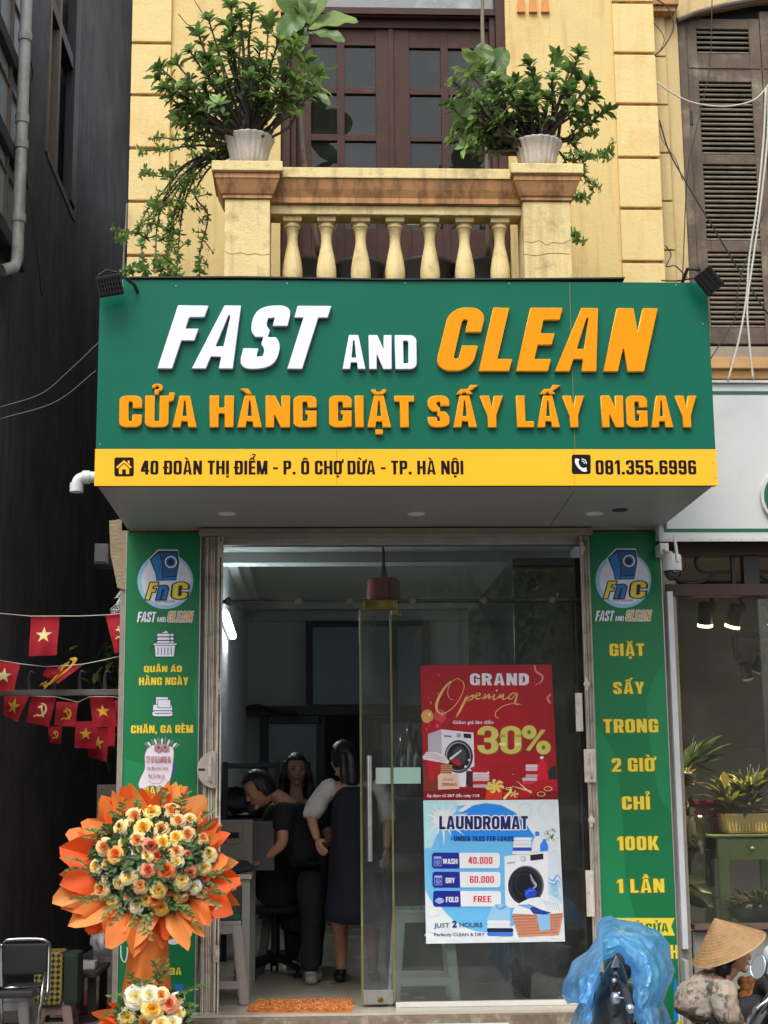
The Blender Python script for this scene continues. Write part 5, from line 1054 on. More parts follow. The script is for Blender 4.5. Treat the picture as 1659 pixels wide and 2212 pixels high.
# shutter leaf
YSH = NY + .04
def sz(y): return at(1580, y, Y=YSH).z
s0, s1 = at(1497, 400, Y=YSH).x, at(1660, 400, Y=YSH).x
bm = NB(); box(bm, wx0 + .002, s0 - .004, NY + .02, NY + .15, nz(778), 7.5, .004); wfr = obj('window_frame', bm, m_sh, nbr)
def shutter(xa, xb, top):
    bm = NB(); st = .075
    box(bm, xa, xa + st, YSH, YSH + .04, sz(742), sz(top), .003); box(bm, xb - st, xb, YSH, YSH + .04, sz(742), sz(top), .003)
    for y0, y1 in ((742, 708), (543, 520), (354, 334), (176, 117), (62, top + 1)): box(bm, xa + st + .0005, xb - st - .0005, YSH + .002, YSH + .038, sz(y0), sz(y1), .003)
    box(bm, xa + .01, xb - .01, YSH - .005, YSH + .001, sz(148), sz(141))
    lf = obj('shutter', bm, m_sh, nbr)
    for y0, y1 in ((117, 62), (334, 176), (520, 354), (708, 543)):
        n = max(3, round((y0 - y1) / 10.6))
        for k in range(n):
            z = sz(y0) + (sz(y1) - sz(y0)) * (k + .5) / n; bm = NB()
            obox(bm, ((xa + xb) / 2, YSH + .02, z), ((xb - xa) / 2 - st - .002, 0, 0), (0, .017, .013), (0, -.003, .004)); obj('slat', bm, m_sl, lf)
    for y in (255, 600):
        bm = NB(); z = sz(y); box(bm, xa - .01, xa + .02, YSH - .008, YSH - .0005, z - .05, z + .05, .002); obj('hinge', bm, m_iron, lf)
shutter(s0, s1, 40); shutter(s1 + .006, s1 + .6, 24)
bm = NB(); box(bm, s0, s1 + .6, YSH + .06, YSH + .07, nz(778), 7.4); obj('room_shade_sheet', bm, m_dark, nbr)  # black sheet paints the shade behind the shutter slats
bm = NB(); box(bm, wx0 - .02, 4.6, NY - .04, NY + .15, nz(777), nz(752), .005); obj('window_sill', bm, M('pale_worn_wood', srgb(150, 136, 120), .75, .2, 8), nbr)
bm = NB(); box(bm, nx0 - .01, 4.6, NY - .09, NY - .001, nz(803), nz(779), .006); box(bm, nx0 - .01, 4.6, NY - .05, NY - .001, nz(822), nz(804), .006); obj('cornice', bm, M('orange_ochre_cornice', srgb(188, 148, 96), .75, .12, 5, streak=srgb(110, 80, 50)), nbr)
# neighbour's white sign
YN = 9.36
ns = thing('white_signboard', 'large white sign with thin green border on the right neighbour', 'sign', (2.8, YN, 3.2))
na, nb2 = at(1424, 1166, Y=YN), at(1424, 826, Y=YN); nz2 = lambda y: at(1560, y, Y=YN).z
bm = NB(); box(bm, na.x, 4.6, YN, YN + .1, nz2(1163), nz2(828), .003); obj('board', bm, m_sign, ns)
bm = NB(); gxl = at(1432, 1100, Y=YN).x
box(bm, gxl, 4.5, YN - .003, YN - .0005, nz2(852), nz2(845)); box(bm, gxl, 4.5, YN - .003, YN - .0005, nz2(1149), nz2(1142)); box(bm, gxl, gxl + .02, YN - .003, YN - .0005, nz2(1141.9), nz2(852.1)); obj('border_line', bm, m_dg, ns)
lc = at(1704, 1074, Y=YN); bm = NB(); tube(bm, [(lc.x, YN - .0005, lc.z), (lc.x, YN - .03, lc.z)], .185, 48); obj('logo_rim', bm, m_sign, ns)
bm = NB(); tube(bm, [(lc.x, YN - .0305, lc.z), (lc.x, YN - .036, lc.z)], .166, 48); obj('logo_disc', bm, m_dg, ns)
bm = NB(); box(bm, na.x, 4.6, YN - .012, YN - .0005, nz2(1170), nz2(1163), .001); box(bm, na.x, 4.6, YN - .02, YN + .12, nz2(828), nz2(823), .001); obj('board_trim', bm, M('chipped_white_trim', (.6, .6, .58), .6, .2, 30, spots=(.25, .2, .15), spot_scale=30), ns)
# shop front under it
bm = NB(); box(bm, 2.2, 4.6, 9.5, 9.62, nz(1204), nz(1172), .004); obj('beam', bm, m_mar, nbr)
bm = NB(); box(bm, 2.2, 4.6, 9.5, 9.62, nz(1291), nz(1266), .004); obj('beam', bm, m_mar, nbr)
bm = NB(); a = at(1640, 1230, Y=9.55); box(bm, at(1604, 1230, Y=9.55).x, at(1637, 1230, Y=9.55).x, 9.52, 9.6, nz(1265.5), nz(1204.5)); box(bm, at(1580, 1230, Y=9.55).x, at(1587, 1230, Y=9.55).x, 9.54, 9.58, nz(1265.5), nz(1204.5)); obj('iron_post', bm, m_iron, nbr)
def zz8(x, y): return ((1400 + x / 3.16) * .864, (1300 + y / 3.16) * .864)
for pts in ([(1340, 410), (1140, 412), (1080, 370), (1072, 310), (1110, 280)], [(1215, 415), (1170, 470), (1060, 502), (960, 490), (900, 460)], [(1560, 410), (1600, 450), (1660, 490)], [(1450, 410), (1680, 408)]):
    bm = NB(); tube(bm, catmull([at(*zz8(*p), Y=9.56) for p in pts], 6), .011, 8); obj('iron_scroll', bm, m_iron, nbr)
bm = NB(); box(bm, 2.2, 4.6, 9.62, 9.9, nz(1172), 3.199); box(bm, 4.6, 4.8, 9.3, 13, 0, 7.7); box(bm, 2.275, 4.6, 12.6, 12.8, 0, 3.4); box(bm, 2.27, 4.6, 9.9, 12.6, 3.3, 3.4); box(bm, 2.266, 2.275, 9.9, 12.6, 0, 3.3); obj('shop_interior_wall', bm, M('shop_grey_wall', (.42, .43, .43), .8, .08, 2), nbr)
bm = NB()
for x in (2.9, 3.7): box(bm, x, x + .03, 12.57, 12.599, .8, 2.9)
box(bm, 2.28, 4.6, 12.57, 12.599, 1.9, 1.93); obj('wall_moulding', bm, M('dim_white_trim', (.42, .42, .41), .7), nbr)
bm = NB(); box(bm, 2.2, 4.6, 9.9, 12.6, .1, .31); box(bm, 2.285, 4.6, 9.56, 9.9, .1, at(1620, 2010, Y=9.56).z, .01); obj('plinth', bm, M('grey_plinth', (.26, .255, .24), .8, .1, 3), nbr)
bm = NB(); box(bm, 2.285, 4.6, 9.5, 9.62, at(1620, 2008, Y=9.5).z, at(1620, 1999, Y=9.5).z + .008, .004); obj('ledge', bm, M('brown_stone_ledge', (.12, .08, .055), .6, .2, 10), nbr)
bm = NB(); box(bm, 2.29, 4.6, 9.585, 9.592, at(1620, 1998, Y=9.6).z + .01, nz(1291.5)); obj('shop_pane', bm, glass_mat('plant_shop_glass', (.9, .92, .9), 1.0, 0, .03), nbr)
bm = NB(); c0, c1 = at(1477, 2074, Y=9.4), at(1491, 2200, Y=9.4); box(bm, c0.x, c1.x, 9.38, 9.5, .12, c0.z, .003); tag(obj('grey_post', bm, M('grey_metal_post', (.4, .4, .4), .5, .1)), 'short grey post at the foot of the right green board', 'post')

# spotlights in the neighbour shop
m_warm = M('warm_lamp_face', (1.0, .62, .28), .5, 0, emit=9); m_blkp = M('black_lamp_body', (.012, .012, .013), .45, .1)
def spot(px, py, Y, tilt, lab, on=True, s=1):
    c = at(px, py, Y=Y); r = thing('track_spotlight', lab, 'spotlight', tuple(c), 'black track spotlights in the plant shop')
    d = Vector((math.sin(tilt), .33, -math.cos(tilt))).normalized(); bm = NB()
    tube(bm, [c - d * .07 * s, c + d * .07 * s], .049 * s, 20); obj('lamp_body', bm, m_blkp, r, auto=40)
    bm = NB(); tube(bm, [c + d * .0705 * s, c + d * .088 * s], .0495 * s, 20); obj('lamp_face', bm, m_warm if on else M('unlit_lamp_face', (.6, .58, .55), .4), r)
    if on:
        ld = bpy.data.lights.new('spot_lamp', 'SPOT'); ld.energy = 80; ld.color = (1, .74, .42); ld.spot_size = 1.2; ld.spot_blend = .6; ld.shadow_soft_size = .03; lo_ = bpy.data.objects.new('spot_lamp', ld); COL.objects.link(lo_); lo_.parent = r
        lo_.location = d * .1; lo_.rotation_euler = (-d).to_track_quat('Z', 'Y').to_euler()
    bm = NB(); tube(bm, [c - d * .02 * s + Vector((.05 * s, 0, 0)), c + Vector((.06 * s, 0, .06 * s)), c + Vector((.03 * s, 0, .13 * s))], .012 * s, 8); obj('bracket', bm, m_blkp, r)
spot(1524, 1325, 10.0, 0, 'black track spotlight with warm glow, straight down, left of two'); spot(1588, 1328, 10.0, -.22, 'tilted black track spotlight with warm glow right of the straight one'); spot(1664, 1322, 10.0, .5, 'black track spotlight cut by the right edge of the photo')
spot(1611, 1448, 10.5, .3, 'unlit black spotlight hanging lowest on the square track', False, .75); spot(1640, 1434, 10.6, -.4, 'unlit black spotlight tilted right on the square track', False, .75)
bm = NB(); tk = [at(*zz8(*p), Y=10.55) for p in ((1660, 905), (1380, 912), (1398, 1090), (1660, 980))]
for a, b in zip(tk, tk[1:]): obox(bm, (a + b) / 2, (b - a) / 2, Vector((0, .018, 0)), (b - a).normalized().cross(Vector((0, 1, 0))) * .018)
tag(obj('lighting_track', bm, m_blkp), 'black square lighting track hanging in the plant shop', 'lighting track')
bm = NB(); a = at(1500, 1298, Y=10.02); box(bm, a.x - .1, 3.4, 10.0, 10.04, a.z + .1, a.z + .13); tag(obj('lighting_track', bm, m_blkp), 'straight black lighting track above the three lit spotlights', 'lighting track')
# security camera
cc = at(1452, 1223, Y=9.25); cv = thing('security_camera', 'white dome security camera under the white neighbour sign', 'camera', tuple(cc)); m_wp = M('glossy_white_plastic', (.72, .72, .7), .3, .03)
bm = NB(); lathe(bm, [(.03, .076), (.052, .07), (.058, .055), (.059, -.02), (.056, -.03)], cc, 28); obj('housing', fixn(bm), m_wp, cv, auto=40)
bm = NB(); lathe(bm, [(.0001, -.092), (.022, -.088), (.04, -.072), (.051, -.05), (.054, -.0305)], cc, 28); obj('dome', fixn(bm), M('black_gloss_dome', (.01, .01, .01), .12, .0, coat=.5), cv, smooth=True)
bm = NB(); b0 = at(1428, 1183, Y=9.4); box(bm, b0.x - .02, b0.x + .035, 9.34, 9.48, b0.z - .05, b0.z + .02, .004); tube(bm, [(b0.x + .01, 9.36, b0.z - .02), (cc.x - .02, 9.27, cc.z + .085), (cc.x, 9.25, cc.z + .076)], .014, 10); obj('bracket', bm, m_wp, cv, auto=40)
bm = NB(); a0 = cc + Vector((.02, -.055, .04)); tube(bm, [a0, a0 + Vector((-.004, 0, .06)), a0 + Vector((-.012, 0, .135))], [.011, .01, .007], 10); tube(bm, [a0 + Vector((0, -.003, -.02)), a0 + Vector((0, 0, .01))], .013, 10); obj('antenna', bm, m_wp, cv, auto=40)
cable('cable', [at(*zz8(960, 300), Y=9.27), at(*zz8(990, 330), Y=9.28), at(*zz8(985, 390), Y=9.3), at(*zz8(930, 410), Y=9.3)], .006, m_cab, 'short black cable loop behind the security camera')
# floodlights
def flood(c, ax, up, lab):
    r = thing('floodlight', lab, 'floodlight', tuple(c)); ax, up = Vector(ax).normalized(), Vector(up).normalized(); up = (up - ax * up.dot(ax)).normalized(); n_ = up.cross(ax)
    bm = NB(); obox(bm, c, ax * .068, up * .056, n_ * .02, .005); obj('housing', bm, m_blkp, r)
    bm = NB()
    for k in range(9): obox(bm, Vector(c) + ax * (-.06 + k * .015) - n_ * .028, ax * .003, up * .05, n_ * .0075)
    for k in range(4): obox(bm, Vector(c) + up * (-.04 + k * .027) - n_ * .028, ax * .058, up * .003, n_ * .0055)
    obj('cooling_fin', bm, m_blkp, r)
    bm = NB(); obox(bm, Vector(c) + n_ * .0245, ax * .06, up * .046, n_ * .002); obj('lamp_glass', bm, M('floodlight_glass', (.2, .2, .2), .15), r)
    return r, ax, up, n_
c = at(237, 617, Y=8.0); r, ax, up, n_ = flood(c, (.97, .1, .22), (-.12, -.25, .95), 'black finned floodlight on the left top corner of the green sign')
bm = NB(); obox(bm, c + ax * .0695 - n_ * .0, ax * .0015, up * .02, n_ * .012); obj('sticker', bm, M('white_sticker', (.6, .6, .58), .5), r)
bm = NB(); tube(bm, [c + ax * .09 + up * .03, c + ax * .1 + Vector((.03, .05, .0)), c + Vector((.15, .15, -.03))], .01, 8); tube(bm, [c - ax * .05 + up * .062, c + up * .085, c + ax * .05 + up * .062], .006, 6); obj('bracket', bm, m_blkp, r)
c = at(1531, 607, Y=8.0); r, ax, up, n_ = flood(c, (.62, .1, -.78), (.75, -.3, .6), 'black finned floodlight on the right top corner of the green sign')
bm = NB(); tube(bm, [c - ax * .08, c - ax * .1 + Vector((-.04, .06, .01)), c + Vector((-.12, .14, .02))], .01, 8); obj('bracket', bm, m_blkp, r)
cable('cable', [at(266, 585, Y=8.12), at(268, 540, Y=8.6), at(272, 480, Y=9.3), at(274, 440, Y=9.44)], .006, m_cabg, 'grey cable rising from the left floodlight along the house corner')
cable('cable', [at(1508, 600, Y=8.1), at(1480, 604, Y=8.2), at(1460, 607, Y=8.3), at(1430, 606, Y=8.6)], .005, m_cab, 'black cable tail of the right floodlight on the sign edge')
# cables over the neighbour's shutters
Q2_ = lambda *P, Y=9.2: [at(829.5 + x / 2, y / 2, Y=Y) for x, y in P]
Q4_ = lambda *P, Y=9.2: [at(915.8 + x * .4479, 553 + y * .4479, Y=Y) for x, y in P]
cable('cable', Q2_((1180, 355), (1250, 405), (1340, 445), (1470, 460), (1580, 440), (1640, 395), (1700, 300)), .0055, m_cabw, 'pale cable sagging across the shutter from the yellow quoins')
cable('cable', Q2_((1650, 380), (1640, 600), (1610, 900)) + Q4_((1570, 0), (1555, 200), (1520, 400), (1465, 605)), .007, m_cabw, 'left of two pale cables dropping over the shutter')
cable('cable', Q2_((1662, 380), (1655, 620), (1625, 900)) + Q4_((1590, 0), (1560, 230), (1570, 420), (1588, 600)), .007, m_cabw, 'right of two pale cables dropping over the shutter')
cable('cable', Q2_((1418, -20), (1405, 300), (1340, 600), (1310, 760), (1290, 1200)), .0035, m_cab, 'thin black cable hanging down the shutter frame')
cable('cable', Q2_((1190, 520), (1230, 650), (1300, 780), (1420, 980), (1560, 1210)) + Q4_((1659, 280),), .005, m_cab, 'long black cable slanting from the quoins across the shutter')
cable('cable', Q2_((1650, 900), (1580, 1080), (1530, 1244)) + Q4_((1500, 300), (1380, 500)), .004, m_cab, 'black cable slanting down to the right end of the green sign')
cable('cable', Q2_((1170, -10), (1230, 40), (1250, 120), (1210, 200), (1170, 240)), .005, m_cab, 'black cable loop at the top of the neighbour column')
cable('cable', Q2_((1165, 100), (1200, 140), (1210, 180), (1185, 230)), .003, m_cab, 'thin cable curl on the neighbour column')
cable('cable', Q2_((1190, 530), (1200, 600), (1260, 690), (1290, 780)), .003, m_cabg, 'thin grey cable bending beside the yellow quoins')
cable('cable', Q2_((1215, 1060), (1240, 1100), (1220, 1150), (1260, 1150), (1310, 1200)), .004, m_cab, 'tangled cable end above the right floodlight')
cable('cable', [at(420, 0, Y=9.4), at(440, 40, Y=9.4), at(410, 55, Y=9.4), at(385, 30, Y=9.4)], .003, m_bark, 'dry brown tendril on the yellow wall above the left plant', 'tendril')
# ------------------------------------------------------------------ plants on the balcony
m_pot = M('grey_white_glazed_pot', srgb(196, 190, 180), .5, .08, 8, .2, 60, spots=srgb(120, 112, 100), spot_amt=.6, spot_scale=7, streak=srgb(120, 110, 96), streak_amt=.45)
m_soil = M('dark_soil', (.03, .022, .015), .95, .3, 30)
def pot(root, c, R, H, m=None, nf=22):
    bm = NB(); prof = [(.0001, .004), (R * .56, .004), (R * .60, .012), (R * .56, H * .1), (R * .53, H * .13), (R * .57, H * .16)]
    lathe(bm, prof, c, 66, cap=False)
    lathe(bm, [(R * .55, H * .15), (R * .63, H * .2), (R * .705, H * .33), (R * .755, H * .52), (R * .81, H * .70), (R * .89, H * .87), (R * .985, H * .965), (R, H), (R * .95, H * .995), (R * .86, H * .9), (R * .8, H * .8)], c, 132, cap=False, flute=.055, nf=nf)
    obj('pot', fixn(bm), m or m_pot, root, smooth=True)
    bm = NB(); lathe(bm, [(R * .84, H * .86), (.0001, H * .88)], c, 24, cap=False); obj('soil', fixn(bm), m_soil, root)
def rosette(bm, p, d, n, L, mi=None):
    u, v = frame_of(d)
    for k in range(n):
        a = k * 2.4 + rnd.uniform(-.3, .3); e = rnd.uniform(.1, .75)
        dd = (u * math.cos(a) + v * math.sin(a)) * math.cos(e) + Vector(d).normalized() * math.sin(e) + Vector((0, 0, .15))
        leaf_quad(bm, p + Vector(d).normalized() * rnd.uniform(-.03, .01), dd, d, L * rnd.uniform(.6, 1.1), L * rnd.uniform(.36, .5), mi if mi is not None else rnd.choice((0, 1, 1, 2)))
def euphorbia(label, base, tips, Y, depth, pot_c, R, H, extra=16, leafL=.085):
    root = thing('potted_plant', label, 'potted plant', tuple(pot_c)); pot(root, pot_c, R, H); top = Vector(pot_c) + Vector((0, 0, H * .86))
    sb, fb = NB(), NB(); xs = [t[0] for t in tips]; ys = [t[1] for t in tips]; T = []
    for (px, py) in tips: T.append(at(px, py, Y=Y + rnd.uniform(-depth, depth)))
    for k in range(extra):
        a, b = rnd.choice(T), rnd.choice(T); t = rnd.uniform(.25, .9); q_ = a.lerp(b, rnd.uniform(.2, .8)); q_.y = Y + rnd.uniform(-depth, depth) * 1.1; T.append(top.lerp(q_, t * .5 + .5))
    for q_ in T:
        s0 = top + Vector((rnd.gauss(0, R * .25), rnd.gauss(0, R * .25), 0)); d = q_ - s0; L = d.length
        mid = s0 + d * .45 + Vector((d.x * .12, d.y * .12, -.1 * abs(d.x) if d.z < .25 else .02)) + rv(.025); m2 = s0 + d * .75 + rv(.02) + Vector((0, 0, -.02))
        path = catmull([s0, mid, m2, q_], 7); n = len(path); r0 = rnd.uniform(.008, .0125)
        tube(sb, path, [r0 * (1 - .5 * i / n) for i in range(n)], 6)
        for i in range(2, n):
            dd = (path[i] - path[i - 1]).normalized()
            for _ in range(3):
                w_ = frame_of(dd + rv(.3))[0]; w_ = (w_ + rv(.4)).normalized(); p = path[i]; tube(sb, [p, p + w_ * (r0 + .014)], [.0022, .0004], 3, cap=False)
        rosette(fb, q_, path[-1] - path[-3], rnd.randint(12, 17), leafL)
        for f in (.92, .84, .74, .6):
            if rnd.random() < .86: i = int(n * f) - 1; rosette(fb, path[i], path[i] - path[i - 2], rnd.randint(3, 6), leafL * .85, rnd.choice((0, 0, 1)))
    obj('stem', sb, m_bark, root, smooth=True); obj('foliage', fb, (m_lfd, m_lf, m_lfy), root, smooth=True); return root
LTIPS = [(345, 145), (338, 168), (428, 72), (382, 138), (368, 212), (388, 248), (450, 40), (500, 12), (492, 52), (545, 22), (580, 48), (604, 82), (562, 100), (622, 112), (660, 132), (684, 158), (640, 172), (656, 200), (600, 190), (440, 132), (470, 108), (412, 190), (480, 178), (540, 150), (520, 196), (580, 168), (618, 222), (402, 262), (430, 240), (690, 190), (640, 92), (520, 80), (470, 226), (560, 210), (520, 40), (410, 110), (355, 190)]
RTIPS = [(974, 298), (972, 226), (982, 178), (1016, 162), (1042, 146), (1005, 200), (1040, 215), (1072, 166), (1112, 182), (1142, 196), (1202, 126), (1192, 166), (1252, 114), (1247, 170), (1276, 176), (1280, 208), (1262, 250), (1312, 240), (1152, 180), (1182, 214), (1008, 316), (1032, 300), (996, 275), (1025, 258), (1055, 276), (1090, 230), (1120, 222), (1225, 205), (1060, 240), (1230, 150)]
p = at(538, 347, Y=8.46); zp = zc[0] + .001
euphorbia('large thorny green plant in a fluted pot on the left balcony pillar', p, LTIPS, 8.46, .3, (p.x, 8.46, zp), .148, .215, 24)
p2 = at(1161, 354, Y=8.46)
euphorbia('smaller thorny green plant in a fluted pot on the right balcony pillar', p2, RTIPS, 8.46, .26, (p2.x, 8.46, zp), .148, .20, 18)
def trailing(name, label, paths, leafL=.04, cat='plant'):
    root = thing(name, label, cat, tuple(paths[0][0])); sb, fb = NB(), NB()
    for P in paths:
        path = catmull([Vector(q_) + rv(.012) for q_ in P], 9); n = len(path); tube(sb, path, [.007 * (1 - .5 * i / n) for i in range(n)], 5)
        for i in range(2, n):
            dd = path[i] - path[i - 1]
            if rnd.random() < .6: w_ = (frame_of(dd)[0] + rv(.8)).normalized(); tube(sb, [path[i], path[i] + w_ * .016], [.002, .0004], 3, cap=False)
            if rnd.random() < (.2 if i < n * .4 else .62): rosette(fb, path[i] + rv(.008), (dd.normalized() + rv(.5)), rnd.randint(3, 6), leafL * rnd.uniform(.65, 1.1))
            if rnd.random() < .18:
                e_ = path[i] + Vector((rnd.uniform(-.07, .07), rnd.uniform(-.05, .05), rnd.uniform(-.06, .05))); tube(sb, [path[i], (path[i] + e_) / 2 + rv(.01), e_], .0035, 5); rosette(fb, e_, e_ - path[i], 6, leafL)
        rosette(fb, path[-1], path[-1] - path[-3], 8, leafL * 1.2)
    obj('stem', sb, m_bark, root, smooth=True); obj('foliage', fb, (m_lf, m_lf, m_lfy), root, smooth=True); return root
def TP(*P): return [at(x, y, Y=Yq) for x, y, Yq in P]
trailing('trailing_plant', 'tangled thorny plant trailing down the yellow wall left of the balcony', [TP((505, 318, 8.62), (440, 300, 8.75), (380, 296, 8.9), (345, 300, 9.0)), TP((505, 325, 8.62), (430, 316, 8.7), (360, 322, 8.9), (302, 327, 9.05)), TP((505, 328, 8.62), (430, 340, 8.7), (360, 378, 8.9), (312, 372, 9.1)),
    TP((505, 330, 8.6), (440, 335, 8.7), (385, 400, 8.8), (330, 460, 8.9), (290, 500, 8.7), (258, 512, 8.5)), TP((500, 330, 8.6), (430, 350, 8.7), (390, 430, 8.75), (365, 490, 8.7), (368, 550, 8.6), (362, 596, 8.5)), TP((500, 335, 8.6), (440, 360, 8.7), (400, 430, 8.75), (388, 500, 8.7), (384, 592, 8.5)),
    TP((500, 335, 8.6), (450, 362, 8.7), (425, 420, 8.7), (446, 470, 8.7), (432, 540, 8.6), (428, 594, 8.5)), TP((500, 330, 8.6), (420, 360, 8.7), (360, 430, 8.8), (322, 490, 8.75), (308, 540, 8.6), (316, 588, 8.5)), TP((500, 330, 8.6), (410, 350, 8.8), (350, 420, 8.9), (320, 455, 8.9), (300, 505, 8.8)),
    TP((500, 330, 8.6), (420, 345, 8.75), (370, 400, 8.85), (340, 480, 8.8), (335, 560, 8.6), (344, 575, 8.5)), TP((500, 330, 8.6), (450, 330, 8.6), (400, 385, 8.65), (360, 440, 8.7), (330, 440, 8.8)), TP((500, 320, 8.6), (455, 300, 8.7), (425, 292, 8.75), (400, 300, 8.8)), TP((300, 590, 8.45), (290, 580, 8.4), (282, 590, 8.3), (276, 588, 8.3)), TP((500, 330, 8.6), (415, 372, 8.7), (372, 470, 8.7), (372, 520, 8.65), (352, 590, 8.5)), TP((505, 330, 8.6), (442, 345, 8.65), (405, 400, 8.7), (382, 460, 8.7), (345, 520, 8.7))], .042)
trailing('trailing_plant', 'thin thorny shoot hanging from the right balcony pot', [TP((1215, 300, 8.5), (1240, 300, 8.5), (1258, 340, 8.5), (1290, 335, 8.55), (1322, 326, 8.6)), TP((1235, 300, 8.5), (1262, 345, 8.5), (1262, 385, 8.5), (1290, 402, 8.5)), TP((1225, 310, 8.5), (1250, 295, 8.6), (1285, 285, 8.7)), TP((1205, 330, 8.6), (1220, 340, 8.62), (1240, 348, 8.65))], .042)
trailing('wall_seedling', 'small green sprig growing from the wall right of the balcony', [TP((1232, 432, 9.3), (1245, 430, 9.2), (1262, 428, 9.15))], .05); trailing('wall_seedling', 'lower small green sprig beside the right balcony pillar', [TP((1230, 500, 9.3), (1238, 505, 9.2), (1248, 512, 9.15))], .05)
m_fig = leafmat('fiddle_leaf', (.09, .17, .04), .3); m_fig2 = leafmat('fiddle_leaf_underside', (.2, .3, .085), .35); m_gbark = M('pale_grey_bark', srgb(128, 118, 104), .85, .2, 20, .3)
def fiddle(label, trunk, leaves, Y):
    root = thing('fiddle_leaf_fig', label, 'plant', tuple(trunk[0])); bm = NB(); n = len(catmull(trunk, 6)); tube(bm, catmull(trunk, 6), [.017 - .007 * i / n for i in range(n)], 8); obj('trunk', bm, m_gbark, root, smooth=True)
    bm = NB()
    for (x0, y0_, x1, y1_, wd, up, mi) in leaves:
        a = at(x0, y0_, Y=Y + rnd.uniform(-.05, .05)); b = at(x1, y1_, Y=Y + rnd.uniform(-.18, .02)); d = b - a; L = d.length; s_ = d.normalized().cross(Vector(up)).normalized(); nn = s_.cross(d.normalized()); rows = []
        for i in range(13):
            t = i / 12; w_ = wd * (.16 + .84 * math.sin(math.pi * min(1, t ** 1.15 * .86 + .06))) * (1 if t < .97 else .6) * .5; c = a + d * t - nn * L * .22 * t * t
            rows.append([bm.verts.new(c + s_ * w_ * u + nn * (.12 * w_ * abs(u) * 1.6 + .008 * math.sin(t * 16 + u * 3))) for u in (-1, -.6, -.2, 0, .2, .6, 1)])
        for r0, r1 in zip(rows, rows[1:]):
            for k in range(6): bm.faces.new((r0[k], r0[k + 1], r1[k + 1], r1[k])).material_index = mi
    obj('foliage', bm, (m_fig, m_fig2), root, smooth=True)
pots_y = 8.95
fiddle('fiddle leaf fig with huge leaves behind the left thorny plant', [at(690, 560, Y=8.9), at(655, 330, Y=8.9), at(652, 150, Y=8.9), at(660, 60, Y=8.85)], [(655, 60, 608, -60, .2, (0, -1, .3), 0), (655, 62, 640, 100, .11, (0, -1, .3), 0), (665, 62, 766, 22, .24, (0, -1, .9), 1), (660, 50, 690, -60, .2, (.3, -1, .2), 1), (670, 70, 740, 70, .12, (0, -1, .8), 0), (655, 55, 612, 88, .17, (0, -1, 0), 0), (660, 190, 712, 208, .07, (0, -1, .9), 1), (650, 180, 722, 128, .05, (0, -1, .9), 1), (662, 160, 700, 165, .08, (0, -1, .6), 0), (664, 40, 650, -40, .16, (0, -1, .2), 0), (655, 30, 610, 60, .15, (0, -1, 0), 0)], 8.88)
fiddle('fiddle leaf fig with rounded leaves behind the right thorny plant', [at(1055, 560, Y=8.9), at(1052, 330, Y=8.9), at(1046, 150, Y=8.9), at(1042, 60, Y=8.9), at(1043, -40, Y=8.9)], [(1045, 160, 1045, 88, .14, (0, -1, .2), 0), (1050, 165, 1095, 100, .15, (.2, -1, .2), 0), (1050, 170, 1118, 160, .16, (0, -1, .8), 0), (1040, 165, 1010, 105, .1, (0, -1, .2), 1), (1040, 175, 985, 130, .1, (0, -1, .7), 0), (1045, 200, 980, 260, .15, (0, -1, 0), 0), (1045, 210, 1000, 290, .14, (0, -1, 0), 0), (1050, 180, 1100, 200, .16, (0, -1, .4), 0)], 8.88)
m_dpot = M('dark_grey_planter', (.06, .058, .056), .6, .2, 6, streak=(.1, .1, .095))
for px, wd, lab in ((668, .2, 'dark planter behind the first balusters from the left'), (775, .2, 'dark grey pot behind the middle left balusters'), (918, .23, 'dark grey ribbed pot behind the middle right balusters'), (1040, .22, 'wide dark planter behind the right balusters')):
    q_ = at(px, 540, Y=9.0); r = thing('balcony_pot', lab, 'pot', (q_.x, 9.0, 4.241)); bm = NB(); lathe(bm, [(wd * .5, 0), (wd * .62, .2), (wd * .78, .5), (wd * .82, .52), (wd * .76, .52), (wd * .7, .44)], (q_.x, 9.0, 4.241), 40, flute=.03 if px == 918 else 0, nf=24); obj('planter', fixn(bm), m_dpot, r, smooth=True)
    bm = NB(); lathe(bm, [(wd * .72, .46), (.0001, .47)], (q_.x, 9.0, 4.241), 24, cap=False); obj('soil', bm, m_soil, r)
    if px == 918:
        bm = NB(); leaf_quad(bm, at(880, 485, Y=8.9), (1, 0, .25), (0, -1, .5), .14, .05); obj('leaf', bm, (m_lf,), r)

# ------------------------------------------------------------------ flower stand
m_pap = M('orange_wrapping_paper', srgb(240, 132, 52), .6, .08, 5, .1, 150, trans=.3); m_pap2 = M('deep_orange_wrapping_paper', srgb(236, 96, 30), .6, .08, 5, trans=.3); m_pap3 = M('pale_orange_wrapping_paper', srgb(246, 160, 84), .6, .07, 5, trans=.3)
RC = dict(C=(srgb(246, 232, 178), srgb(250, 220, 120)), P=(srgb(250, 214, 158), srgb(244, 172, 96)), O=(srgb(240, 150, 84), srgb(226, 104, 36)), K=(srgb(240, 160, 120), srgb(224, 108, 78)), W=(srgb(248, 244, 226), srgb(250, 240, 190)), Q=(srgb(250, 190, 110), srgb(246, 140, 50)), Y=(srgb(252, 228, 140), srgb(250, 200, 70)))
RM = {k: (M('rose_outer_' + n_, a, .55, .05, 14, trans=.25), M('rose_heart_' + n_, b, .55, .06, 14, trans=.25)) for (k, (a, b)), n_ in zip(RC.items(), ('cream', 'peach', 'orange', 'coral', 'white', 'apricot', 'yellow'))}
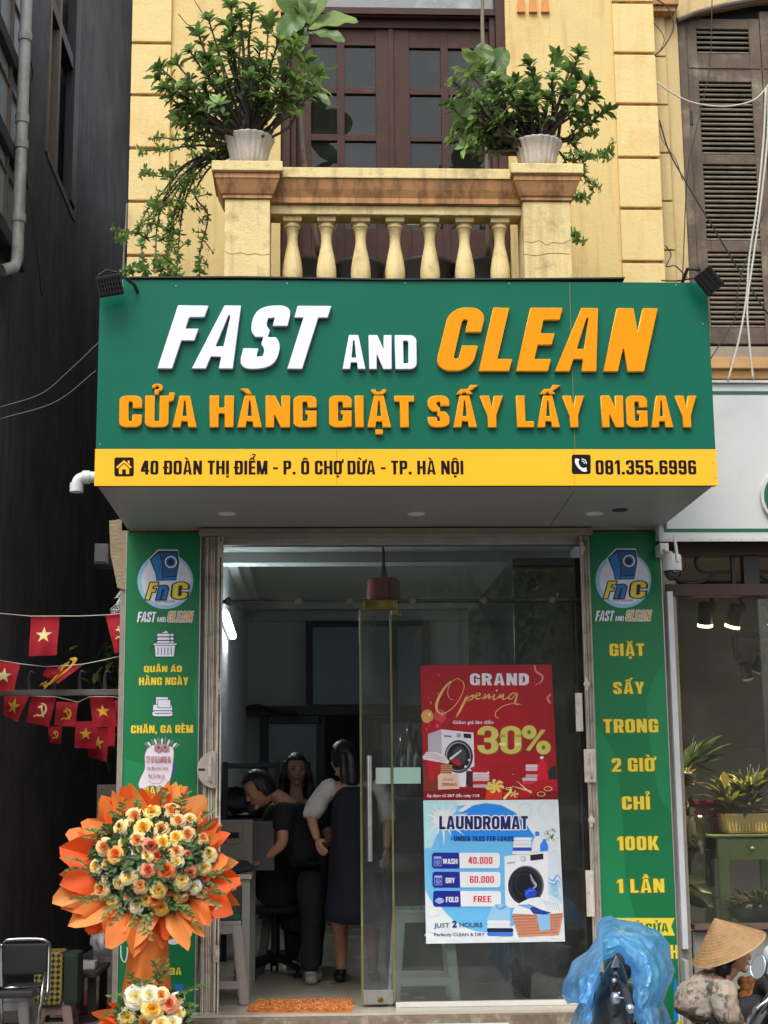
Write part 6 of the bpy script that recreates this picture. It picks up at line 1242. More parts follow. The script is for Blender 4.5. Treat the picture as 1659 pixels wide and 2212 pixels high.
def rose_mesh(seed):
    r = random.Random(seed); bm = NB()
    for layer, (n, rad, h, opn) in enumerate(((2, .22, .62, 0), (3, .36, .66, .12), (4, .52, .62, .3), (5, .72, .54, .55), (5, .92, .42, .85), (6, 1.08, .26, 1.1))):
        for k in range(n):
            f0 = k * math.tau / n + layer * .7 + r.uniform(-.2, .2); hw = math.pi / n * r.uniform(1.15, 1.45) if layer else 1.9; g = []; wob = r.uniform(-.06, .06)
            for j in range(6):
                t = j / 5; row = []
                for i in range(7):
                    a = -1 + i / 3; e = 1 - .16 * a * a * t - .05 * abs(a) * t
                    rr = rad * (.28 + .72 * t ** .75) * (1 + .06 * r.uniform(-1, 1) * t) + opn * .16 * t ** 3; z = h * t * e - opn * .24 * t ** 4 * (1 + .5 * a * a) - .1 * layer * .3 + wob * t
                    ph = f0 + a * hw * (1 - .12 * t); row.append(bm.verts.new((rr * math.cos(ph), rr * math.sin(ph), z)))
                g.append(row)
            for j in range(5):
                for i in range(6): bm.faces.new((g[j][i], g[j][i + 1], g[j + 1][i + 1], g[j + 1][i])).material_index = 1 if layer < 3 else 0
    lathe(bm, [(.0001, -.28), (.3, -.2), (.5, .0)], (0, 0, 0), 10, cap=False, mi=0)
    me = bpy.data.meshes.new('rose'); bm.to_mesh(me); bm.free(); me.polygons.foreach_set('use_smooth', [True] * len(me.polygons)); me.materials.append(None); me.materials.append(None); return me
ROSES = [rose_mesh(k) for k in range(5)]
fs = thing('flower_stand', 'tall congratulation stand of cream and peach roses in orange paper', 'flower stand', tuple(at(320, 2212, Y=8.95)))
def b1(x, y, Y): return at(x / 3, 1641.6 + y / 3, Y=Y)
def rose(x, y, col, s_=1.0, dy=0):
    cx_, cy_ = 985, 660; Y = 8.72 + .16 * (((x - cx_) / 420) ** 2 + ((y - cy_) / 360) ** 2) + dy
    if y > 1400: Y = 8.68 + .1 * ((x - 1010) / 250) ** 2 + dy
    me = rnd.choice(ROSES); o = bpy.data.objects.new('rose', me); COL.objects.link(o); o.parent = fs; o.location = b1(x, y, Y) - ROOTLOC[fs.name]
    for i in (0, 1): o.material_slots[i].link = 'OBJECT'; o.material_slots[i].material = RM[col][i]
    d = Vector(((x - cx_) / 900 + rnd.uniform(-.25, .25), -1, -(y - (cy_ if y < 1400 else 1650)) / 800 + rnd.uniform(-.1, .35)))
    o.rotation_euler = (d.to_track_quat('Z', 'Y').to_matrix() @ Matrix.Rotation(rnd.uniform(0, 6.3), 3, 'Z')).to_euler(); k = .039 * s_ * rnd.uniform(.92, 1.08); o.scale = (k, k, k * rnd.uniform(.95, 1.15))
for r in ((875, 365, 'P', 1.1), (985, 330, 'Y', 1.05), (945, 352, 'W', .9, .05), (1110, 325, 'P', 1), (1155, 395, 'P', 1), (1230, 385, 'C', .8), (780, 440, 'C', 1.1), (930, 440, 'Y', 1.2), (975, 470, 'W', 1, .05), (1045, 445, 'P', 1.05), (890, 520, 'P', 1.1), (980, 560, 'K', 1.1), (1055, 535, 'Y', 1), (1070, 575, 'W', .7, .04), (1140, 500, 'Y', .95), (1215, 482, 'P', 1), (1262, 480, 'K', .7, .05), (1315, 505, 'P', .9), (678, 565, 'P', 1.05), (750, 610, 'Q', 1.1), (1142, 588, 'P', 1), (880, 592, 'W', 1, .02), (955, 625, 'C', .8), (1020, 620, 'O', .85, .02), (1142, 655, 'C', 1), (1355, 612, 'C', 1), (620, 692, 'C', 1.05), (960, 712, 'K', 1), (930, 705, 'W', .8, .03), (1080, 715, 'O', 1.1), (1232, 730, 'K', .9), (1322, 698, 'C', 1), (835, 755, 'C', 1.1), (770, 795, 'C', .9), (910, 812, 'P', 1.1), (1180, 780, 'C', 1.1), (1325, 752, 'O', .9, .02), (655, 835, 'P', 1.1), (1030, 840, 'Y', 1), (1095, 845, 'K', .9, .03), (1180, 870, 'O', 1), (1255, 822, 'W', 1), (1305, 862, 'C', .8), (728, 915, 'C', .8), (765, 935, 'W', .5), (880, 942, 'W', 1), (945, 902, 'Y', .9), (1005, 905, 'O', .95), (1046, 955, 'Y', 1.15),
          (880, 1535, 'W', 1.5), (970, 1522, 'W', 1.1), (990, 1610, 'Y', 1.35), (1096, 1578, 'K', 1.1), (1045, 1522, 'P', 1), (1150, 1560, 'W', .9, .04), (825, 1668, 'C', 1.2), (1160, 1640, 'C', .8), (1040, 1712, 'C', 1.1), (930, 1700, 'P', 1, .05), (1120, 1700, 'W', 1)): rose(*r)
_used = [(o.location.x, o.location.z) for o in fs.children if o.name.startswith('rose')]
for k in range(400):
    a, r_ = rnd.uniform(0, math.tau), math.sqrt(rnd.random()); x, y = 985 + r_ * 355 * math.cos(a), 650 - r_ * 295 * math.sin(a); p_ = b1(x, y, 8.75) - ROOTLOC[fs.name]
    if min((p_.x - u) ** 2 + (p_.z - v) ** 2 for u, v in _used) > .066 ** 2 and len(_used) < 78: _used.append((p_.x, p_.z)); rose(x, y, rnd.choice('CPWCPK'), rnd.uniform(.6, .8), .015)
def sheet(theta, r0, r1, half, Yin, Yout, m, cx_, cy_, ex=1, ph=0, tipshift=0):
    bm = NB(); N_ = 12; g = []
    for j in range(N_ + 1):
        t = j / N_; row = []
        for i in range(N_ + 1):
            u = -1 + 2 * i / N_; edge = 1 - .46 * min(abs(u + .3 - tipshift), 1.15 * abs(u - .45 - tipshift) + .05); R_ = r0 + (r1 * edge - r0) * t; th = theta + u * half * (.75 + .35 * t)
            fold = (.05 * abs(((u * 1.3 + ph) % 2) - 1) - .025 + .03 * abs(((u * 2.6 + ph * 2) % 2) - 1) - .015) * (.3 + t)
            p = b1(cx_ + R_ * math.cos(th) * ex, cy_ - R_ * math.sin(th), Yin + (Yout - Yin) * t) + Vector((0, fold, 0)); row.append(bm.verts.new(p))
        g.append(row)
    for j in range(N_):
        for i in range(N_): bm.faces.new((g[j][i], g[j][i + 1], g[j + 1][i + 1], g[j + 1][i]))
    obj('wrapping_sheet', bm, m, fs, auto=38)
BT = [(800, 160), (690, 222), (628, 262), (560, 400), (398, 555), (368, 665), (395, 800), (402, 1048), (492, 1085), (575, 1130), (755, 1250), (822, 1212), (900, 1190), (1000, 1192), (1092, 1204), (1268, 1206), (1382, 1050), (1505, 992), (1556, 910), (1546, 770), (1470, 598), (1477, 455), (1372, 345), (1268, 192), (1195, 160), (1050, 175), (920, 230)]
for k, (x, y) in enumerate(BT):
    dx, dy = x - 985, 690 - y; r1 = math.hypot(dx, dy); th = math.atan2(dy, dx)
    sheet(th, r1 * .36, r1 * 1.03, .26 + .09 * (k % 3), 8.93 + .01 * (k % 4), 8.86 + .03 * (k % 5) - .05 * (dy < -300), (m_pap, m_pap2, m_pap, m_pap3)[k % 4], 985, 690, ph=k * 1.7, tipshift=rnd.uniform(-.3, .3))
for k in range(12):
    th = k * math.tau / 12 + .15; sheet(th, 130, 450 + 60 * (k % 2), .3, 8.95, 8.97, (m_pap2, m_pap)[k % 2], 985, 690, 1.08, k)
for k, (th, r1) in enumerate(((3.0, 440), (2.75, 360), (2.45, 250), (.12, 270), (.5, 260), (3.3, 470), (-.2, 300))): sheet(th, 90, r1, .28, 8.86, 8.78, (m_pap, m_pap2)[k % 2], 1010, 1740, 1, k * 2.1)
# wrapped column
bm = NB(); n = 26; rows = []
for (xa, xb, y) in ((828, 1082, 1120), (822, 1086, 1250), (800, 1095, 1400), (775, 1108, 1550), (755, 1125, 1800)):
    row = []
    for i in range(n + 1):
        u = i / n; x = xa + (xb - xa) * u; p = b1(x, y, 9.0); p.y = 9.06 - .2 * math.sin(math.pi * u) ** .7 + .012 * math.sin(u * 13); row.append(bm.verts.new(p))
    rows.append(row)
for r0, r1 in zip(rows, rows[1:]):
    for i in range(n): bm.faces.new((r0[i], r0[i + 1], r1[i + 1], r1[i]))
obj('wrapped_column', bm, m_pap, fs, smooth=True)
bm = NB(); a, b = b1(850, 1100, 9.1), b1(1060, 1100, 9.1); box(bm, a.x, b.x, 9.08, 9.12, .14, a.z); obj('stand_board', bm, M('stand_wood', (.3, .22, .12), .7), fs)
# greens: a dark bed and lighter sprigs
m_bed = leafmat('dark_bouquet_green', (.04, .085, .03), .25); m_ruscus = leafmat('bouquet_leaf', (.09, .18, .045), .3); m_sprig = leafmat('pale_sprig_leaf', (.2, .3, .085), .35)
bm = NB()
for k in range(1500):
    a, r_ = rnd.uniform(0, math.tau), math.sqrt(rnd.random()); x, y = 985 + r_ * 390 * math.cos(a), 660 - r_ * 330 * math.sin(a)
    Y = 8.745 + .16 * r_ * r_ + rnd.uniform(-.03, .05); leaf_quad(bm, b1(x, y, Y), (math.cos(a) + rnd.uniform(-1, 1), -.8, math.sin(a) + rnd.uniform(-1, 1)), (0, -1, .3), rnd.uniform(.03, .055), rnd.uniform(.016, .03), rnd.choice((0, 0, 1)), seg=2)
for k in range(420):
    a, r_ = rnd.uniform(0, math.tau), math.sqrt(rnd.random()); leaf_quad(bm, b1(1000 + r_ * 230 * math.cos(a), 1650 - r_ * 160 * math.sin(a), 8.76 + rnd.uniform(-.03, .06)), (math.cos(a) + rnd.uniform(-1, 1), -.8, math.sin(a) + rnd.uniform(-.5, 1)), (0, -1, .3), rnd.uniform(.03, .06), .025, rnd.choice((0, 1)), seg=2)
obj('greenery', bm, (m_bed, m_ruscus), fs, smooth=True)
sb, fb = NB(), NB()
for (x0, y0_, x1, y1_) in ((800, 400, 800, 270), (790, 380, 715, 340), (900, 320, 890, 255), (1040, 300, 1075, 205), (1130, 330, 1150, 250), (1170, 350, 1200, 215), (1260, 420, 1360, 340), (1290, 450, 1370, 400), (700, 480, 560, 450), (650, 520, 570, 500), (650, 500, 610, 460), (600, 720, 450, 640), (620, 740, 450, 715), (660, 880, 490, 900), (690, 900, 560, 930), (760, 940, 680, 1030), (800, 950, 740, 1060), (900, 980, 870, 1080), (960, 990, 960, 1150), (980, 980, 930, 1110), (1120, 940, 1220, 970), (1100, 960, 1210, 1000), (1200, 950, 1280, 1080), (1300, 880, 1430, 870), (1320, 900, 1410, 950), (1340, 740, 1500, 790), (1350, 760, 1420, 720), (1340, 780, 1400, 850), (1300, 560, 1200, 540), (860, 640, 830, 700), (1130, 930, 1180, 880),
                            (1010, 1440, 1000, 1300), (1000, 1430, 1075, 1290), (1020, 1460, 1090, 1370), (860, 1480, 845, 1390), (850, 1520, 725, 1530), (880, 1500, 905, 1420), (1180, 1580, 1250, 1590), (1170, 1520, 1260, 1480), (1200, 1500, 1340, 1470), (830, 1600, 670, 1660), (1180, 1620, 1240, 1640), (900, 1490, 980, 1430)):
    a, b = b1(x0, y0_, 8.76), b1(x1, y1_, 8.66 if y0_ < 1300 else 8.66); d = b - a; path = catmull([a, a + d * .5 + rv(.01) + Vector((0, -.01, .01)), b], 6); tube(sb, path, .0016, 4)
    n = max(4, int(d.length / .018)); mi = rnd.choice((1, 1, 2))
    for i in range(n + 1):
        t = (i + 1) / (n + 1); p = path[min(len(path) - 1, int(t * (len(path) - 1)))]; s_ = frame_of(d)[0] * (1 if i % 2 else -1)
        leaf_quad(fb, p, d.normalized() * .6 + s_ * .8 + Vector((0, -.25, 0)) + rv(.25), (0, -1, .2), rnd.uniform(.028, .042), rnd.uniform(.015, .021), mi, seg=2)
obj('sprig_stem', sb, m_bark, fs); obj('sprig', fb, (m_bed, m_ruscus, m_sprig), fs, smooth=True)
# greeting card on a stick
cd = thing('greeting_card', 'white flower topped greeting card on a stick above the orange bouquet', 'card', tuple(at(345, 1700, Y=9.1)))
K5 = lambda x, y: ((320 + x / 6.505) * .864, (1660 + y / 6.505) * .864)
GC_ = Gather(cd); YC = 9.12; nlift = [0]
def card(nm, loops, m):
    nlift[0] += 1; GC_.add(nm, flat_me(dloops([[K5(x, y) for x, y in l] for l in loops], YC), YC - .0004 * nlift[0]), m)
OUT = [tuple(v[:2]) for v in catmull([(310, 1370, 0), (268, 1480, 0), (268, 1700, 0), (200, 1850, 0), (162, 1960, 0), (180, 2032, 0), (245, 2040, 0), (330, 1998, 0), (430, 1992, 0), (470, 2022, 0), (520, 1988, 0), (575, 2012, 0), (650, 1960, 0), (705, 1850, 0), (742, 1600, 0), (748, 1380, 0), (680, 1325, 0), (540, 1300, 0), (400, 1305, 0)], 4)]
m_cw = M('card_white', srgb(222, 218, 226), .5, .03); m_cr = M('card_red_ink', srgb(160, 52, 62), .5); m_cbr = M('card_brown_rim', srgb(128, 100, 84), .5)
card('card_blue_back', [[(700, 1560), (745, 1590), (778, 1690), (722, 1870), (660, 1880)]], M('card_blue', srgb(52, 52, 140), .5))
card('card_face', [OUT], m_cbr); cxm, cym = 465, 1680; card('card_face', [[(cxm + (x - cxm) * .955, cym + (y - cym) * .962) for x, y in OUT]], m_cw)
for k in range(11):
    x, y = 330 + k * 44, 1330 - 60 * math.sin(k * .31 + .1) + 20 * (k % 2); a = math.radians(150 - k * 13); card('card_leaf', [ribbon([(x, y + 30), (x + 45 * math.cos(a), y - 45 * math.sin(a)), (x + 85 * math.cos(a), y - 90 * math.sin(a))], [10, 34, 5], 4)], m_cw if k % 2 else M('card_grey_leaf', srgb(120, 124, 122), .5))
for cx_, cy_, rr in ((500, 1365, 60), (605, 1360, 52)):
    for k in range(6): a = k * math.tau / 6 + cx_; card('card_flower', [ngon(cx_ + rr * .75 * math.cos(a), cy_ + rr * .75 * math.sin(a), rr * .55, 14)], M('dusty_pink_petal', srgb(168, 116, 124), .5) if k % 2 else M('pale_pink_petal', srgb(186, 136, 142), .5))
    card('card_flower', [ngon(cx_, cy_ - 5, rr * .3, 12)], M('flower_dark_heart', srgb(60, 24, 36), .5))
def cardtext(txt, a, y0, b, y1, heavy):
    nlift[0] += 1
    if heavy:
        for ch, lo in text_loops(txt, a, b, 0, 1, 0, gap=.09, s=.16, t=.12): GC_.add('lettering', flat_me(dloops([[K5(x, y1 - z * (y1 - y0)) for x, z in l] for l in lo], YC), YC - .0004 * nlift[0]), m_cr)
    else:
        me = ttf_fill(txt, 1, .012, .25); xs = [v.co.x for v in me.vertices]; m0, m1 = min(xs), max(xs)
        for v in me.vertices:
            p = at(*K5(a + (v.co.x - m0) / (m1 - m0) * (b - a), y1 - v.co.y / .73 * (y1 - y0)), Y=YC); v.co = p + Vector((0, -.0004 * nlift[0], 0))
        GC_.add('lettering', me, m_cr)
cardtext('CTY CP CLEANPRO VN', 302, 1502, 695, 1612, True); cardtext('Chúc Mừng Khai Trương', 305, 1660, 660, 1722, False); cardtext('Phát Tài Phát Lộc', 330, 1785, 605, 1850, False)
card('card_scroll', [ribbon([(335, 1890), (360, 1915), (420, 1945), (470, 1935), (520, 1945), (560, 1900), (590, 1880)], [5, 7, 8, 6, 8, 7, 5], 5)], m_cbr)
GC_.done(); bm = NB(); tube(bm, [at(*K5(470, 1990), Y=9.128), at(347, 1760, Y=9.1)], .006, 8); obj('stick', bm, M('pale_stick', (.5, .42, .34), .6), cd)
# ------------------------------------------------------------------ inside the laundry shop
b2 = lambda x, y: (432 + x * .29165, 1607 + y * .29165)
z6 = lambda x, y: (432 + x * .29165, 1123.2 + y * .29165)
m_drk = M('dark_anodised_frame', srgb(30, 34, 38), .45, .1, 5); m_frost = M('blue_grey_frosted_pane', srgb(120, 138, 148), .3, .04, 2); m_navy = M('navy_dress_cloth', srgb(20, 24, 38), .85, .1, 12, .3, 120)
YK = 13.28
def bx(px0, py0, px1, py1, Y, th, bm, bev=0):
    a, b = at(px0, py1, Y=Y), at(px1, py0, Y=Y); box(bm, a.x, b.x, Y, Y + th, a.z, b.z, bev)
part = thing('glass_partition', 'dark framed glass partition with doors across the back of the shop', 'partition', (.3, 16.9, .3))
bm = NB(); bx(660, 1340, 928, 1353, 16.9, .06, bm); bx(660, 1353.5, 676, 1522, 16.9, .06, bm); bx(843, 1353.5, 858, 1522, 16.9, .06, bm); bx(914, 1353.5, 928, 1522, 16.9, .06, bm); bx(532, 1522.5, 930, 1546, 16.89, .08, bm)
bx(558, 1546.5, 578, 2090, 16.9, .06, bm); bx(578.5, 1546.5, 690, 1563, 16.9, .06, bm); bx(684, 1563.5, 702, 2090, 16.9, .06, bm); bx(808, 1546.5, 824, 2090, 16.9, .06, bm); bx(824.5, 1546.5, 915, 1562, 16.9, .06, bm); obj('frame', bm, m_drk, part)
for r in ((676.5, 1353.5, 842.5, 1522), (858.5, 1353.5, 913.5, 1522), (578.5, 1563.5, 683.5, 2080), (824.5, 1562.5, 912, 2080)):
    bm = NB(); bx(*r, 16.92, .01, bm); obj('pane', bm, m_frost, part)
bm = NB(); bx(702.5, 1546.5, 807.5, 2090, 16.97, .01, bm); obj('doorway_shade_sheet', bm, m_dark, part)  # black sheet paints the unlit depth of the open door
m_tube = M('lit_tube_light', (.9, .97, 1.0), .4, 0, emit=26)
tl = thing('tube_light', 'lit white tube light high on the left wall of the shop', 'lamp', (-.72, 13, 3.1)); a, b = at(487, 1326, X=-.70), at(504, 1374, X=-.70)
bm = NB(); tube(bm, [a, b], .026, 12); obj('lit_tube', bm, m_tube, tl, smooth=True)
bm = NB(); obox(bm, (a + b) / 2 - Vector((.04, 0, 0)), Vector((.014, 0, 0)), (b - a) * .52, Vector((0, 0, .03))); obj('fixture', bm, m_disc, tl)
m_redl = M('dark_red_lamp_fabric', srgb(164, 36, 46), .7, .15, 8)
rl = at(829, 1275, Y=11.6); r = thing('ceiling_lamp', 'dark red drum lamp hanging under the shop ceiling', 'lamp', (rl.x, 11.6, rl.z)); bm = NB(); lathe(bm, [(.1, .09), (.125, .07), (.13, -.09), (.12, -.095)], rl, 28); obj('lamp_shade', fixn(bm), m_redl, r, auto=40)
bm = NB(); tube(bm, [rl + Vector((0, 0, .08)), (rl.x, 11.6, 3.46)], .012, 8); lathe(bm, [(.03, .09), (.012, .2)], rl, 12); obj('rod', bm, m_blkp, r)
cable('cable', [at(640, 1540, Y=16.8), at(600, 1538, Y=16.8), at(560, 1524, Y=16.75), at(532, 1530, Y=16.7), at(520, 1548, Y=16.65), at(517, 1600, Y=16.6), at(516, 1670, Y=16.55)], .018, m_cab, 'thick black hose arching on the back wall above the shelf rack')
cable('cable', [at(808, 1330, Y=11.6), at(812, 1350, Y=11.6), at(815, 1365, Y=11.6), at(818, 1378, Y=11.6)], .004, m_cab, 'thin wire dangling under the red ceiling lamp')
# shelf rack
m_rack = M('dark_grey_rack_steel', srgb(58, 60, 66), .5, .1); SR = thing('shelf_rack', 'dark steel shelf rack with clothes against the back wall', 'shelf', (-.5, 12.6, .31))
ra, rb_ = -.74, at(606, 1650, Y=12.5).x
for y in (1652, 1772, 1900): bm = NB(); z = at(530, y, Y=12.5).z; box(bm, ra, rb_, 12.45, 12.95, z - .02, z + .015, .003); obj('shelf', bm, m_rack, SR)
for x in (ra, rb_ - .045): bm = NB(); box(bm, x, x + .045, 12.42, 12.448, .312, at(530, 1646, Y=12.5).z, .002); obj('post', bm, m_rack, SR)
m_cl = M('dark_grey_clothes', srgb(52, 52, 58), .9, .3, 12); m_cl2 = M('light_grey_clothes', srgb(150, 150, 152), .9, .2, 12)
for k, (x, y, rx, rz, mm, lab) in enumerate(((500, 1735, .2, .12, m_cl, 'dark clothes heap on the middle shelf of the rack'), (560, 1745, .16, .1, m_cl, 'dark bundle beside the clothes heap on the rack'), (520, 1757, .2, .035, m_cl2, 'light grey folded cloth on the middle shelf of the rack'))):
    c = at(x, y, Y=12.6); crumple('clothes', (c.x, 12.65, c.z), rx, .16, rz, mm, lab, 'clothes', k + 5, .35, 4)
# desk
m_lam = M('white_laminate', srgb(196, 194, 186), .4, .04); DK = thing('desk', 'white topped desk with square steel legs behind the left gate', 'desk', (-.65, 10.3, .31)); dl = at(529, 2155, Z=.312); dx = dl.x + .027
bm = NB(); box(bm, -.745, dx + .01, dl.y - .03, 11.2, 1.045, 1.075, .004); obj('tabletop', bm, m_lam, DK)
for x, y in ((dx - .05, dl.y), (dx - .05, 11.1), (-.74, dl.y), (-.74, 11.1)): bm = NB(); box(bm, x, x + .05, y, y + .05, .3125, 1.0445, .003); obj('leg', bm, M('pale_steel_leg', srgb(170, 170, 160), .4, .05), DK)
bm = NB(); box(bm, -.689, dx - .051, dl.y + .008, dl.y + .04, 1.0, 1.0445); obj('apron', bm, MATS['pale_steel_leg'], DK)
m_kr = M('kraft_grey_paper', srgb(140, 130, 118), .8, .1); c = at(*b2(240, 720), Y=10.6); t_ = thing('paper_bag', 'pale paper bag with a dark label on the desk', 'bag', tuple(c)); bm = NB(); box(bm, c.x - .13, c.x + .14, 10.5, 10.62, 1.076, c.z + .14, .012); obj('body', bm, m_kr, t_)
bm = NB(); box(bm, c.x - .06, c.x + .05, 10.496, 10.499, c.z + .02, c.z + .06); obj('label', bm, m_dark, t_); bm = NB(); tube(bm, catmull([(c.x - .06, 10.5, c.z + .12), (c.x - .04, 10.49, c.z), (c.x + .06, 10.49, c.z), (c.x + .08, 10.5, c.z + .12)], 5), .003, 5); obj('handle', bm, m_kr, t_)
c = at(*b2(365, 720), Y=10.7); bm = NB(); box(bm, c.x - .07, c.x + .17, 10.66, 10.9, 1.076, c.z + .13, .006); tag(obj('cardboard_box', bm, M('dim_mauve_card', srgb(96, 88, 92), .8, .08)), 'dim mauve cardboard box on the desk right of the paper bag', 'box')
c = at(*b2(250, 880), Y=10.15); crumple('bundle', (c.x, 10.2, 1.12), .12, .08, .045, m_cl, 'small dark bundle on the desk edge in front of the bag', 'clothes', 9)
# stools
q_ = at(472, 2176, Z=.312); st = stool('plastic_stool', q_.x, q_.y + .2, .3125, .50, .24, .34, m_stg, 'warm grey plastic stool with a green cloth, beside the left gate', 'stool', None, .08)
bm = NB(); box(bm, q_.x - .11, q_.x + .12, q_.y + .08, q_.y + .32, .816, .85, .012); tag(obj('folded_cloth', bm, M('green_cloth', srgb(16, 96, 66), .85, .1, 12)), 'folded green cloth lying on the warm grey stool', 'cloth')
q_ = at(607, 2106, Z=.312); stool('plastic_stool', q_.x, q_.y + .2, .3125, .50, .25, .36, M('dim_grey_plastic', srgb(96, 90, 86), .5, .05), 'dim grey plastic stool behind the office chair', 'stool')
q_ = at(920, 2172, Z=.312); stool('plastic_stool', q_.x, q_.y + .22, .3125, .56, .35, .43, m_std, 'pale grey green tall stool behind the glass under the posters', 'stool')
# office chair
m_ofc = M('black_chair_fabric', srgb(34, 34, 37), .85, .1, 20, .2, 150); OC = thing('office_chair', 'black office chair with rounded back turned to the street', 'chair', tuple(at(592, 2110, Z=.312)))
oc = at(592, 2112, Z=.312); ox, oy = oc.x, oc.y + .1
def pillow(bm, c, rx, ry, rz, e=4):
    vs = bmesh.ops.create_icosphere(bm, subdivisions=4, radius=1)['verts']
    for v in vs:
        x, y, z = v.co; k = (abs(x) ** e + abs(y) ** e + abs(z) ** e) ** (-1 / e); v.co = Vector(c) + Vector((x * rx, y * ry, z * rz)) * k
zt_, zb_2 = at(595, 1800, Y=oy).z, at(595, 1955, Y=oy).z
bm = NB(); pillow(bm, (at(597, 1880, Y=oy).x, oy - .12, (zt_ + zb_2) / 2), .165, .05, (zt_ - zb_2) / 2, 3)
for v in bm.verts: v.co.y -= .04 * (1 - ((v.co.x - ox) / .16) ** 2) * .6
obj('backrest', bm, m_ofc, OC, smooth=True)
bm = NB(); pillow(bm, (ox, oy + .1, .78), .23, .23, .045, 4); obj('seat', bm, m_ofc, OC, smooth=True)
bm = NB(); tube(bm, [(ox, oy + .06, .42), (ox, oy + .06, .74)], .028, 12); tube(bm, [(ox, oy + .05, .74), (ox, oy - .12, .78), (ox, oy - .16, zb_2 + .12)], .018, 8)
for k in range(5):
    a = k * math.tau / 5 + .35; tube(bm, [(ox, oy + .06, .44), (ox + .27 * math.cos(a), oy + .06 + .27 * math.sin(a), .385)], [.03, .017], 8)
obj('base', bm, m_blkp, OC, auto=40)
for k in range(5):
    a = k * math.tau / 5 + .35; c = Vector((ox + .27 * math.cos(a), oy + .06 + .27 * math.sin(a), .349)); bm = NB()
    for s_ in (-1, 1): tube(bm, [c + Vector((s_ * .012, 0, 0)), c + Vector((s_ * .03, 0, 0))], .036, 14)
    tube(bm, [c + Vector((0, 0, 0)), c + Vector((0, 0, .04))], .012, 8); obj('castor', bm, m_blkp, OC, auto=40)
# door mat
m_mat = M('orange_shag', srgb(196, 112, 52), .95, .3, 20); m_mat2 = M('pale_orange_shag', srgb(216, 146, 84), .95, .2, 20); A_ = at(536, 2186, Z=.314); B_ = at(757, 2186, Z=.314); C_ = at(761, 2164, Z=.314); D__ = at(558, 2166, Z=.314)
dm = thing('door_mat', 'shaggy orange door mat on the shop threshold', 'mat', (A_.x, A_.y, .312)); bm = NB(); lo = [bm.verts.new((p.x, p.y, .3135)) for p in (A_, B_, C_, D__)]; hi = [bm.verts.new((p.x, p.y, .325)) for p in (A_, B_, C_, D__)]
bm.faces.new(hi); bm.faces.new(lo[::-1])
for k in range(4): bm.faces.new((lo[k], lo[(k + 1) % 4], hi[(k + 1) % 4], hi[k]))
obj('backing', bm, m_mat, dm); bm = NB()
for k in range(2600):
    u, v = rnd.random(), rnd.random(); p = (A_ * (1 - u) + B_ * u) * (1 - v) + (D__ * (1 - u) + C_ * u) * v; p.z = .322
    d = Vector((rnd.uniform(-1, 1), rnd.uniform(-1, .6), rnd.uniform(.3, 1.2))).normalized() * rnd.uniform(.02, .035); q1 = p + d * .6; q2 = p + d + Vector((0, 0, -.012)); tube(bm, [p, q1, q2], [.0032, .0036, .002], 4, cap=False, mi=rnd.randrange(2))
obj('shag_pile', bm, (m_mat, m_mat2), dm)
# laundry bin, towel and dark cabinet on the right
m_bin = M('dark_purple_grey_plastic', srgb(46, 44, 54), .5, .1); bc = at(1178, 2160, Z=.3125); bn_ = thing('laundry_bin', 'dark lattice laundry bin with clear bag behind the glass', 'bin', (bc.x, bc.y + .16, .3125)); bm = NB(); lathe(bm, [(.105, 0), (.13, .36), (.138, .37), (.138, .385), (.122, .385), (.12, .36), (.1, .02)], (bc.x, bc.y + .16, .3125), 40, cap=False); lathe(bm, [(.1, .02), (.0001, .02)], (bc.x, bc.y + .16, .3125), 40, cap=False)
for k in range(12):
    for j in range(8): a = k * math.tau / 12; r_ = .108 + .022 * j / 8 + .001; obox(bm, (bc.x + r_ * math.cos(a), bc.y + .16 + r_ * math.sin(a), .34 + j * .042), Vector((-math.sin(a), math.cos(a), 0)) * .018, Vector((math.cos(a), math.sin(a), 0)) * .003, (0, 0, .004))
obj('basket', bm, m_bin, bn_)
bm = NB(); bmesh.ops.create_icosphere(bm, subdivisions=4, radius=1)
for v in bm.verts: k = 1 + .5 * noise.noise(v.co * 3); v.co = Vector((bc.x - .01, bc.y + .16, .70)) + Vector((v.co.x * .11, v.co.y * .1, v.co.z * .07)) * k
obj('bag_liner', bm, m_clear, bn_, smooth=True)
c = at(1105, 2078, Y=10.3); bm = NB(); n = 14; g = [[bm.verts.new((c.x + .055 * (u / n * 2 - 1) * (1 - .3 * v / n) + .02 * math.sin(v * .5), 10.3 + .018 * math.sin(u * 1.1 + v * .2), c.z + .12 - .24 * v / n)) for u in range(n + 1)] for v in range(n + 1)]
for j in range(n):
    for i in range(n): bm.faces.new((g[j][i], g[j][i + 1], g[j + 1][i + 1], g[j + 1][i]))
tag(obj('hanging_towel', bm, M('teal_cloth', srgb(44, 96, 104), .9, .15, 12), smooth=True), 'teal towel hanging behind the glass below the blue poster', 'towel')
m_cab2 = M('black_gloss_cabinet', srgb(22, 24, 25), .2, .2, 4); bm = NB(); box(bm, 1.3, 2.0, 10.0, 13.0, .3125, 3.1, .01); tag(obj('tall_cabinet', bm, m_cab2), 'tall black cabinet at the right wall of the shop', 'cabinet')
wm = thing('dark_cabinet', 'dark low cabinet behind the posters and the pale stool', 'cabinet', (.9, 11, .31)); bm = NB(); box(bm, .5, 1.28, 10.75, 11.5, .3125, 1.55, .015); obj('body', bm, M('dark_grey_appliance', srgb(48, 52, 50), .35, .15, 4), wm)
bm = NB(); tube(bm, catmull([(.72, 10.73, 1.1), (.70, 10.73, .8), (.74, 10.73, .62), (.85, 10.73, .55)], 6), .008, 6); obj('hose', bm, m_cab, wm)
m_bottle = M('black_bottle_glass', (.01, .012, .012), .1, .2, 4, coat=.5)
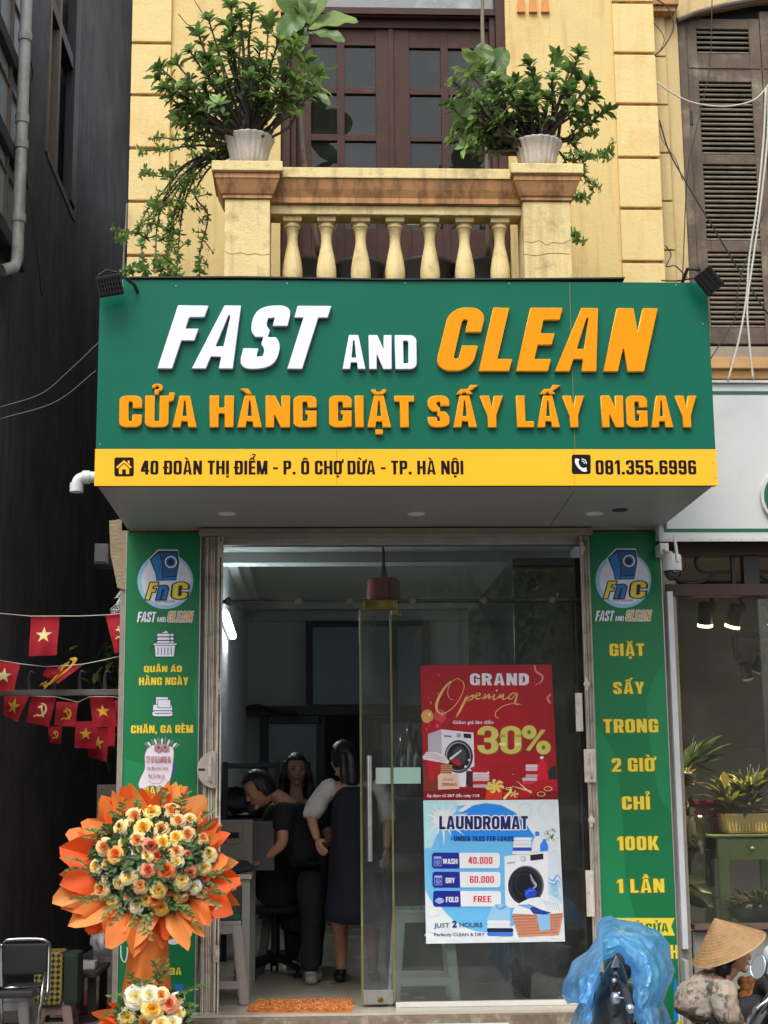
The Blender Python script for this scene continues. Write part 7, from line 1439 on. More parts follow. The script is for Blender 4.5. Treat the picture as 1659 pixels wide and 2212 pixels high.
for k, (px, h) in enumerate(((870, .44), (885, .52), (899, .46))):
    c = at(px, 1655, Y=10.9); bm = NB(); lathe(bm, [(.05, 0), (.056, .02), (.056, h * .62), (.02, h * .8), (.018, h)], (c.x, 10.9, 1.551), 18); tag(obj('bottle', fixn(bm), m_bottle, smooth=True), 'tall dark bottle on the low cabinet, ' + ('left', 'middle', 'right')[k] + ' of three', 'bottle', 'dark bottles on the cabinet')

# ------------------------------------------------------------------ people
m_skin = M('skin', srgb(196, 146, 116), .5, .05, 14, spec=.4); m_hair = M('black_hair', (.012, .010, .009), .35, .3, 40, .3, 160)
def skin_me(chains, sub=2):
    """chains: lists of (point, radius); grown with the Skin modifier into smooth tapering surfaces"""
    bm = NB()
    for ch in chains:
        me = bpy.data.meshes.new('t'); pts = [Vector(p) for p, r in ch]; me.from_pydata([tuple(p) for p in pts], [(i, i + 1) for i in range(len(pts) - 1)], []); o = bpy.data.objects.new('t', me); COL.objects.link(o)
        o.modifiers.new('s', 'SKIN'); s_ = o.modifiers.new('u', 'SUBSURF'); s_.levels = s_.render_levels = sub
        for i, (p, r) in enumerate(ch): me.skin_vertices[0].data[i].radius = (r, r) if not isinstance(r, tuple) else r
        me.skin_vertices[0].data[0].use_root = True
        m2 = bpy.data.meshes.new_from_object(o.evaluated_get(bpy.context.evaluated_depsgraph_get())); bm.from_mesh(m2); bpy.data.objects.remove(o)
    return bm
def remesh(bm, vox, smooth=3):
    me = bpy.data.meshes.new('t'); bm.to_mesh(me); bm.free(); o = bpy.data.objects.new('t', me); COL.objects.link(o)
    r = o.modifiers.new('r', 'REMESH'); r.mode = 'VOXEL'; r.voxel_size = vox; s_ = o.modifiers.new('m', 'SMOOTH'); s_.iterations = smooth; s_.factor = .5
    m2 = bpy.data.meshes.new_from_object(o.evaluated_get(bpy.context.evaluated_depsgraph_get())); bpy.data.objects.remove(o); return m2
def head_geo(bm, c, fwd, up, s=1.0):
    f = Vector(fwd).normalized(); u = Vector(up); u = (u - f * u.dot(f)).normalized(); r = f.cross(u)
    L = lambda x, y, z: Vector(c) + (r * x + f * y + u * z) * s
    vs = bmesh.ops.create_uvsphere(bm, u_segments=28, v_segments=20, radius=1)['verts']
    for v in vs:
        x, y, z = v.co; w_ = 1 - .22 * max(0, -z) ** 1.5 - .04 * max(0, z); yy = y * (.092 if y > 0 else .098); v.co = L(x * .074 * w_, yy * (1 - .1 * max(0, -z)) + .012 * max(0, -z), z * .112)
    def blob(x, y, z, a, b, cc):
        vs = bmesh.ops.create_uvsphere(bm, u_segments=12, v_segments=8, radius=1)['verts']
        for v in vs: v.co = L(x + v.co.x * a, y + v.co.y * b, z + v.co.z * cc)
    blob(0, .094, -.012, .012, .014, .02); blob(0, .1, -.022, .015, .012, .01); blob(0, .082, -.052, .022, .014, .009); blob(0, .076, -.09, .02, .02, .016)
    for sx in (-1, 1): blob(sx * .076, -.005, -.005, .007, .017, .028); blob(sx * .035, .066, -.02, .022, .018, .02); blob(sx * .03, .078, .028, .02, .01, .006)
    return L
def face_parts(root, L, mats):
    for sx in (-1, 1):
        bm = NB(); bmesh.ops.create_uvsphere(bm, u_segments=10, v_segments=8, radius=1)
        for v in bm.verts: v.co = L(sx * .03 + v.co.x * .011, .083 + v.co.y * .006, .012 + v.co.z * .0055)
        obj('eye', bm, m_hair, root)
        bm = NB(); tube(bm, [L(sx * .014, .0905, .03), L(sx * .03, .088, .036), L(sx * .046, .078, .03)], [.003, .0035, .001], 6); obj('eyebrow', bm, m_hair, root)
    bm = NB(); bmesh.ops.create_uvsphere(bm, u_segments=12, v_segments=8, radius=1)
    for v in bm.verts: v.co = L(v.co.x * .021, .0925 + v.co.y * .006, -.052 + v.co.z * .0065)
    obj('lips', bm, M('lips', srgb(158, 84, 76), .5), root)
def hand_chains(w_, d, palm, s=1.0, curl=.5):
    """five finger chains and a palm from the wrist along d, palm side facing palm"""
    d = Vector(d).normalized(); p_ = Vector(palm); p_ = (p_ - d * p_.dot(d)).normalized(); r = d.cross(p_); out = [[(Vector(w_), .024 * s), (Vector(w_) + d * .04 * s, (.026 * s)), (Vector(w_) + d * .075 * s, .024 * s)]]
    out.append([(Vector(w_) + d * .03 * s + r * .016 * s, .016 * s), (Vector(w_) + d * .078 * s + r * .028 * s, .014 * s)]); out.append([(Vector(w_) + d * .03 * s - r * .016 * s, .016 * s), (Vector(w_) + d * .074 * s - r * .028 * s, .014 * s)])
    for k, (o_, L_) in enumerate(((.03, .062), (.010, .072), (-.012, .068), (-.031, .052))):
        b = Vector(w_) + d * .075 * s + r * o_ * s; c1 = curl * (1 + .15 * k); a = (d * math.cos(c1 * .6) + p_ * math.sin(c1 * .6)); b_ = (d * math.cos(c1 * 1.3) + p_ * math.sin(c1 * 1.3)); c_ = (d * math.cos(c1 * 1.9) + p_ * math.sin(c1 * 1.9))
        out.append([(b, .0095 * s), (b + a * L_ * .45 * s, .009 * s), (b + (a * .45 + b_ * .3) * L_ * s, .0082 * s), (b + (a * .45 + b_ * .3 + c_ * .25) * L_ * s, .007 * s)])
    t0 = Vector(w_) + d * .02 * s + r * .02 * s; td = (d * .7 + r * .75 + p_ * .25).normalized(); out.append([(t0, .013 * s), (t0 + td * .03 * s, .0115 * s), (t0 + td * .055 * s + d * .006 * s, .0095 * s), (t0 + td * .07 * s + d * .018 * s, .0075 * s)])
    return out
def cloth(name, chains, m, root, vox=.012, wr=.008, fr=9, smooth=4):
    me = remesh(skin_me(chains), vox, smooth)
    for v in me.vertices:
        k = noise.noise(v.co * fr) + .5 * noise.noise(v.co * fr * 2.3); v.co += v.normal * wr * k
    return obj(name, me, m, root, smooth=True)
def body(name, chains, head=None, hands=(), label='', cat='person', m=None, vox=.007):
    bm = skin_me(chains); L = head_geo(bm, *head) if head else None
    for h in hands:
        b2_ = skin_me(hand_chains(*h)); me = bpy.data.meshes.new('t'); b2_.to_mesh(me); b2_.free(); bm.from_mesh(me)
    me = remesh(bm, vox, 2); o = obj(name, me, m or m_skin, None, smooth=True); tag(o, label, cat); return o, L
def hair_cap(root, c, fwd, up, s=1.0, pts=None, cut=None, m=None):
    """skull cap of hair, open over the face"""
    f = Vector(fwd).normalized(); u = Vector(up); u = (u - f * u.dot(f)).normalized(); r = f.cross(u); L = lambda x, y, z: Vector(c) + (r * x + f * y + u * z) * s
    bm = NB(); bmesh.ops.create_uvsphere(bm, u_segments=40, v_segments=28, radius=1); dead = []
    for v in bm.verts:
        x, y, z = v.co
        if y > .25 + .25 * z and z < .62 and abs(x) < .93 or z < -.55: dead.append(v)
        k = 1 + .035 * noise.noise(v.co * 6); v.co = L(x * .086 * k, y * .107 * k - .004, z * .125 * k + .004)
    bmesh.ops.delete(bm, geom=dead, context='VERTS'); bmesh.ops.solidify(bm, geom=bm.faces[:], thickness=.012)
    if pts:
        for ch in pts: tube(bm, catmull([L(*p) for p, w_ in ch], 5), [w_ for p, w_ in ch for _ in range(5)][:len(catmull([p for p, w_ in ch], 5))], 10)
    me = remesh(bm, .007, 4)
    for v in me.vertices: q_ = (v.co - L(0, 0, 0)); v.co += v.normal * (.004 * noise.noise(Vector((q_.dot(r) * 90, q_.dot(f) * 90, q_.dot(u) * 9))))
    return obj('hair', me, m or m_hair, root, smooth=True)
V = Vector
# woman with her back to the street, navy pinafore dress over a white blouse
fx, fy = at(757, 2105, Z=.315).x, 10.55
c0 = V((fx + .02, fy, 1.55)); sh = at(740, 1690, Y=fy); sw_ = .2
hx_, hz_ = at(742, 1632, Y=fy - .02).x, at(742, 1640, Y=fy).z
el = at(672, 1768, Y=fy + .02); wr = at(686, 1815, Y=fy - .12); er = at(838, 1776, Y=fy + .05); wrr = at(835, 1835, Y=fy - .05)
shl = V((fx - .17, fy, sh.z - .035)); shr = V((fx + .2, fy, sh.z - .035)); fl = at(737, 2106, Z=.36); fr_ = at(805, 2104, Z=.36)
w1, L = body('person', [[(V((fx, fy, .98)), .12), (V((fx + .01, fy, 1.2)), .115), (V((fx + .01, fy, sh.z - .08)), .12), (V((fx + .01, fy, sh.z + .0)), .06), (V((hx_, fy, hz_ - .1)), .05), (V((hx_, fy, hz_)), .05)], [(V((fx, fy, sh.z - .05)), .06), (shl, .05), (el, .04), (wr, .026)], [(V((fx, fy, sh.z - .05)), .06), (shr, .05), (er, .04), (wrr, .026)],
    [(V((fx - .08, fy, .95)), .09), (V((fl.x - .01, fl.y + .05, .75)), .07), (V((fl.x, fl.y + .03, .56)), .052), (V((fl.x, fl.y, .38)), .034), (V((fl.x - .01, fl.y + .02, .345)), .034), (V((fl.x - .03, fl.y + .12, .33)), .026)], [(V((fx + .1, fy, .95)), .09), (V((fr_.x - .02, fr_.y + .05, .75)), .07), (V((fr_.x, fr_.y + .03, .56)), .052), (V((fr_.x, fr_.y, .38)), .034), (V((fr_.x + .01, fr_.y + .02, .345)), .034), (V((fr_.x + .03, fr_.y + .12, .33)), .026)]],
    ((hx_, fy, hz_), (-.55, .8, -.1), (0, .05, 1)), [(wr, wr - el, (.6, .6, .3), 1, .6), (wrr, wrr - er, (-.6, .6, .3), 1, .6)], 'woman in navy dress and white blouse standing with her back to the door')
hair_cap(w1, (hx_, fy, hz_), (-.55, .8, -.1), (0, .05, 1), 1.03, [[((.05, -.07, .02), .03), ((.055, -.085, -.08), .035), ((.05, -.08, -.17), .03)], [((-.05, -.07, .02), .03), ((-.055, -.085, -.08), .035), ((-.05, -.08, -.17), .03)], [((0, -.08, .02), .04), ((0, -.1, -.08), .045), ((0, -.09, -.18), .035)]])
m_blouse = M('white_blouse', srgb(206, 204, 200), .85, .05, 8, .25, 60); 
cloth('blouse', [[(V((fx + .01, fy, sh.z - .09)), .125), (V((fx + .01, fy, sh.z - .02)), .1), (V((hx_, fy, sh.z + .045)), .056)], [(V((fx - .09, fy, sh.z - .03)), .08), (shl, .075), (shl.lerp(el, .55), .072), (el + V((0, 0, .03)), .076), (el.lerp(wr, .08), .06)], [(V((fx + .12, fy, sh.z - .03)), .08), (shr, .075), (shr.lerp(er, .55), .072), (er + V((0, 0, .03)), .076), (er.lerp(wrr, .08), .06)]], m_blouse, w1, .01, .01, 14)
hem = at(735, 2019, Y=fy).z
cloth('dress', [[(V((fx + .015, fy - .01, sh.z - .015)), (.118, .118)), (V((fx + .015, fy - .012, sh.z - .1)), (.172, .172)), (V((fx + .015, fy - .012, 1.3)), (.175, .175)), (V((fx + .015, fy - .01, 1.0)), (.195, .195)), (V((fx + .015, fy - .01, hem + .14)), (.225, .225)), (V((fx + .015, fy - .01, hem + .06)), (.21, .21))]], m_navy, w1, .012, .009, 7)
for p, s_ in ((fl, -1), (fr_, 1)):
    bm = NB(); pillow(bm, (p.x + s_ * .012, p.y + .045, .348), .042, .11, .034, 2.6); tube(bm, [(p.x, p.y - .01, .35), (p.x, p.y - .01, .40)], [.038, .036], 14); obj('shoe', bm, M('black_shoe', (.008, .008, .009), .5, .1), w1, smooth=True)
# woman facing the street
gx_, gy = at(640, 1662, Y=11.5).x, 11.5; gz_ = at(640, 1664, Y=11.5).z; hd = V((gx_, gy, gz_)); shz = gz_ - .235; fo = at(682, 2085, Z=.33)
el1, wr1 = V((gx_ - .21, gy - .05, shz - .28)), V((gx_ - .08, gy - .22, shz - .3)); el2, wr2 = V((gx_ + .24, gy - .03, shz - .28)), V((gx_ + .13, gy - .2, shz - .34))
w2, L = body('person', [[(V((gx_ + .03, gy, .95)), .12), (V((gx_ + .02, gy, 1.15)), .115), (V((gx_ + .01, gy, shz - .06)), .12), (V((gx_, gy, shz + .02)), .06), (hd - V((0, 0, .1)), .048), (hd, .05)], [(V((gx_, gy, shz - .03)), .06), (V((gx_ - .17, gy, shz - .02)), .05), (el1, .04), (wr1, .026)], [(V((gx_, gy, shz - .03)), .06), (V((gx_ + .18, gy, shz - .02)), .05), (el2, .04), (wr2, .026)],
    [(V((gx_ - .05, gy, .92)), .09), (V((gx_ - .03, gy - .02, .62)), .055), (V((gx_ - .02, gy + .02, .37)), .036)], [(V((gx_ + .1, gy, .92)), .09), (V((fo.x, fo.y + .1, .62)), .055), (V((fo.x, fo.y + .1, .38)), .036)]], (hd, (.12, -1, -.08), (0, 0, 1)), [(wr1, (.6, -.6, .2), (0, 0, -1), 1, .6), (wr2, (-.5, -.5, .2), (0, 0, -1), 1, .6)], 'long haired woman in a dark dress facing the street inside the shop')
face_parts(w2, L, None); hair_cap(w2, hd, (.12, -1, -.08), (0, 0, 1), 1.04, [[((sx * .07, .0, .06), .026), ((sx * .088, .005, -.03), .03), ((sx * .1, .0, -.12), .04), ((sx * .095, .01, -.2), .03)] for sx in (-1, 1)] + [[((sx * .05, -.07, .0), .05), ((sx * .06, -.07, -.12), .055), ((sx * .06, -.06, -.2), .04)] for sx in (-1, 1)])
cloth('dress', [[(V((gx_, gy, shz + .0)), .1), (V((gx_ + .01, gy, shz - .08)), .16), (V((gx_ + .02, gy, 1.2)), .155), (V((gx_ + .03, gy, .95)), .17), (V((gx_ + .05, gy, .66)), .19), (V((gx_ + .05, gy, .58)), .17)], [(V((gx_ - .12, gy, shz - .02)), .07), (V((gx_ - .18, gy, shz - .06)), .07), (V((gx_ - .2, gy - .02, shz - .2)), .065)], [(V((gx_ + .13, gy, shz - .02)), .07), (V((gx_ + .19, gy, shz - .06)), .07), (V((gx_ + .22, gy - .02, shz - .2)), .065)]], M('dark_floral_dress', srgb(34, 30, 34), .85, .4, 20, spots=srgb(96, 72, 58), spot_amt=.7, spot_scale=16), w2, .012, .008)
cloth('trousers', [[(V((gx_ - .05, gy, .9)), .1), (V((gx_ - .03, gy - .02, .62)), .07), (V((gx_ - .02, gy + .02, .39)), .055)], [(V((gx_ + .1, gy, .9)), .1), (V((fo.x, fo.y + .1, .62)), .07), (V((fo.x, fo.y + .1, .39)), .055)]], M('dark_trousers', (.014, .015, .02), .85, .2, 12), w2, .012, .006)
for x, y in ((fo.x, fo.y + .12), (gx_ - .02, gy + .02)):
    bm = NB(); pillow(bm, (x, y - .06, .352), .05, .12, .038, 2.5); pillow(bm, (x, y - .01, .38), .042, .06, .045, 2.3); obj('sneaker', bm, M('white_sneaker', srgb(176, 170, 160), .6, .1, 12), w2, smooth=True)
# man bending over the desk
my = 10.85; hm = V((at(560, 1706, Y=my).x, my, at(560, 1706, Y=my).z)); mf = (-.82, -.25, -.5); ns_ = V((at(598, 1716, Y=my).x, my + .03, at(598, 1716, Y=my).z)); hip = V((at(668, 1870, Y=my).x, my + .1, at(668, 1875, Y=my).z)); chs = V((at(630, 1768, Y=my).x, my + .05, at(630, 1762, Y=my).z))
s1_ = V((at(608, 1750, Y=my - .17).x, my - .15, at(608, 1752, Y=my - .15).z)); e1_ = V((at(612, 1822, Y=my - .2).x, my - .2, at(612, 1822, Y=my - .2).z)); w1_ = V((at(566, 1862, Y=my - .15).x, my - .15, 1.135)); s2_ = s1_ + V((.02, .36, .02)); e2_ = V((e1_.x - .08, my + .22, 1.22)); w2_ = V((w1_.x - .08, my + .12, 1.13))
mn, L = body('person', [[(hip, .12), (hip.lerp(chs, .5), .115), (chs, .12), (chs.lerp(ns_, .6), .075), (ns_, .05), (hm + V((.03, 0, -.02)), .05)], [(chs, .07), (s1_, .05), (e1_, .042), (w1_, .027)], [(chs, .07), (s2_, .05), (e2_, .042), (w2_, .027)], [(hip + V((0, -.09, -.02)), .1), (V((hip.x + .02, my, .72)), .07), (V((hip.x, my + .02, .36)), .04)], [(hip + V((0, .09, -.02)), .1), (V((hip.x + .04, my + .22, .72)), .07), (V((hip.x + .03, my + .24, .36)), .04)]], (hm, mf, (-.45, 0, .9), 1.05), [(w1_, (-.9, -.2, -.15), (0, 0, -1), 1, .5), (w2_, (-.9, -.1, -.15), (0, 0, -1), 1, .5)], 'black haired man in a black t-shirt bending over the desk')
face_parts(mn, L, None); hair_cap(mn, hm, mf, (-.45, 0, .9), 1.12)
m_tee = M('black_tshirt', (.012, .012, .013), .85, .2, 14, .2, 80)
cloth('tshirt', [[(hip, .15), (hip.lerp(chs, .5), .15), (chs, .155), (chs.lerp(ns_, .5), .1)], [(chs, .1), (s1_, .078), (s1_.lerp(e1_, .7), .075)], [(chs, .1), (s2_, .078), (s2_.lerp(e2_, .7), .075)]], m_tee, mn, .012, .009)
cloth('trousers', [[(hip + V((0, 0, .06)), .14), (hip, .15)], [(hip + V((0, -.08, 0)), .12), (V((hip.x + .02, my, .72)), .078), (V((hip.x, my + .02, .37)), .065)], [(hip + V((0, .08, 0)), .12), (V((hip.x + .04, my + .22, .72)), .078), (V((hip.x + .03, my + .24, .37)), .065)]], M('dark_trousers', (.014, .015, .02), .85, .2, 12), mn, .012, .008)
for x, y in ((hip.x, my + .02), (hip.x + .03, my + .24)):
    bm = NB(); pillow(bm, (x + .015, y - .04, .35), .045, .1, .036, 2.6); pillow(bm, (x + .01, y - .0, .375), .042, .06, .04, 2.3); obj('sneaker', bm, MATS['white_sneaker'], mn, smooth=True)

# ------------------------------------------------------------------ street vendor in a conical hat
Z3 = lambda x, y: (1175 + x * .29165, 1641.6 + y * .29165)
vy = 8.9; P3 = lambda x, y, Y=vy: at(*Z3(x, y), Y=Y)
hA, hB, hT = P3(1118, 1528), P3(1622, 1272), P3(1240, 1180); hc = (hA + hB) / 2; ax_ = V((hB.z - hA.z, 0, -(hB.x - hA.x))).normalized() * -1; ax_ = (ax_ + V((0, -.10, 0))).normalized(); rimr = (hB - hA).length / 2; hh = (hT - hc).dot(ax_)
fc = P3(1440, 1450); fwd = (1, -.12, -.12)
sho = P3(1250, 1640); hipv = V((P3(1180, 1950).x - .02, vy, .27)); el3 = P3(1340, 1900, vy - .22); wr3 = P3(1500, 1990, vy - .2)
vd, L = body('person', [[(hipv, .13), (hipv.lerp(sho, .5) + V((-.02, 0, 0)), .13), (sho + V((0, 0, -.04)), .12), (sho + V((.06, 0, .05)), .055), (fc + V((-.03, 0, -.08)), .047), (fc + V((-.03, 0, 0)), .05)], [(sho, .06), (sho + V((.02, -.17, -.03)), .052), (el3, .042), (wr3, .027)], [(sho, .06), (sho + V((.02, .17, -.03)), .052), (el3 + V((.02, .42, 0)), .042), (wr3 + V((.02, .36, 0)), .027)],
    [(hipv + V((0, -.1, 0)), .1), (V((hipv.x + .38, vy - .14, .42)), .07), (V((hipv.x + .30, vy - .14, .2)), .045), (V((hipv.x + .36, vy - .14, .155)), .032)], [(hipv + V((0, .1, 0)), .1), (V((hipv.x + .38, vy + .14, .42)), .07), (V((hipv.x + .30, vy + .14, .2)), .045), (V((hipv.x + .36, vy + .14, .155)), .032)]], (fc + V((-.035, 0, .02)), fwd, (-.1, 0, 1)), [(wr3, (1, .1, -.1), (0, 0, -1), 1, .6), (wr3 + V((.02, .36, 0)), (1, -.1, -.1), (0, 0, -1), 1, .6)], 'street vendor in a conical straw hat and camouflage jacket sitting beside the green board')
face_parts(vd, L, None); hair_cap(vd, fc + V((-.035, 0, .02)), fwd, (-.1, 0, 1), 1.03, [[((sx * .06, -.05, 0), .03), ((sx * .06, -.06, -.08), .035), ((sx * .05, -.06, -.15), .03)] for sx in (-1, 1)])
m_straw = M('woven_palm_straw', srgb(206, 168, 120), .7, .12, 20, .35, 160, spots=srgb(150, 112, 72), spot_amt=.4, spot_scale=18)
u_, v_ = frame_of(ax_); bm = NB(); rings = []; NR = 30
for j in range(NR + 1):
    t = j / NR; r_ = .004 + rimr * t; c = hc + ax_ * hh * (1 - t)
    rings.append([bm.verts.new(c + (u_ * math.cos(k * math.tau / 72) + v_ * math.sin(k * math.tau / 72)) * (r_ + .0022 * (j % 2))) for k in range(72)])
for a, b in zip(rings, rings[1:]):
    for k in range(72): bm.faces.new((a[k], a[(k + 1) % 72], b[(k + 1) % 72], b[k]))
bm.faces.new(rings[0]); bmesh.ops.solidify(bm, geom=bm.faces[:], thickness=.004); hat = obj('straw_hat', fixn(bm), m_straw, vd)
bm = NB(); tube(bm, [hc + (u_ * math.cos(k * math.tau / 60) + v_ * math.sin(k * math.tau / 60)) * rimr for k in range(61)], .004, 6); obj('hat_rim', bm, m_straw, hat)
m_camo = M('grey_camouflage', srgb(150, 142, 128), .85, .1, 6, .3, 60, spots=srgb(92, 86, 76), spot_amt=1, spot_scale=7, streak=srgb(176, 152, 132), streak_amt=.55, lo=.5, hi=.53)
cloth('jacket', [[(hipv + V((0, 0, .02)), .19), (hipv.lerp(sho, .5) + V((-.03, 0, 0)), .185), (sho + V((0, 0, -.07)), .165), (sho + V((.02, 0, .0)), .12), (sho + V((.05, 0, .035)), .085)], [(sho + V((0, -.08, -.02)), .1), (sho + V((.02, -.17, -.05)), .09), (el3, .085), (wr3.lerp(el3, .15), .062)], [(sho + V((0, .08, -.02)), .1), (sho + V((.02, .17, -.05)), .09), (el3 + V((.02, .42, 0)), .085), (wr3 + V((.0, .36, 0)), .06)]], m_camo, vd, .009, .012, 19)
cloth('scarf', [[(sho + V((.045, 0, .045)), .08), (sho + V((.075, 0, .085)), .072), (fc + V((-.045, 0, -.07)), .062)]], M('dark_scarf', srgb(50, 42, 46), .9, .2, 10), vd, .009, .01, 16)
cloth('trousers', [[(hipv, .15), (hipv + V((0, 0, -.03)), .15)], [(hipv + V((0, -.1, 0)), .11), (V((hipv.x + .38, vy - .14, .42)), .085), (V((hipv.x + .31, vy - .14, .24)), .065)], [(hipv + V((0, .1, 0)), .11), (V((hipv.x + .38, vy + .14, .42)), .085), (V((hipv.x + .31, vy + .14, .24)), .065)]], MATS['dark_trousers'], vd, .012)
stool('low_stool', hipv.x, vy, .13, .07, .2, .24, m_stw, 'tiny stool under the street vendor')
# fruit basket
fb_ = P3(1560, 1700, 8.95); bs = thing('fruit_basket', 'low woven basket of brown fruits in front of the vendor', 'basket', (fb_.x, 8.95, .3)); bm = NB(); lathe(bm, [(.12, -.1), (.2, -.02), (.215, 0), (.2, .0), (.12, -.08)], (fb_.x + .04, 8.95, fb_.z - .05), 36, cap=False); lathe(bm, [(.125, -.085), (.0001, -.085)], (fb_.x + .04, 8.95, fb_.z - .05), 36, cap=False); lathe(bm, [(.16, -.33 + .05), (.15, -.1)], (fb_.x + .04, 8.95, fb_.z - .05), 24); obj('basket', bm, M('basket_wicker', srgb(140, 106, 66), .8, .2, 30), bs, smooth=True)
m_fru = M('brown_sapodilla', srgb(176, 112, 58), .65, .12, 12, .15, 80); fm = None
for k, (x, y, dy) in enumerate(((1470, 1640, .1), (1520, 1640, .12), (1585, 1645, .12), (1640, 1650, .1), (1490, 1690, .02), (1545, 1690, .02), (1605, 1690, .03), (1650, 1700, 0), (1480, 1745, -.06), (1545, 1735, -.07), (1610, 1730, -.06), (1525, 1775, -.1), (1580, 1780, -.1), (1640, 1770, -.1))):
    c = P3(x, y, 8.95 + dy)
    if fm is None:
        bm = NB(); bmesh.ops.create_uvsphere(bm, u_segments=20, v_segments=14, radius=.029)
        for v in bm.verts: v.co.z *= 1.1
        fo_ = obj('fruit', bm, m_fru, None, smooth=True); fm = fo_.data
    else: fo_ = bpy.data.objects.new('fruit', fm); COL.objects.link(fo_)
    fo_.location = c; fo_.rotation_euler = rv(1); tag(fo_, 'round brown fruit heaped in the low basket', 'fruit', 'brown fruits in the vendor basket')

# ------------------------------------------------------------------ motorbike under blue plastic, and the scooter at the right edge
m_gloss = M('black_gloss_paint', (.008, .008, .009), .15, .1, 5, coat=.6); m_rub = M('black_rubber_grip', (.02, .02, .021), .7, .2, 40, .4, 200)
mb = thing('motorbike', 'black motorbike parked on the pavement under a blue plastic sheet', 'motorbike', (P3(520, 1900, 7.8).x, 7.8, .13)); MY = 7.85
def blob(bm, pts, sub=2): b_ = skin_me([pts], sub); me = bpy.data.meshes.new('t'); b_.to_mesh(me); b_.free(); bm.from_mesh(me)
bm = NB(); blob(bm, [(P3(545, 1470, MY - .05), .02), (P3(530, 1560, MY - .06), .055), (P3(520, 1650, MY - .05), .075), (P3(505, 1760, MY), .09), (P3(500, 1900, MY + .1), .11), (P3(510, 2050, MY + .25), .13)]); obj('headlight_cowl', bm, m_gloss, mb, smooth=True)
bm = NB(); blob(bm, [(P3(420, 1790, MY + .1), .05), (P3(500, 1780, MY + .05), .075), (P3(600, 1800, MY + .1), .05)]); blob(bm, [(P3(510, 1830, MY + .1), .13), (V((P3(510, 2000, MY).x + .06, MY + .3, .5)), .15), (V((P3(510, 2000, MY).x + .2, MY + .7, .48)), .16), (V((P3(510, 2000, MY).x + .3, MY + 1.0, .5)), .1)]); obj('body', bm, m_gloss, mb, smooth=True)
bm = NB(); prism(bm, [(p.x, p.z) for p in (P3(540, 1450, MY - .13), P3(562, 1535, MY - .13), P3(505, 1540, MY - .13))], MY - .13, MY - .1); obj('chrome_badge', fixn(bm), M('silver_trim', (.55, .55, .56), .25, .1, 10, metal=.9), mb)
hb0, hb1 = P3(500, 1600, MY - .1), P3(600, 1690, MY - .2); gr0, gr1 = P3(602, 1700, MY - .2), P3(636, 1830, MY - .32)
bm = NB(); tube(bm, [hb0, hb1, gr0, gr0.lerp(gr1, .2)], .013, 10); tube(bm, [hb0, P3(430, 1590, MY + .02), P3(340, 1600, MY + .05)], .013, 10); obj('handlebar', bm, m_blkp, mb)
bm = NB(); tube(bm, [gr0, gr0.lerp(gr1, .03), gr0.lerp(gr1, .06)] + [gr0.lerp(gr1, .06 + .94 * k / 12) for k in range(1, 13)], [.026, .026, .019] + [.0195 - .0015 * (k % 2) for k in range(12)], 14); obj('grip', bm, m_rub, mb, auto=40)
bm = NB(); d = (gr1 - gr0).normalized(); tube(bm, [gr1 + d * .001, gr1 + d * .012, gr1 + d * .03], [.02, .021, .015], 12); obj('bar_end', bm, MATS['silver_trim'], mb)
bm = NB(); pillow(bm, P3(530, 1765, MY - .2), .022, .03, .03, 2.5); tube(bm, [P3(515, 1620, MY - .17), P3(525, 1650, MY - .18)], .012, 8); tube(bm, [P3(590, 1700, MY - .18), P3(545, 1740, MY - .2), P3(535, 1790, MY - .2)], .007, 8); tube(bm, catmull([P3(560, 1760, MY - .22), P3(600, 1770, MY - .27), P3(622, 1820, MY - .31), P3(626, 1850, MY - .32)], 5), .005, 6); obj('brake_lever', bm, MATS['silver_trim'], mb, smooth=True)
bm = NB()
for o_ in (0, 22): tube(bm, catmull([P3(545, 1790, MY - .18), P3(548 - o_ * .3, 1860, MY - .18), P3(520 - o_, 1920, MY - .15), P3(480 - o_, 1990, MY - .05)], 6), .006, 6)
obj('brake_cable', bm, m_rub, mb, smooth=True)
bm = NB(); wxx = P3(510, 2000, MY).x
for y_, o_ in ((MY + .05, 0), (MY + 1.0, .3)): tube(bm, [V((wxx + o_, y_ + .22 * math.cos(a), .36 + .22 * math.sin(a))) for a in [k * math.tau / 28 for k in range(29)]], .045, 10)
obj('tyre', bm, m_rub, mb, smooth=True)
bm = NB(); blob(bm, [(V((wxx + .13, MY + .5, .64)), .09), (V((wxx + .22, MY + .75, .62)), .1), (V((wxx + .3, MY + 1.0, .62)), .08)]); obj('saddle', bm, m_rub, mb, smooth=True)
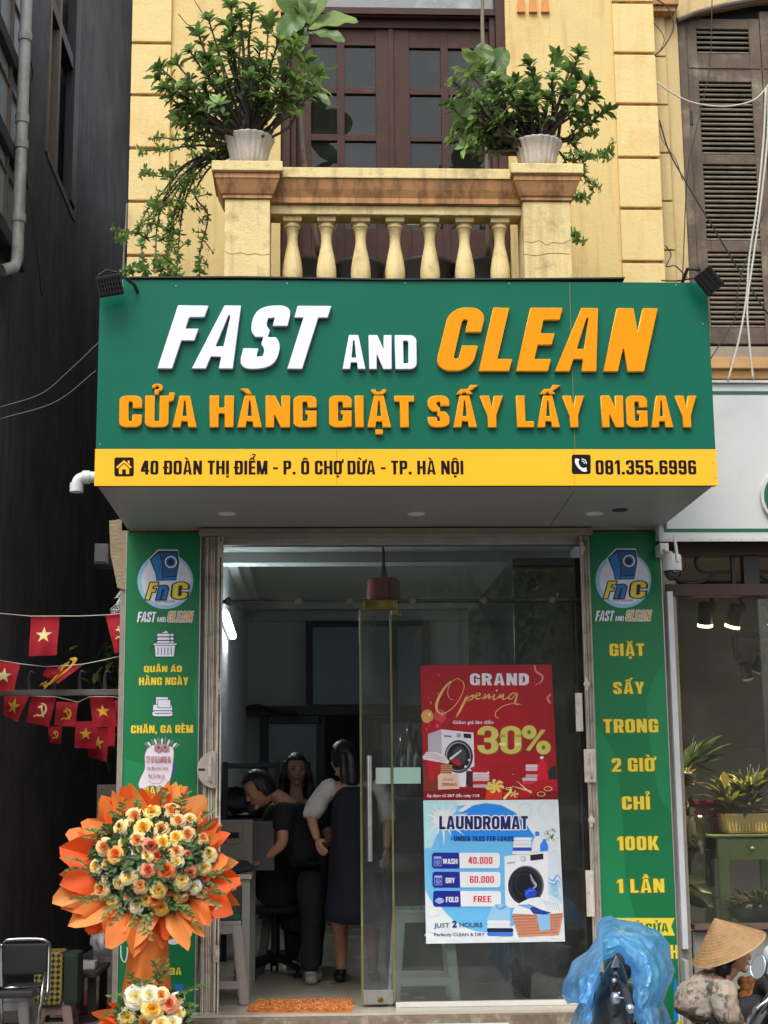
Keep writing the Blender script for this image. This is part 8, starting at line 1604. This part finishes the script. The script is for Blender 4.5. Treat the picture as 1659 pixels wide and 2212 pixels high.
def plastic_mat():
    m = bpy.data.materials.new('thin_blue_plastic'); m.use_nodes = True; nt = m.node_tree; b = nt.nodes['Principled BSDF']; N = nt.nodes.new; Lk = nt.links.new
    b.inputs['Base Color'].default_value = (*srgb(120, 200, 255), 1); b.inputs['Roughness'].default_value = .3; b.inputs['Coat Weight'].default_value = 1; b.inputs['Coat Roughness'].default_value = .04; b.inputs['Specular IOR Level'].default_value = 1
    tc = N('ShaderNodeTexCoord'); n1 = N('ShaderNodeTexNoise'); n1.inputs['Scale'].default_value = 7; n1.inputs['Detail'].default_value = 3; Lk(tc.outputs['Object'], n1.inputs[0])
    ad = N('ShaderNodeVectorMath'); ad.operation = 'MULTIPLY_ADD'; ad.inputs[1].default_value = (.22, .22, .22); Lk(n1.outputs['Color'], ad.inputs[0]); Lk(tc.outputs['Object'], ad.inputs[2])
    vo = N('ShaderNodeTexVoronoi'); vo.inputs['Scale'].default_value = 11; vo.feature = 'F1'; mp_ = N('ShaderNodeMapping'); mp_.inputs['Scale'].default_value = (1.2, 1.2, .4); Lk(ad.outputs[0], mp_.inputs[0]); Lk(mp_.outputs[0], vo.inputs['Vector']); v2 = N('ShaderNodeTexVoronoi'); v2.inputs['Scale'].default_value = 27; Lk(mp_.outputs[0], v2.inputs['Vector'])
    sm = N('ShaderNodeMath'); sm.operation = 'MULTIPLY_ADD'; sm.inputs[1].default_value = .35; Lk(v2.outputs['Distance'], sm.inputs[0]); Lk(vo.outputs['Distance'], sm.inputs[2])
    bp = N('ShaderNodeBump'); bp.inputs['Strength'].default_value = .5; bp.inputs['Distance'].default_value = .02; Lk(sm.outputs[0], bp.inputs['Height']); Lk(bp.outputs[0], b.inputs['Normal']); Lk(bp.outputs[0], b.inputs['Coat Normal'])
    t = N('ShaderNodeBsdfTranslucent'); t.inputs[0].default_value = (*srgb(150, 214, 255), 1); a = N('ShaderNodeMixShader'); a.inputs[0].default_value = .5; Lk(b.outputs[0], a.inputs[1]); Lk(t.outputs[0], a.inputs[2])
    tr = N('ShaderNodeBsdfTransparent'); tr.inputs[0].default_value = (*srgb(176, 220, 252), 1); c = N('ShaderNodeMixShader'); rg_ = N('ShaderNodeMapRange'); rg_.inputs[1].default_value = .35; rg_.inputs[2].default_value = .65; rg_.inputs[3].default_value = .08; rg_.inputs[4].default_value = .42; Lk(n1.outputs[0], rg_.inputs[0]); Lk(rg_.outputs[0], c.inputs[0]); Lk(a.outputs[0], c.inputs[1]); Lk(tr.outputs[0], c.inputs[2]); Lk(c.outputs[0], nt.nodes['Material Output'].inputs[0]); return m
def resample(P, n):
    P = [V((p[0], p[1], 0)) for p in P]; ds = [0]
    for a, b in zip(P, P[1:]): ds.append(ds[-1] + (b - a).length)
    out = []
    for k in range(n):
        s_ = ds[-1] * k / (n - 1); i = max(j for j in range(len(ds)) if ds[j] <= s_ + 1e-9); i = min(i, len(P) - 2); t = (s_ - ds[i]) / max(1e-9, ds[i + 1] - ds[i]); out.append(P[i].lerp(P[i + 1], t))
    return out
OUTL = [(185, 2060), (195, 1950), (222, 1850), (265, 1790), (255, 1752), (150, 1780), (130, 1745), (152, 1620), (215, 1500), (335, 1375), (370, 1330), (388, 1310), (394, 1215), (440, 1165), (492, 1142), (545, 1178), (620, 1190), (705, 1202), (780, 1235), (850, 1275), (920, 1370), (955, 1470), (965, 1560), (940, 1640), (900, 1720), (880, 1790), (910, 1850), (930, 1950), (960, 2060)]
INL = [(330, 2060), (345, 1955), (358, 1790), (385, 1700), (408, 1640), (415, 1560), (424, 1515), (470, 1470), (510, 1455), (552, 1420), (580, 1450), (602, 1505), (635, 1535), (648, 1610), (660, 1680), (655, 1760), (660, 1850), (690, 1950), (705, 2060)]
NN, NT = 240, 40; oa, ia = resample(OUTL, NN), resample(INL, NN); bm = NB(); g = []
for k in range(NN):
    row = []
    for j in range(NT + 1):
        t = j / NT; p = oa[k].lerp(ia[k], t); Y = MY + .32 - .52 * math.sin(math.pi / 2 * min(1, t * 1.15)) ** .8 + (.05 * (t - .8) * 5 if t > .8 else 0)
        p3 = P3(p.x, p.y, Y); ed = math.sin(math.pi * min(1, t * .96 + .05)) ** .5; al = k / NN
        f = V((al * 7, t * 2.6, 0)); rid = lambda q: 1 - 2 * abs(noise.noise(q))
        fold = abs(rid(V((al * 2.6, t * 4.5, 3)))) ** 2 + .6 * abs(rid(V((al * 5 + t * 1.5, t * 8 - al * 3, 8)))) ** 2 + .3 * abs(rid(V((al * 14 - t * 4, t * 12 + al * 7, 1)))) ** 2
        p3 += V((.016 * noise.noise(f * 2.2 + V((0, 9, 0))), -.034 * fold * ed - .012 * noise.noise(f * 1.2), .012 * noise.noise(f * 3 + V((0, 0, 7))))); row.append(bm.verts.new(p3))
    g.append(row)
for a, b in zip(g, g[1:]):
    for j in range(NT): bm.faces.new((a[j], a[j + 1], b[j + 1], b[j]))
# the sheet's far side, closing over the handlebars
back = [bm.verts.new(P3(p.x * .94 + 34, p.y + 30, MY + .42)) for p in oa]
for k in range(NN - 1): bm.faces.new((g[k + 1][0], back[k + 1], back[k], g[k][0]))
tag(obj('plastic_sheet', bm, plastic_mat(), smooth=True), 'crumpled translucent blue plastic sheet draped over the black motorbike', 'plastic sheet')
sc_ = thing('scooter', 'black scooter with round chrome rimmed mirror cut by the right edge', 'scooter', (P3(1700, 1900, 7.6).x, 7.6, .13)); SY = 7.55
mc = P3(1590, 1530, SY); md = V((-.75, -.5, .25)).normalized(); mu, mv = frame_of(md); bm = NB(); rg = []
for r_, o_ in ((.0001, .03), (.03, .028), (.05, .02), (.058, .004), (.058, -.006)): rg.append([bm.verts.new(mc + md * -o_ + (mu * math.cos(a) * .8 + mv * math.sin(a)) * r_) for a in [k * math.tau / 32 for k in range(32)]])
for a, b in zip(rg, rg[1:]):
    for k in range(32): bm.faces.new((a[k], a[(k + 1) % 32], b[(k + 1) % 32], b[k]))
obj('mirror_shell', fixn(bm), m_gloss, sc_, smooth=True)
bm = NB(); tube(bm, [mc + md * .006 + (mu * math.cos(k * math.tau / 32) * .8 + mv * math.sin(k * math.tau / 32)) * .056 for k in range(33)], .0045, 8); mr = obj('mirror_rim', bm, MATS['silver_trim'], sc_, smooth=True)
bm = NB(); fcs = [bm.verts.new(mc + md * .006 + (mu * math.cos(k * math.tau / 32) * .8 + mv * math.sin(k * math.tau / 32)) * .054) for k in range(32)]; bm.faces.new(fcs); obj('mirror_glass', bm, M('mirror_silver', (.35, .36, .36), .05, 0, metal=1), sc_)
bm = NB(); tube(bm, catmull([mc + md * -.02, P3(1650, 1600, SY), P3(1690, 1680, SY), P3(1700, 1800, SY)], 6), .008, 8); obj('mirror_stalk', bm, m_gloss, sc_, smooth=True)
bm = NB(); blob(bm, [(P3(1760, 1650, SY), .03), (P3(1720, 1770, SY), .05), (P3(1665, 1860, SY), .055), (P3(1600, 1960, SY), .06), (P3(1570, 2100, SY), .07), (P3(1570, 2300, SY), .09)]); blob(bm, [(P3(1640, 2250, SY), .1), (V((P3(1700, 2000, SY).x + .1, SY + .5, .3)), .13), (V((P3(1700, 2000, SY).x + .3, SY + 1.1, .36)), .12)]); obj('body', bm, m_gloss, sc_, smooth=True)
bm = NB(); tube(bm, catmull([P3(1575, 1845, SY - .055), P3(1610, 1815, SY - .06), P3(1645, 1790, SY - .06), P3(1690, 1740, SY - .05)], 5), .009, 8); obj('chrome_trim', bm, MATS['silver_trim'], sc_, smooth=True)
bm = NB(); pillow(bm, P3(1690, 1450, SY + .1), .04, .05, .05, 2.4); obj('handlebar', bm, M('pale_grey_helmet', (.5, .5, .5), .3), sc_, smooth=True)
bm = NB()
for y_, o_ in ((SY, 0), (SY + 1.1, .3)): tube(bm, [V((P3(1700, 2000, SY).x + o_, y_ + .2 * math.cos(a), .33 + .2 * math.sin(a))) for a in [k * math.tau / 28 for k in range(29)]], .045, 10)
obj('tyre', bm, m_rub, sc_, smooth=True)

# ------------------------------------------------------------------ plant shop things
m_olv = M('olive_green_paint', srgb(146, 164, 108), .5, .06, 6); OT = thing('side_table', 'olive green side table with drawer behind the plant shop glass', 'table', tuple(P3(1500, 1190, 10.1))); TY = 10.0
a, b = P3(1240, 575, TY), P3(1800, 550, TY); bm = NB(); box(bm, a.x, b.x, TY, TY + .45, a.z, b.z, .005); obj('tabletop', bm, m_olv, OT)
a, b = P3(1345, 745, TY), P3(1780, 578, TY); bm = NB(); box(bm, a.x, b.x, TY + .03, TY + .43, a.z, b.z - .002, .003); obj('drawer', bm, m_olv, OT)
k_ = P3(1545, 660, TY); bm = NB(); tube(bm, [(k_.x, TY + .03, k_.z), (k_.x, TY + .01, k_.z), (k_.x, TY - .005, k_.z)], [.008, .012, .016], 14); obj('drawer_knob', bm, m_olv, OT, smooth=True)
a, b = P3(1322, 1230, TY), P3(1368, 578, TY); zf = .315
for x in (a.x, P3(1740, 800, TY).x):
    for y in (TY + .01, TY + .4): bm = NB(); box(bm, x, x + b.x - a.x, y, y + .045, zf, b.z - .003, .003); obj('leg', bm, m_olv, OT)
a, b = P3(1369, 1050, TY), P3(1735, 1030, TY); bm = NB(); box(bm, a.x, b.x, TY + .06, TY + .4, a.z, b.z, .003); obj('shelf', bm, m_olv, OT)
pz = P3(1500, 546, TY).z + .003; m_plr = M('cream_fluted_planter', srgb(224, 200, 140), .5, .08, 8); PL = thing('planter_box', 'cream fluted planter with trailing plants on the olive table', 'planter', tuple(P3(1540, 545, TY + .2)))
x0, x1 = P3(1366, 400, TY).x, P3(1800, 400, TY).x; zt2 = P3(1500, 398, TY).z; bm = NB()
rings = [[bm.verts.new(p) for p in ((x0 + o_, TY + .06 + o_, z), (x1 - o_, TY + .06 + o_, z), (x1 - o_, TY + .3 - o_, z), (x0 + o_, TY + .3 - o_, z))] for o_, z in ((.02, pz), (.02, pz + .015), (.012, pz + .018), (0, zt2 - .01), (0, zt2), (.012, zt2), (.014, zt2 - .02))]
for a, b in zip(rings, rings[1:]):
    for k in range(4): bm.faces.new((a[k], a[(k + 1) % 4], b[(k + 1) % 4], b[k]))
bm.faces.new(rings[0][::-1]); bm.faces.new(rings[-1]); pb = obj('planter', fixn(bm), m_plr, PL)
bm = NB()
for k in range(16): x = x0 + .02 + (x1 - x0 - .04) * k / 16; obox(bm, (x, TY + .064, (pz + zt2) / 2), (.0045, 0, 0), (0, .004, -.0), (0, .008, (zt2 - pz) * .4))
obj('fluting', bm, m_plr, PL)
m_var = leafmat('yellow_green_leaf', (.2, .2, .045), .3); m_dk = leafmat('shop_dark_leaf', (.035, .055, .025), .25); m_varw = leafmat('pale_leaf_tip', (.35, .33, .14), .3); m_dry = leafmat('brown_leaf', (.14, .09, .05), .25)
def bushy(name, label, c, rx, ry, rz, n, L_, mats_, root=None, up=.5, cat='plant'):
    bm = NB(); c = V(c)
    for k in range(n):
        a = rnd.uniform(0, math.tau); e = rnd.uniform(-.15, 1); d = V((math.cos(a), math.sin(a), up + e)).normalized(); r_ = rnd.uniform(.1, .9); leaf_quad(bm, c + V((d.x * rx * r_, d.y * ry * r_, d.z * rz * r_ * .8)), d + rv(.3), (0, 0, 1), L_ * rnd.uniform(.6, 1.25), L_ * rnd.uniform(.28, .42), rnd.randrange(len(mats_)))
    for k in range(10): d = V((rnd.uniform(-.6, .6) * rx, rnd.uniform(-.5, .5) * ry, rz * rnd.uniform(.4, .9))); tube(bm, [c - V((0, 0, .02)), c + d * .6 + rv(.01), c + d], .003, 4)
    if root: return obj(name, bm, mats_, root, smooth=True)
    return tag(obj(name, bm, mats_, smooth=True), label, cat)
bushy('foliage', '', (P3(1530, 395, TY).x, TY + .18, zt2 + .0), .2, .12, .14, 260, .068, (m_var, m_dk, m_varw, m_dry), PL, .1)
bushy('foliage', '', (P3(1440, 300, TY).x, TY + .2, zt2 + .02), .16, .1, .28, 60, .13, (m_dk, m_var), PL, .6)
bushy('foliage', '', (P3(1600, 250, TY).x, TY + .22, zt2 + .05), .16, .1, .3, 70, .12, (m_dk, m_dk, m_var), PL, .6)
gb_ = P3(1580, 1215, 9.9); GB = thing('planter_bowl', 'dark ribbed bowl of pale leaved plant below the olive table', 'planter', (gb_.x, 9.95, gb_.z)); bm = NB(); lathe(bm, [(.1, 0), (.16, .04), (.18, .09), (.165, .125), (.15, .125), (.14, .1)], (gb_.x + .02, 9.95, gb_.z), 72, flute=.05, nf=36); obj('bowl', fixn(bm), M('dark_ribbed_ceramic', srgb(60, 62, 62), .5, .2, 20), GB, smooth=True)
bushy('foliage', '', (gb_.x + .02, 9.95, gb_.z + .1), .19, .16, .12, 260, .09, (m_var, m_varw, m_dk), GB, .1)
bm = NB(); a, b = P3(1130, 545, 10.3), P3(1365, 330, 10.3); box(bm, a.x, b.x, 10.3, 10.55, a.z, b.z, .004); rbx = thing('gift_box', 'dark red box with pale script behind the cream planter', 'box', tuple(a)); obj('box', bm, M('dark_red_card', srgb(96, 22, 34), .6, .08), rbx)
bm = NB(); box(bm, a.x - .006, b.x + .006, 10.292, 10.556, b.z + .001, b.z + .03, .004); obj('lid', bm, MATS['dark_red_card'], rbx)
for k, pts in enumerate((((1190, 440), (1215, 400), (1225, 440), (1250, 395), (1255, 440), (1275, 430), (1290, 410), (1295, 440), (1330, 425)), ((1195, 468), (1330, 462)))):
    me = fill([ribbon([(P3(x, y, 10.299).x, P3(x, y, 10.299).z) for x, y in pts], .006, 4)]); 
    for v in me.vertices: v.co = V((v.co.x, 10.2985 - .0004 * k, v.co.y))
    obj('script_mark', me, M('pale_box_print', srgb(168, 110, 110), .6), rbx)
bushy('leafy_plant', 'dark broad leaved plant at the left inside the plant shop', P3(1040, 90, 10.6), .22, .15, .3, 46, .2, (m_dk, m_dk, m_lfd), None, .4)
bushy('leafy_plant', 'dusky flowering plant low behind the right green board', P3(1060, 430, 10.4), .14, .12, .2, 120, .06, (m_dk, m_dry, M('dim_pink_petal', srgb(120, 84, 84), .7)), None, .4)
bushy('leafy_plant', 'twiggy dark plant in the glass vase inside the plant shop', P3(1110, 700, 10.2), .18, .12, .22, 170, .06, (m_dk, m_dry, m_lfd), None, .4)
c = P3(1150, 640, 10.25); vs_ = thing('glass_vase', 'tall clear glass vase with bright edges behind the green board', 'vase', tuple(c)); bm = NB(); lathe(bm, [(.085, -.26), (.095, -.25), (.1, .2), (.096, .2), (.09, -.24)], c, 36, cap=False); obj('glass', bm, glass_mat('vase_glass', (.85, .88, .86), 2.2, .02, .05), vs_, smooth=True)
bm = NB()
for (x0_, y0_, x1_, y1_, wd) in ((1040, 880, 1180, 880, .09), (1040, 960, 1250, 1060, .12), (1050, 1020, 1200, 1075, .08), (1045, 900, 1230, 960, .07)): a, b = P3(x0_, y0_, 10.0), P3(x1_, y1_, 9.85); leaf_quad(bm, a, b - a, (0, -1, .5), (b - a).length, wd, rnd.randrange(2), seg=6)
tag(obj('leafy_plant', bm, (m_dk, m_var), smooth=True), 'plant with long pale edged leaves low beside the right green board', 'plant')
bm = NB(); a, b = P3(960, 106, 10.2), P3(1096, 92, 10.2); box(bm, a.x, b.x, 10.2, 10.4, a.z, b.z, .003); tag(obj('small_shelf', bm, M('bright_shelf_edge', (.7, .68, .62), .5)), 'small pale shelf edge beside the right green board', 'shelf')
bushy('leafy_plant', 'dry yellowish plant under the small pale shelf', P3(1040, 190, 10.25), .07, .06, .14, 70, .09, (m_var, m_dry, m_dk), None, .2)
bm = NB(); a, b = P3(1085, 480, 10.3), P3(1165, 350, 10.3); box(bm, a.x, b.x - .03, 10.3, 10.32, a.z - .02, b.z, .002); tag(obj('leaning_card', bm, M('dim_card', srgb(110, 104, 98), .7)), 'dim card leaning beside the dark red box', 'card')

# ------------------------------------------------------------------ across the street, behind the camera (seen mirrored in the glass)
m_opw = M('dull_cream_plaster', srgb(150, 140, 118), .85, .15, 1.2, spots=srgb(110, 100, 84)); m_opg = M('dark_window', (.02, .022, .025), .2, .1)
for k, (x0, x1, hgt, lab) in enumerate(((-9, -2.6, 8.2, 'dull cream house across the street, left one'), (-2.5, 3.2, 9.4, 'taller dull cream house straight across the street'), (3.3, 10, 7.8, 'dull cream house across the street, right one'))):
    r = thing('opposite_house', lab, 'house', ((x0 + x1) / 2, -15, 0)); bm = NB(); box(bm, x0, x1, -20, -15, 0, hgt); obj('wall', bm, m_opw, r)
    for i in range(3):
        for j in range(2):
            xa = x0 + .5 + i * (x1 - x0 - .8) / 3; bm = NB(); box(bm, xa, xa + 1.1, -15.0, -14.96, .4 + j * 3.4, 2.6 + j * 3.4); obj('window', bm, m_opg, r)
for k, (x, y, h_) in enumerate(((3.4, -8.2, 6.6), (-3.6, -9.0, 7.0))):
    r = thing('street_tree', ('leafy street tree behind the camera on the right', 'leafy street tree behind the camera on the left')[k], 'tree', (x, y, 0)); bm = NB(); tube(bm, catmull([(x, y, -.05), (x + .05, y, 2), (x - .05, y, 4), (x + .1, y, h_ - 1)], 6), [.17 - .006 * i for i in range(19)], 10)
    for j in range(7): a = j * .9; tube(bm, [(x, y, 3.2 + j * .35), (x + .8 * math.cos(a), y + .8 * math.sin(a), 4.2 + j * .4)], [.06, .02], 6)
    obj('trunk', bm, m_bark, r, smooth=True); bm = NB()
    for j in range(2200):
        d = rv(1); 
        if d.length > 1: continue
        leaf_quad(bm, Vector((x + d.x * 1.7, y + d.y * 1.6, h_ - 1.2 + d.z * 1.9)) + rv(.2), rv(1), (0, 0, 1), .22, .1, rnd.randrange(2), seg=2)
    obj('crown', bm, (m_lfd, m_lf), r)
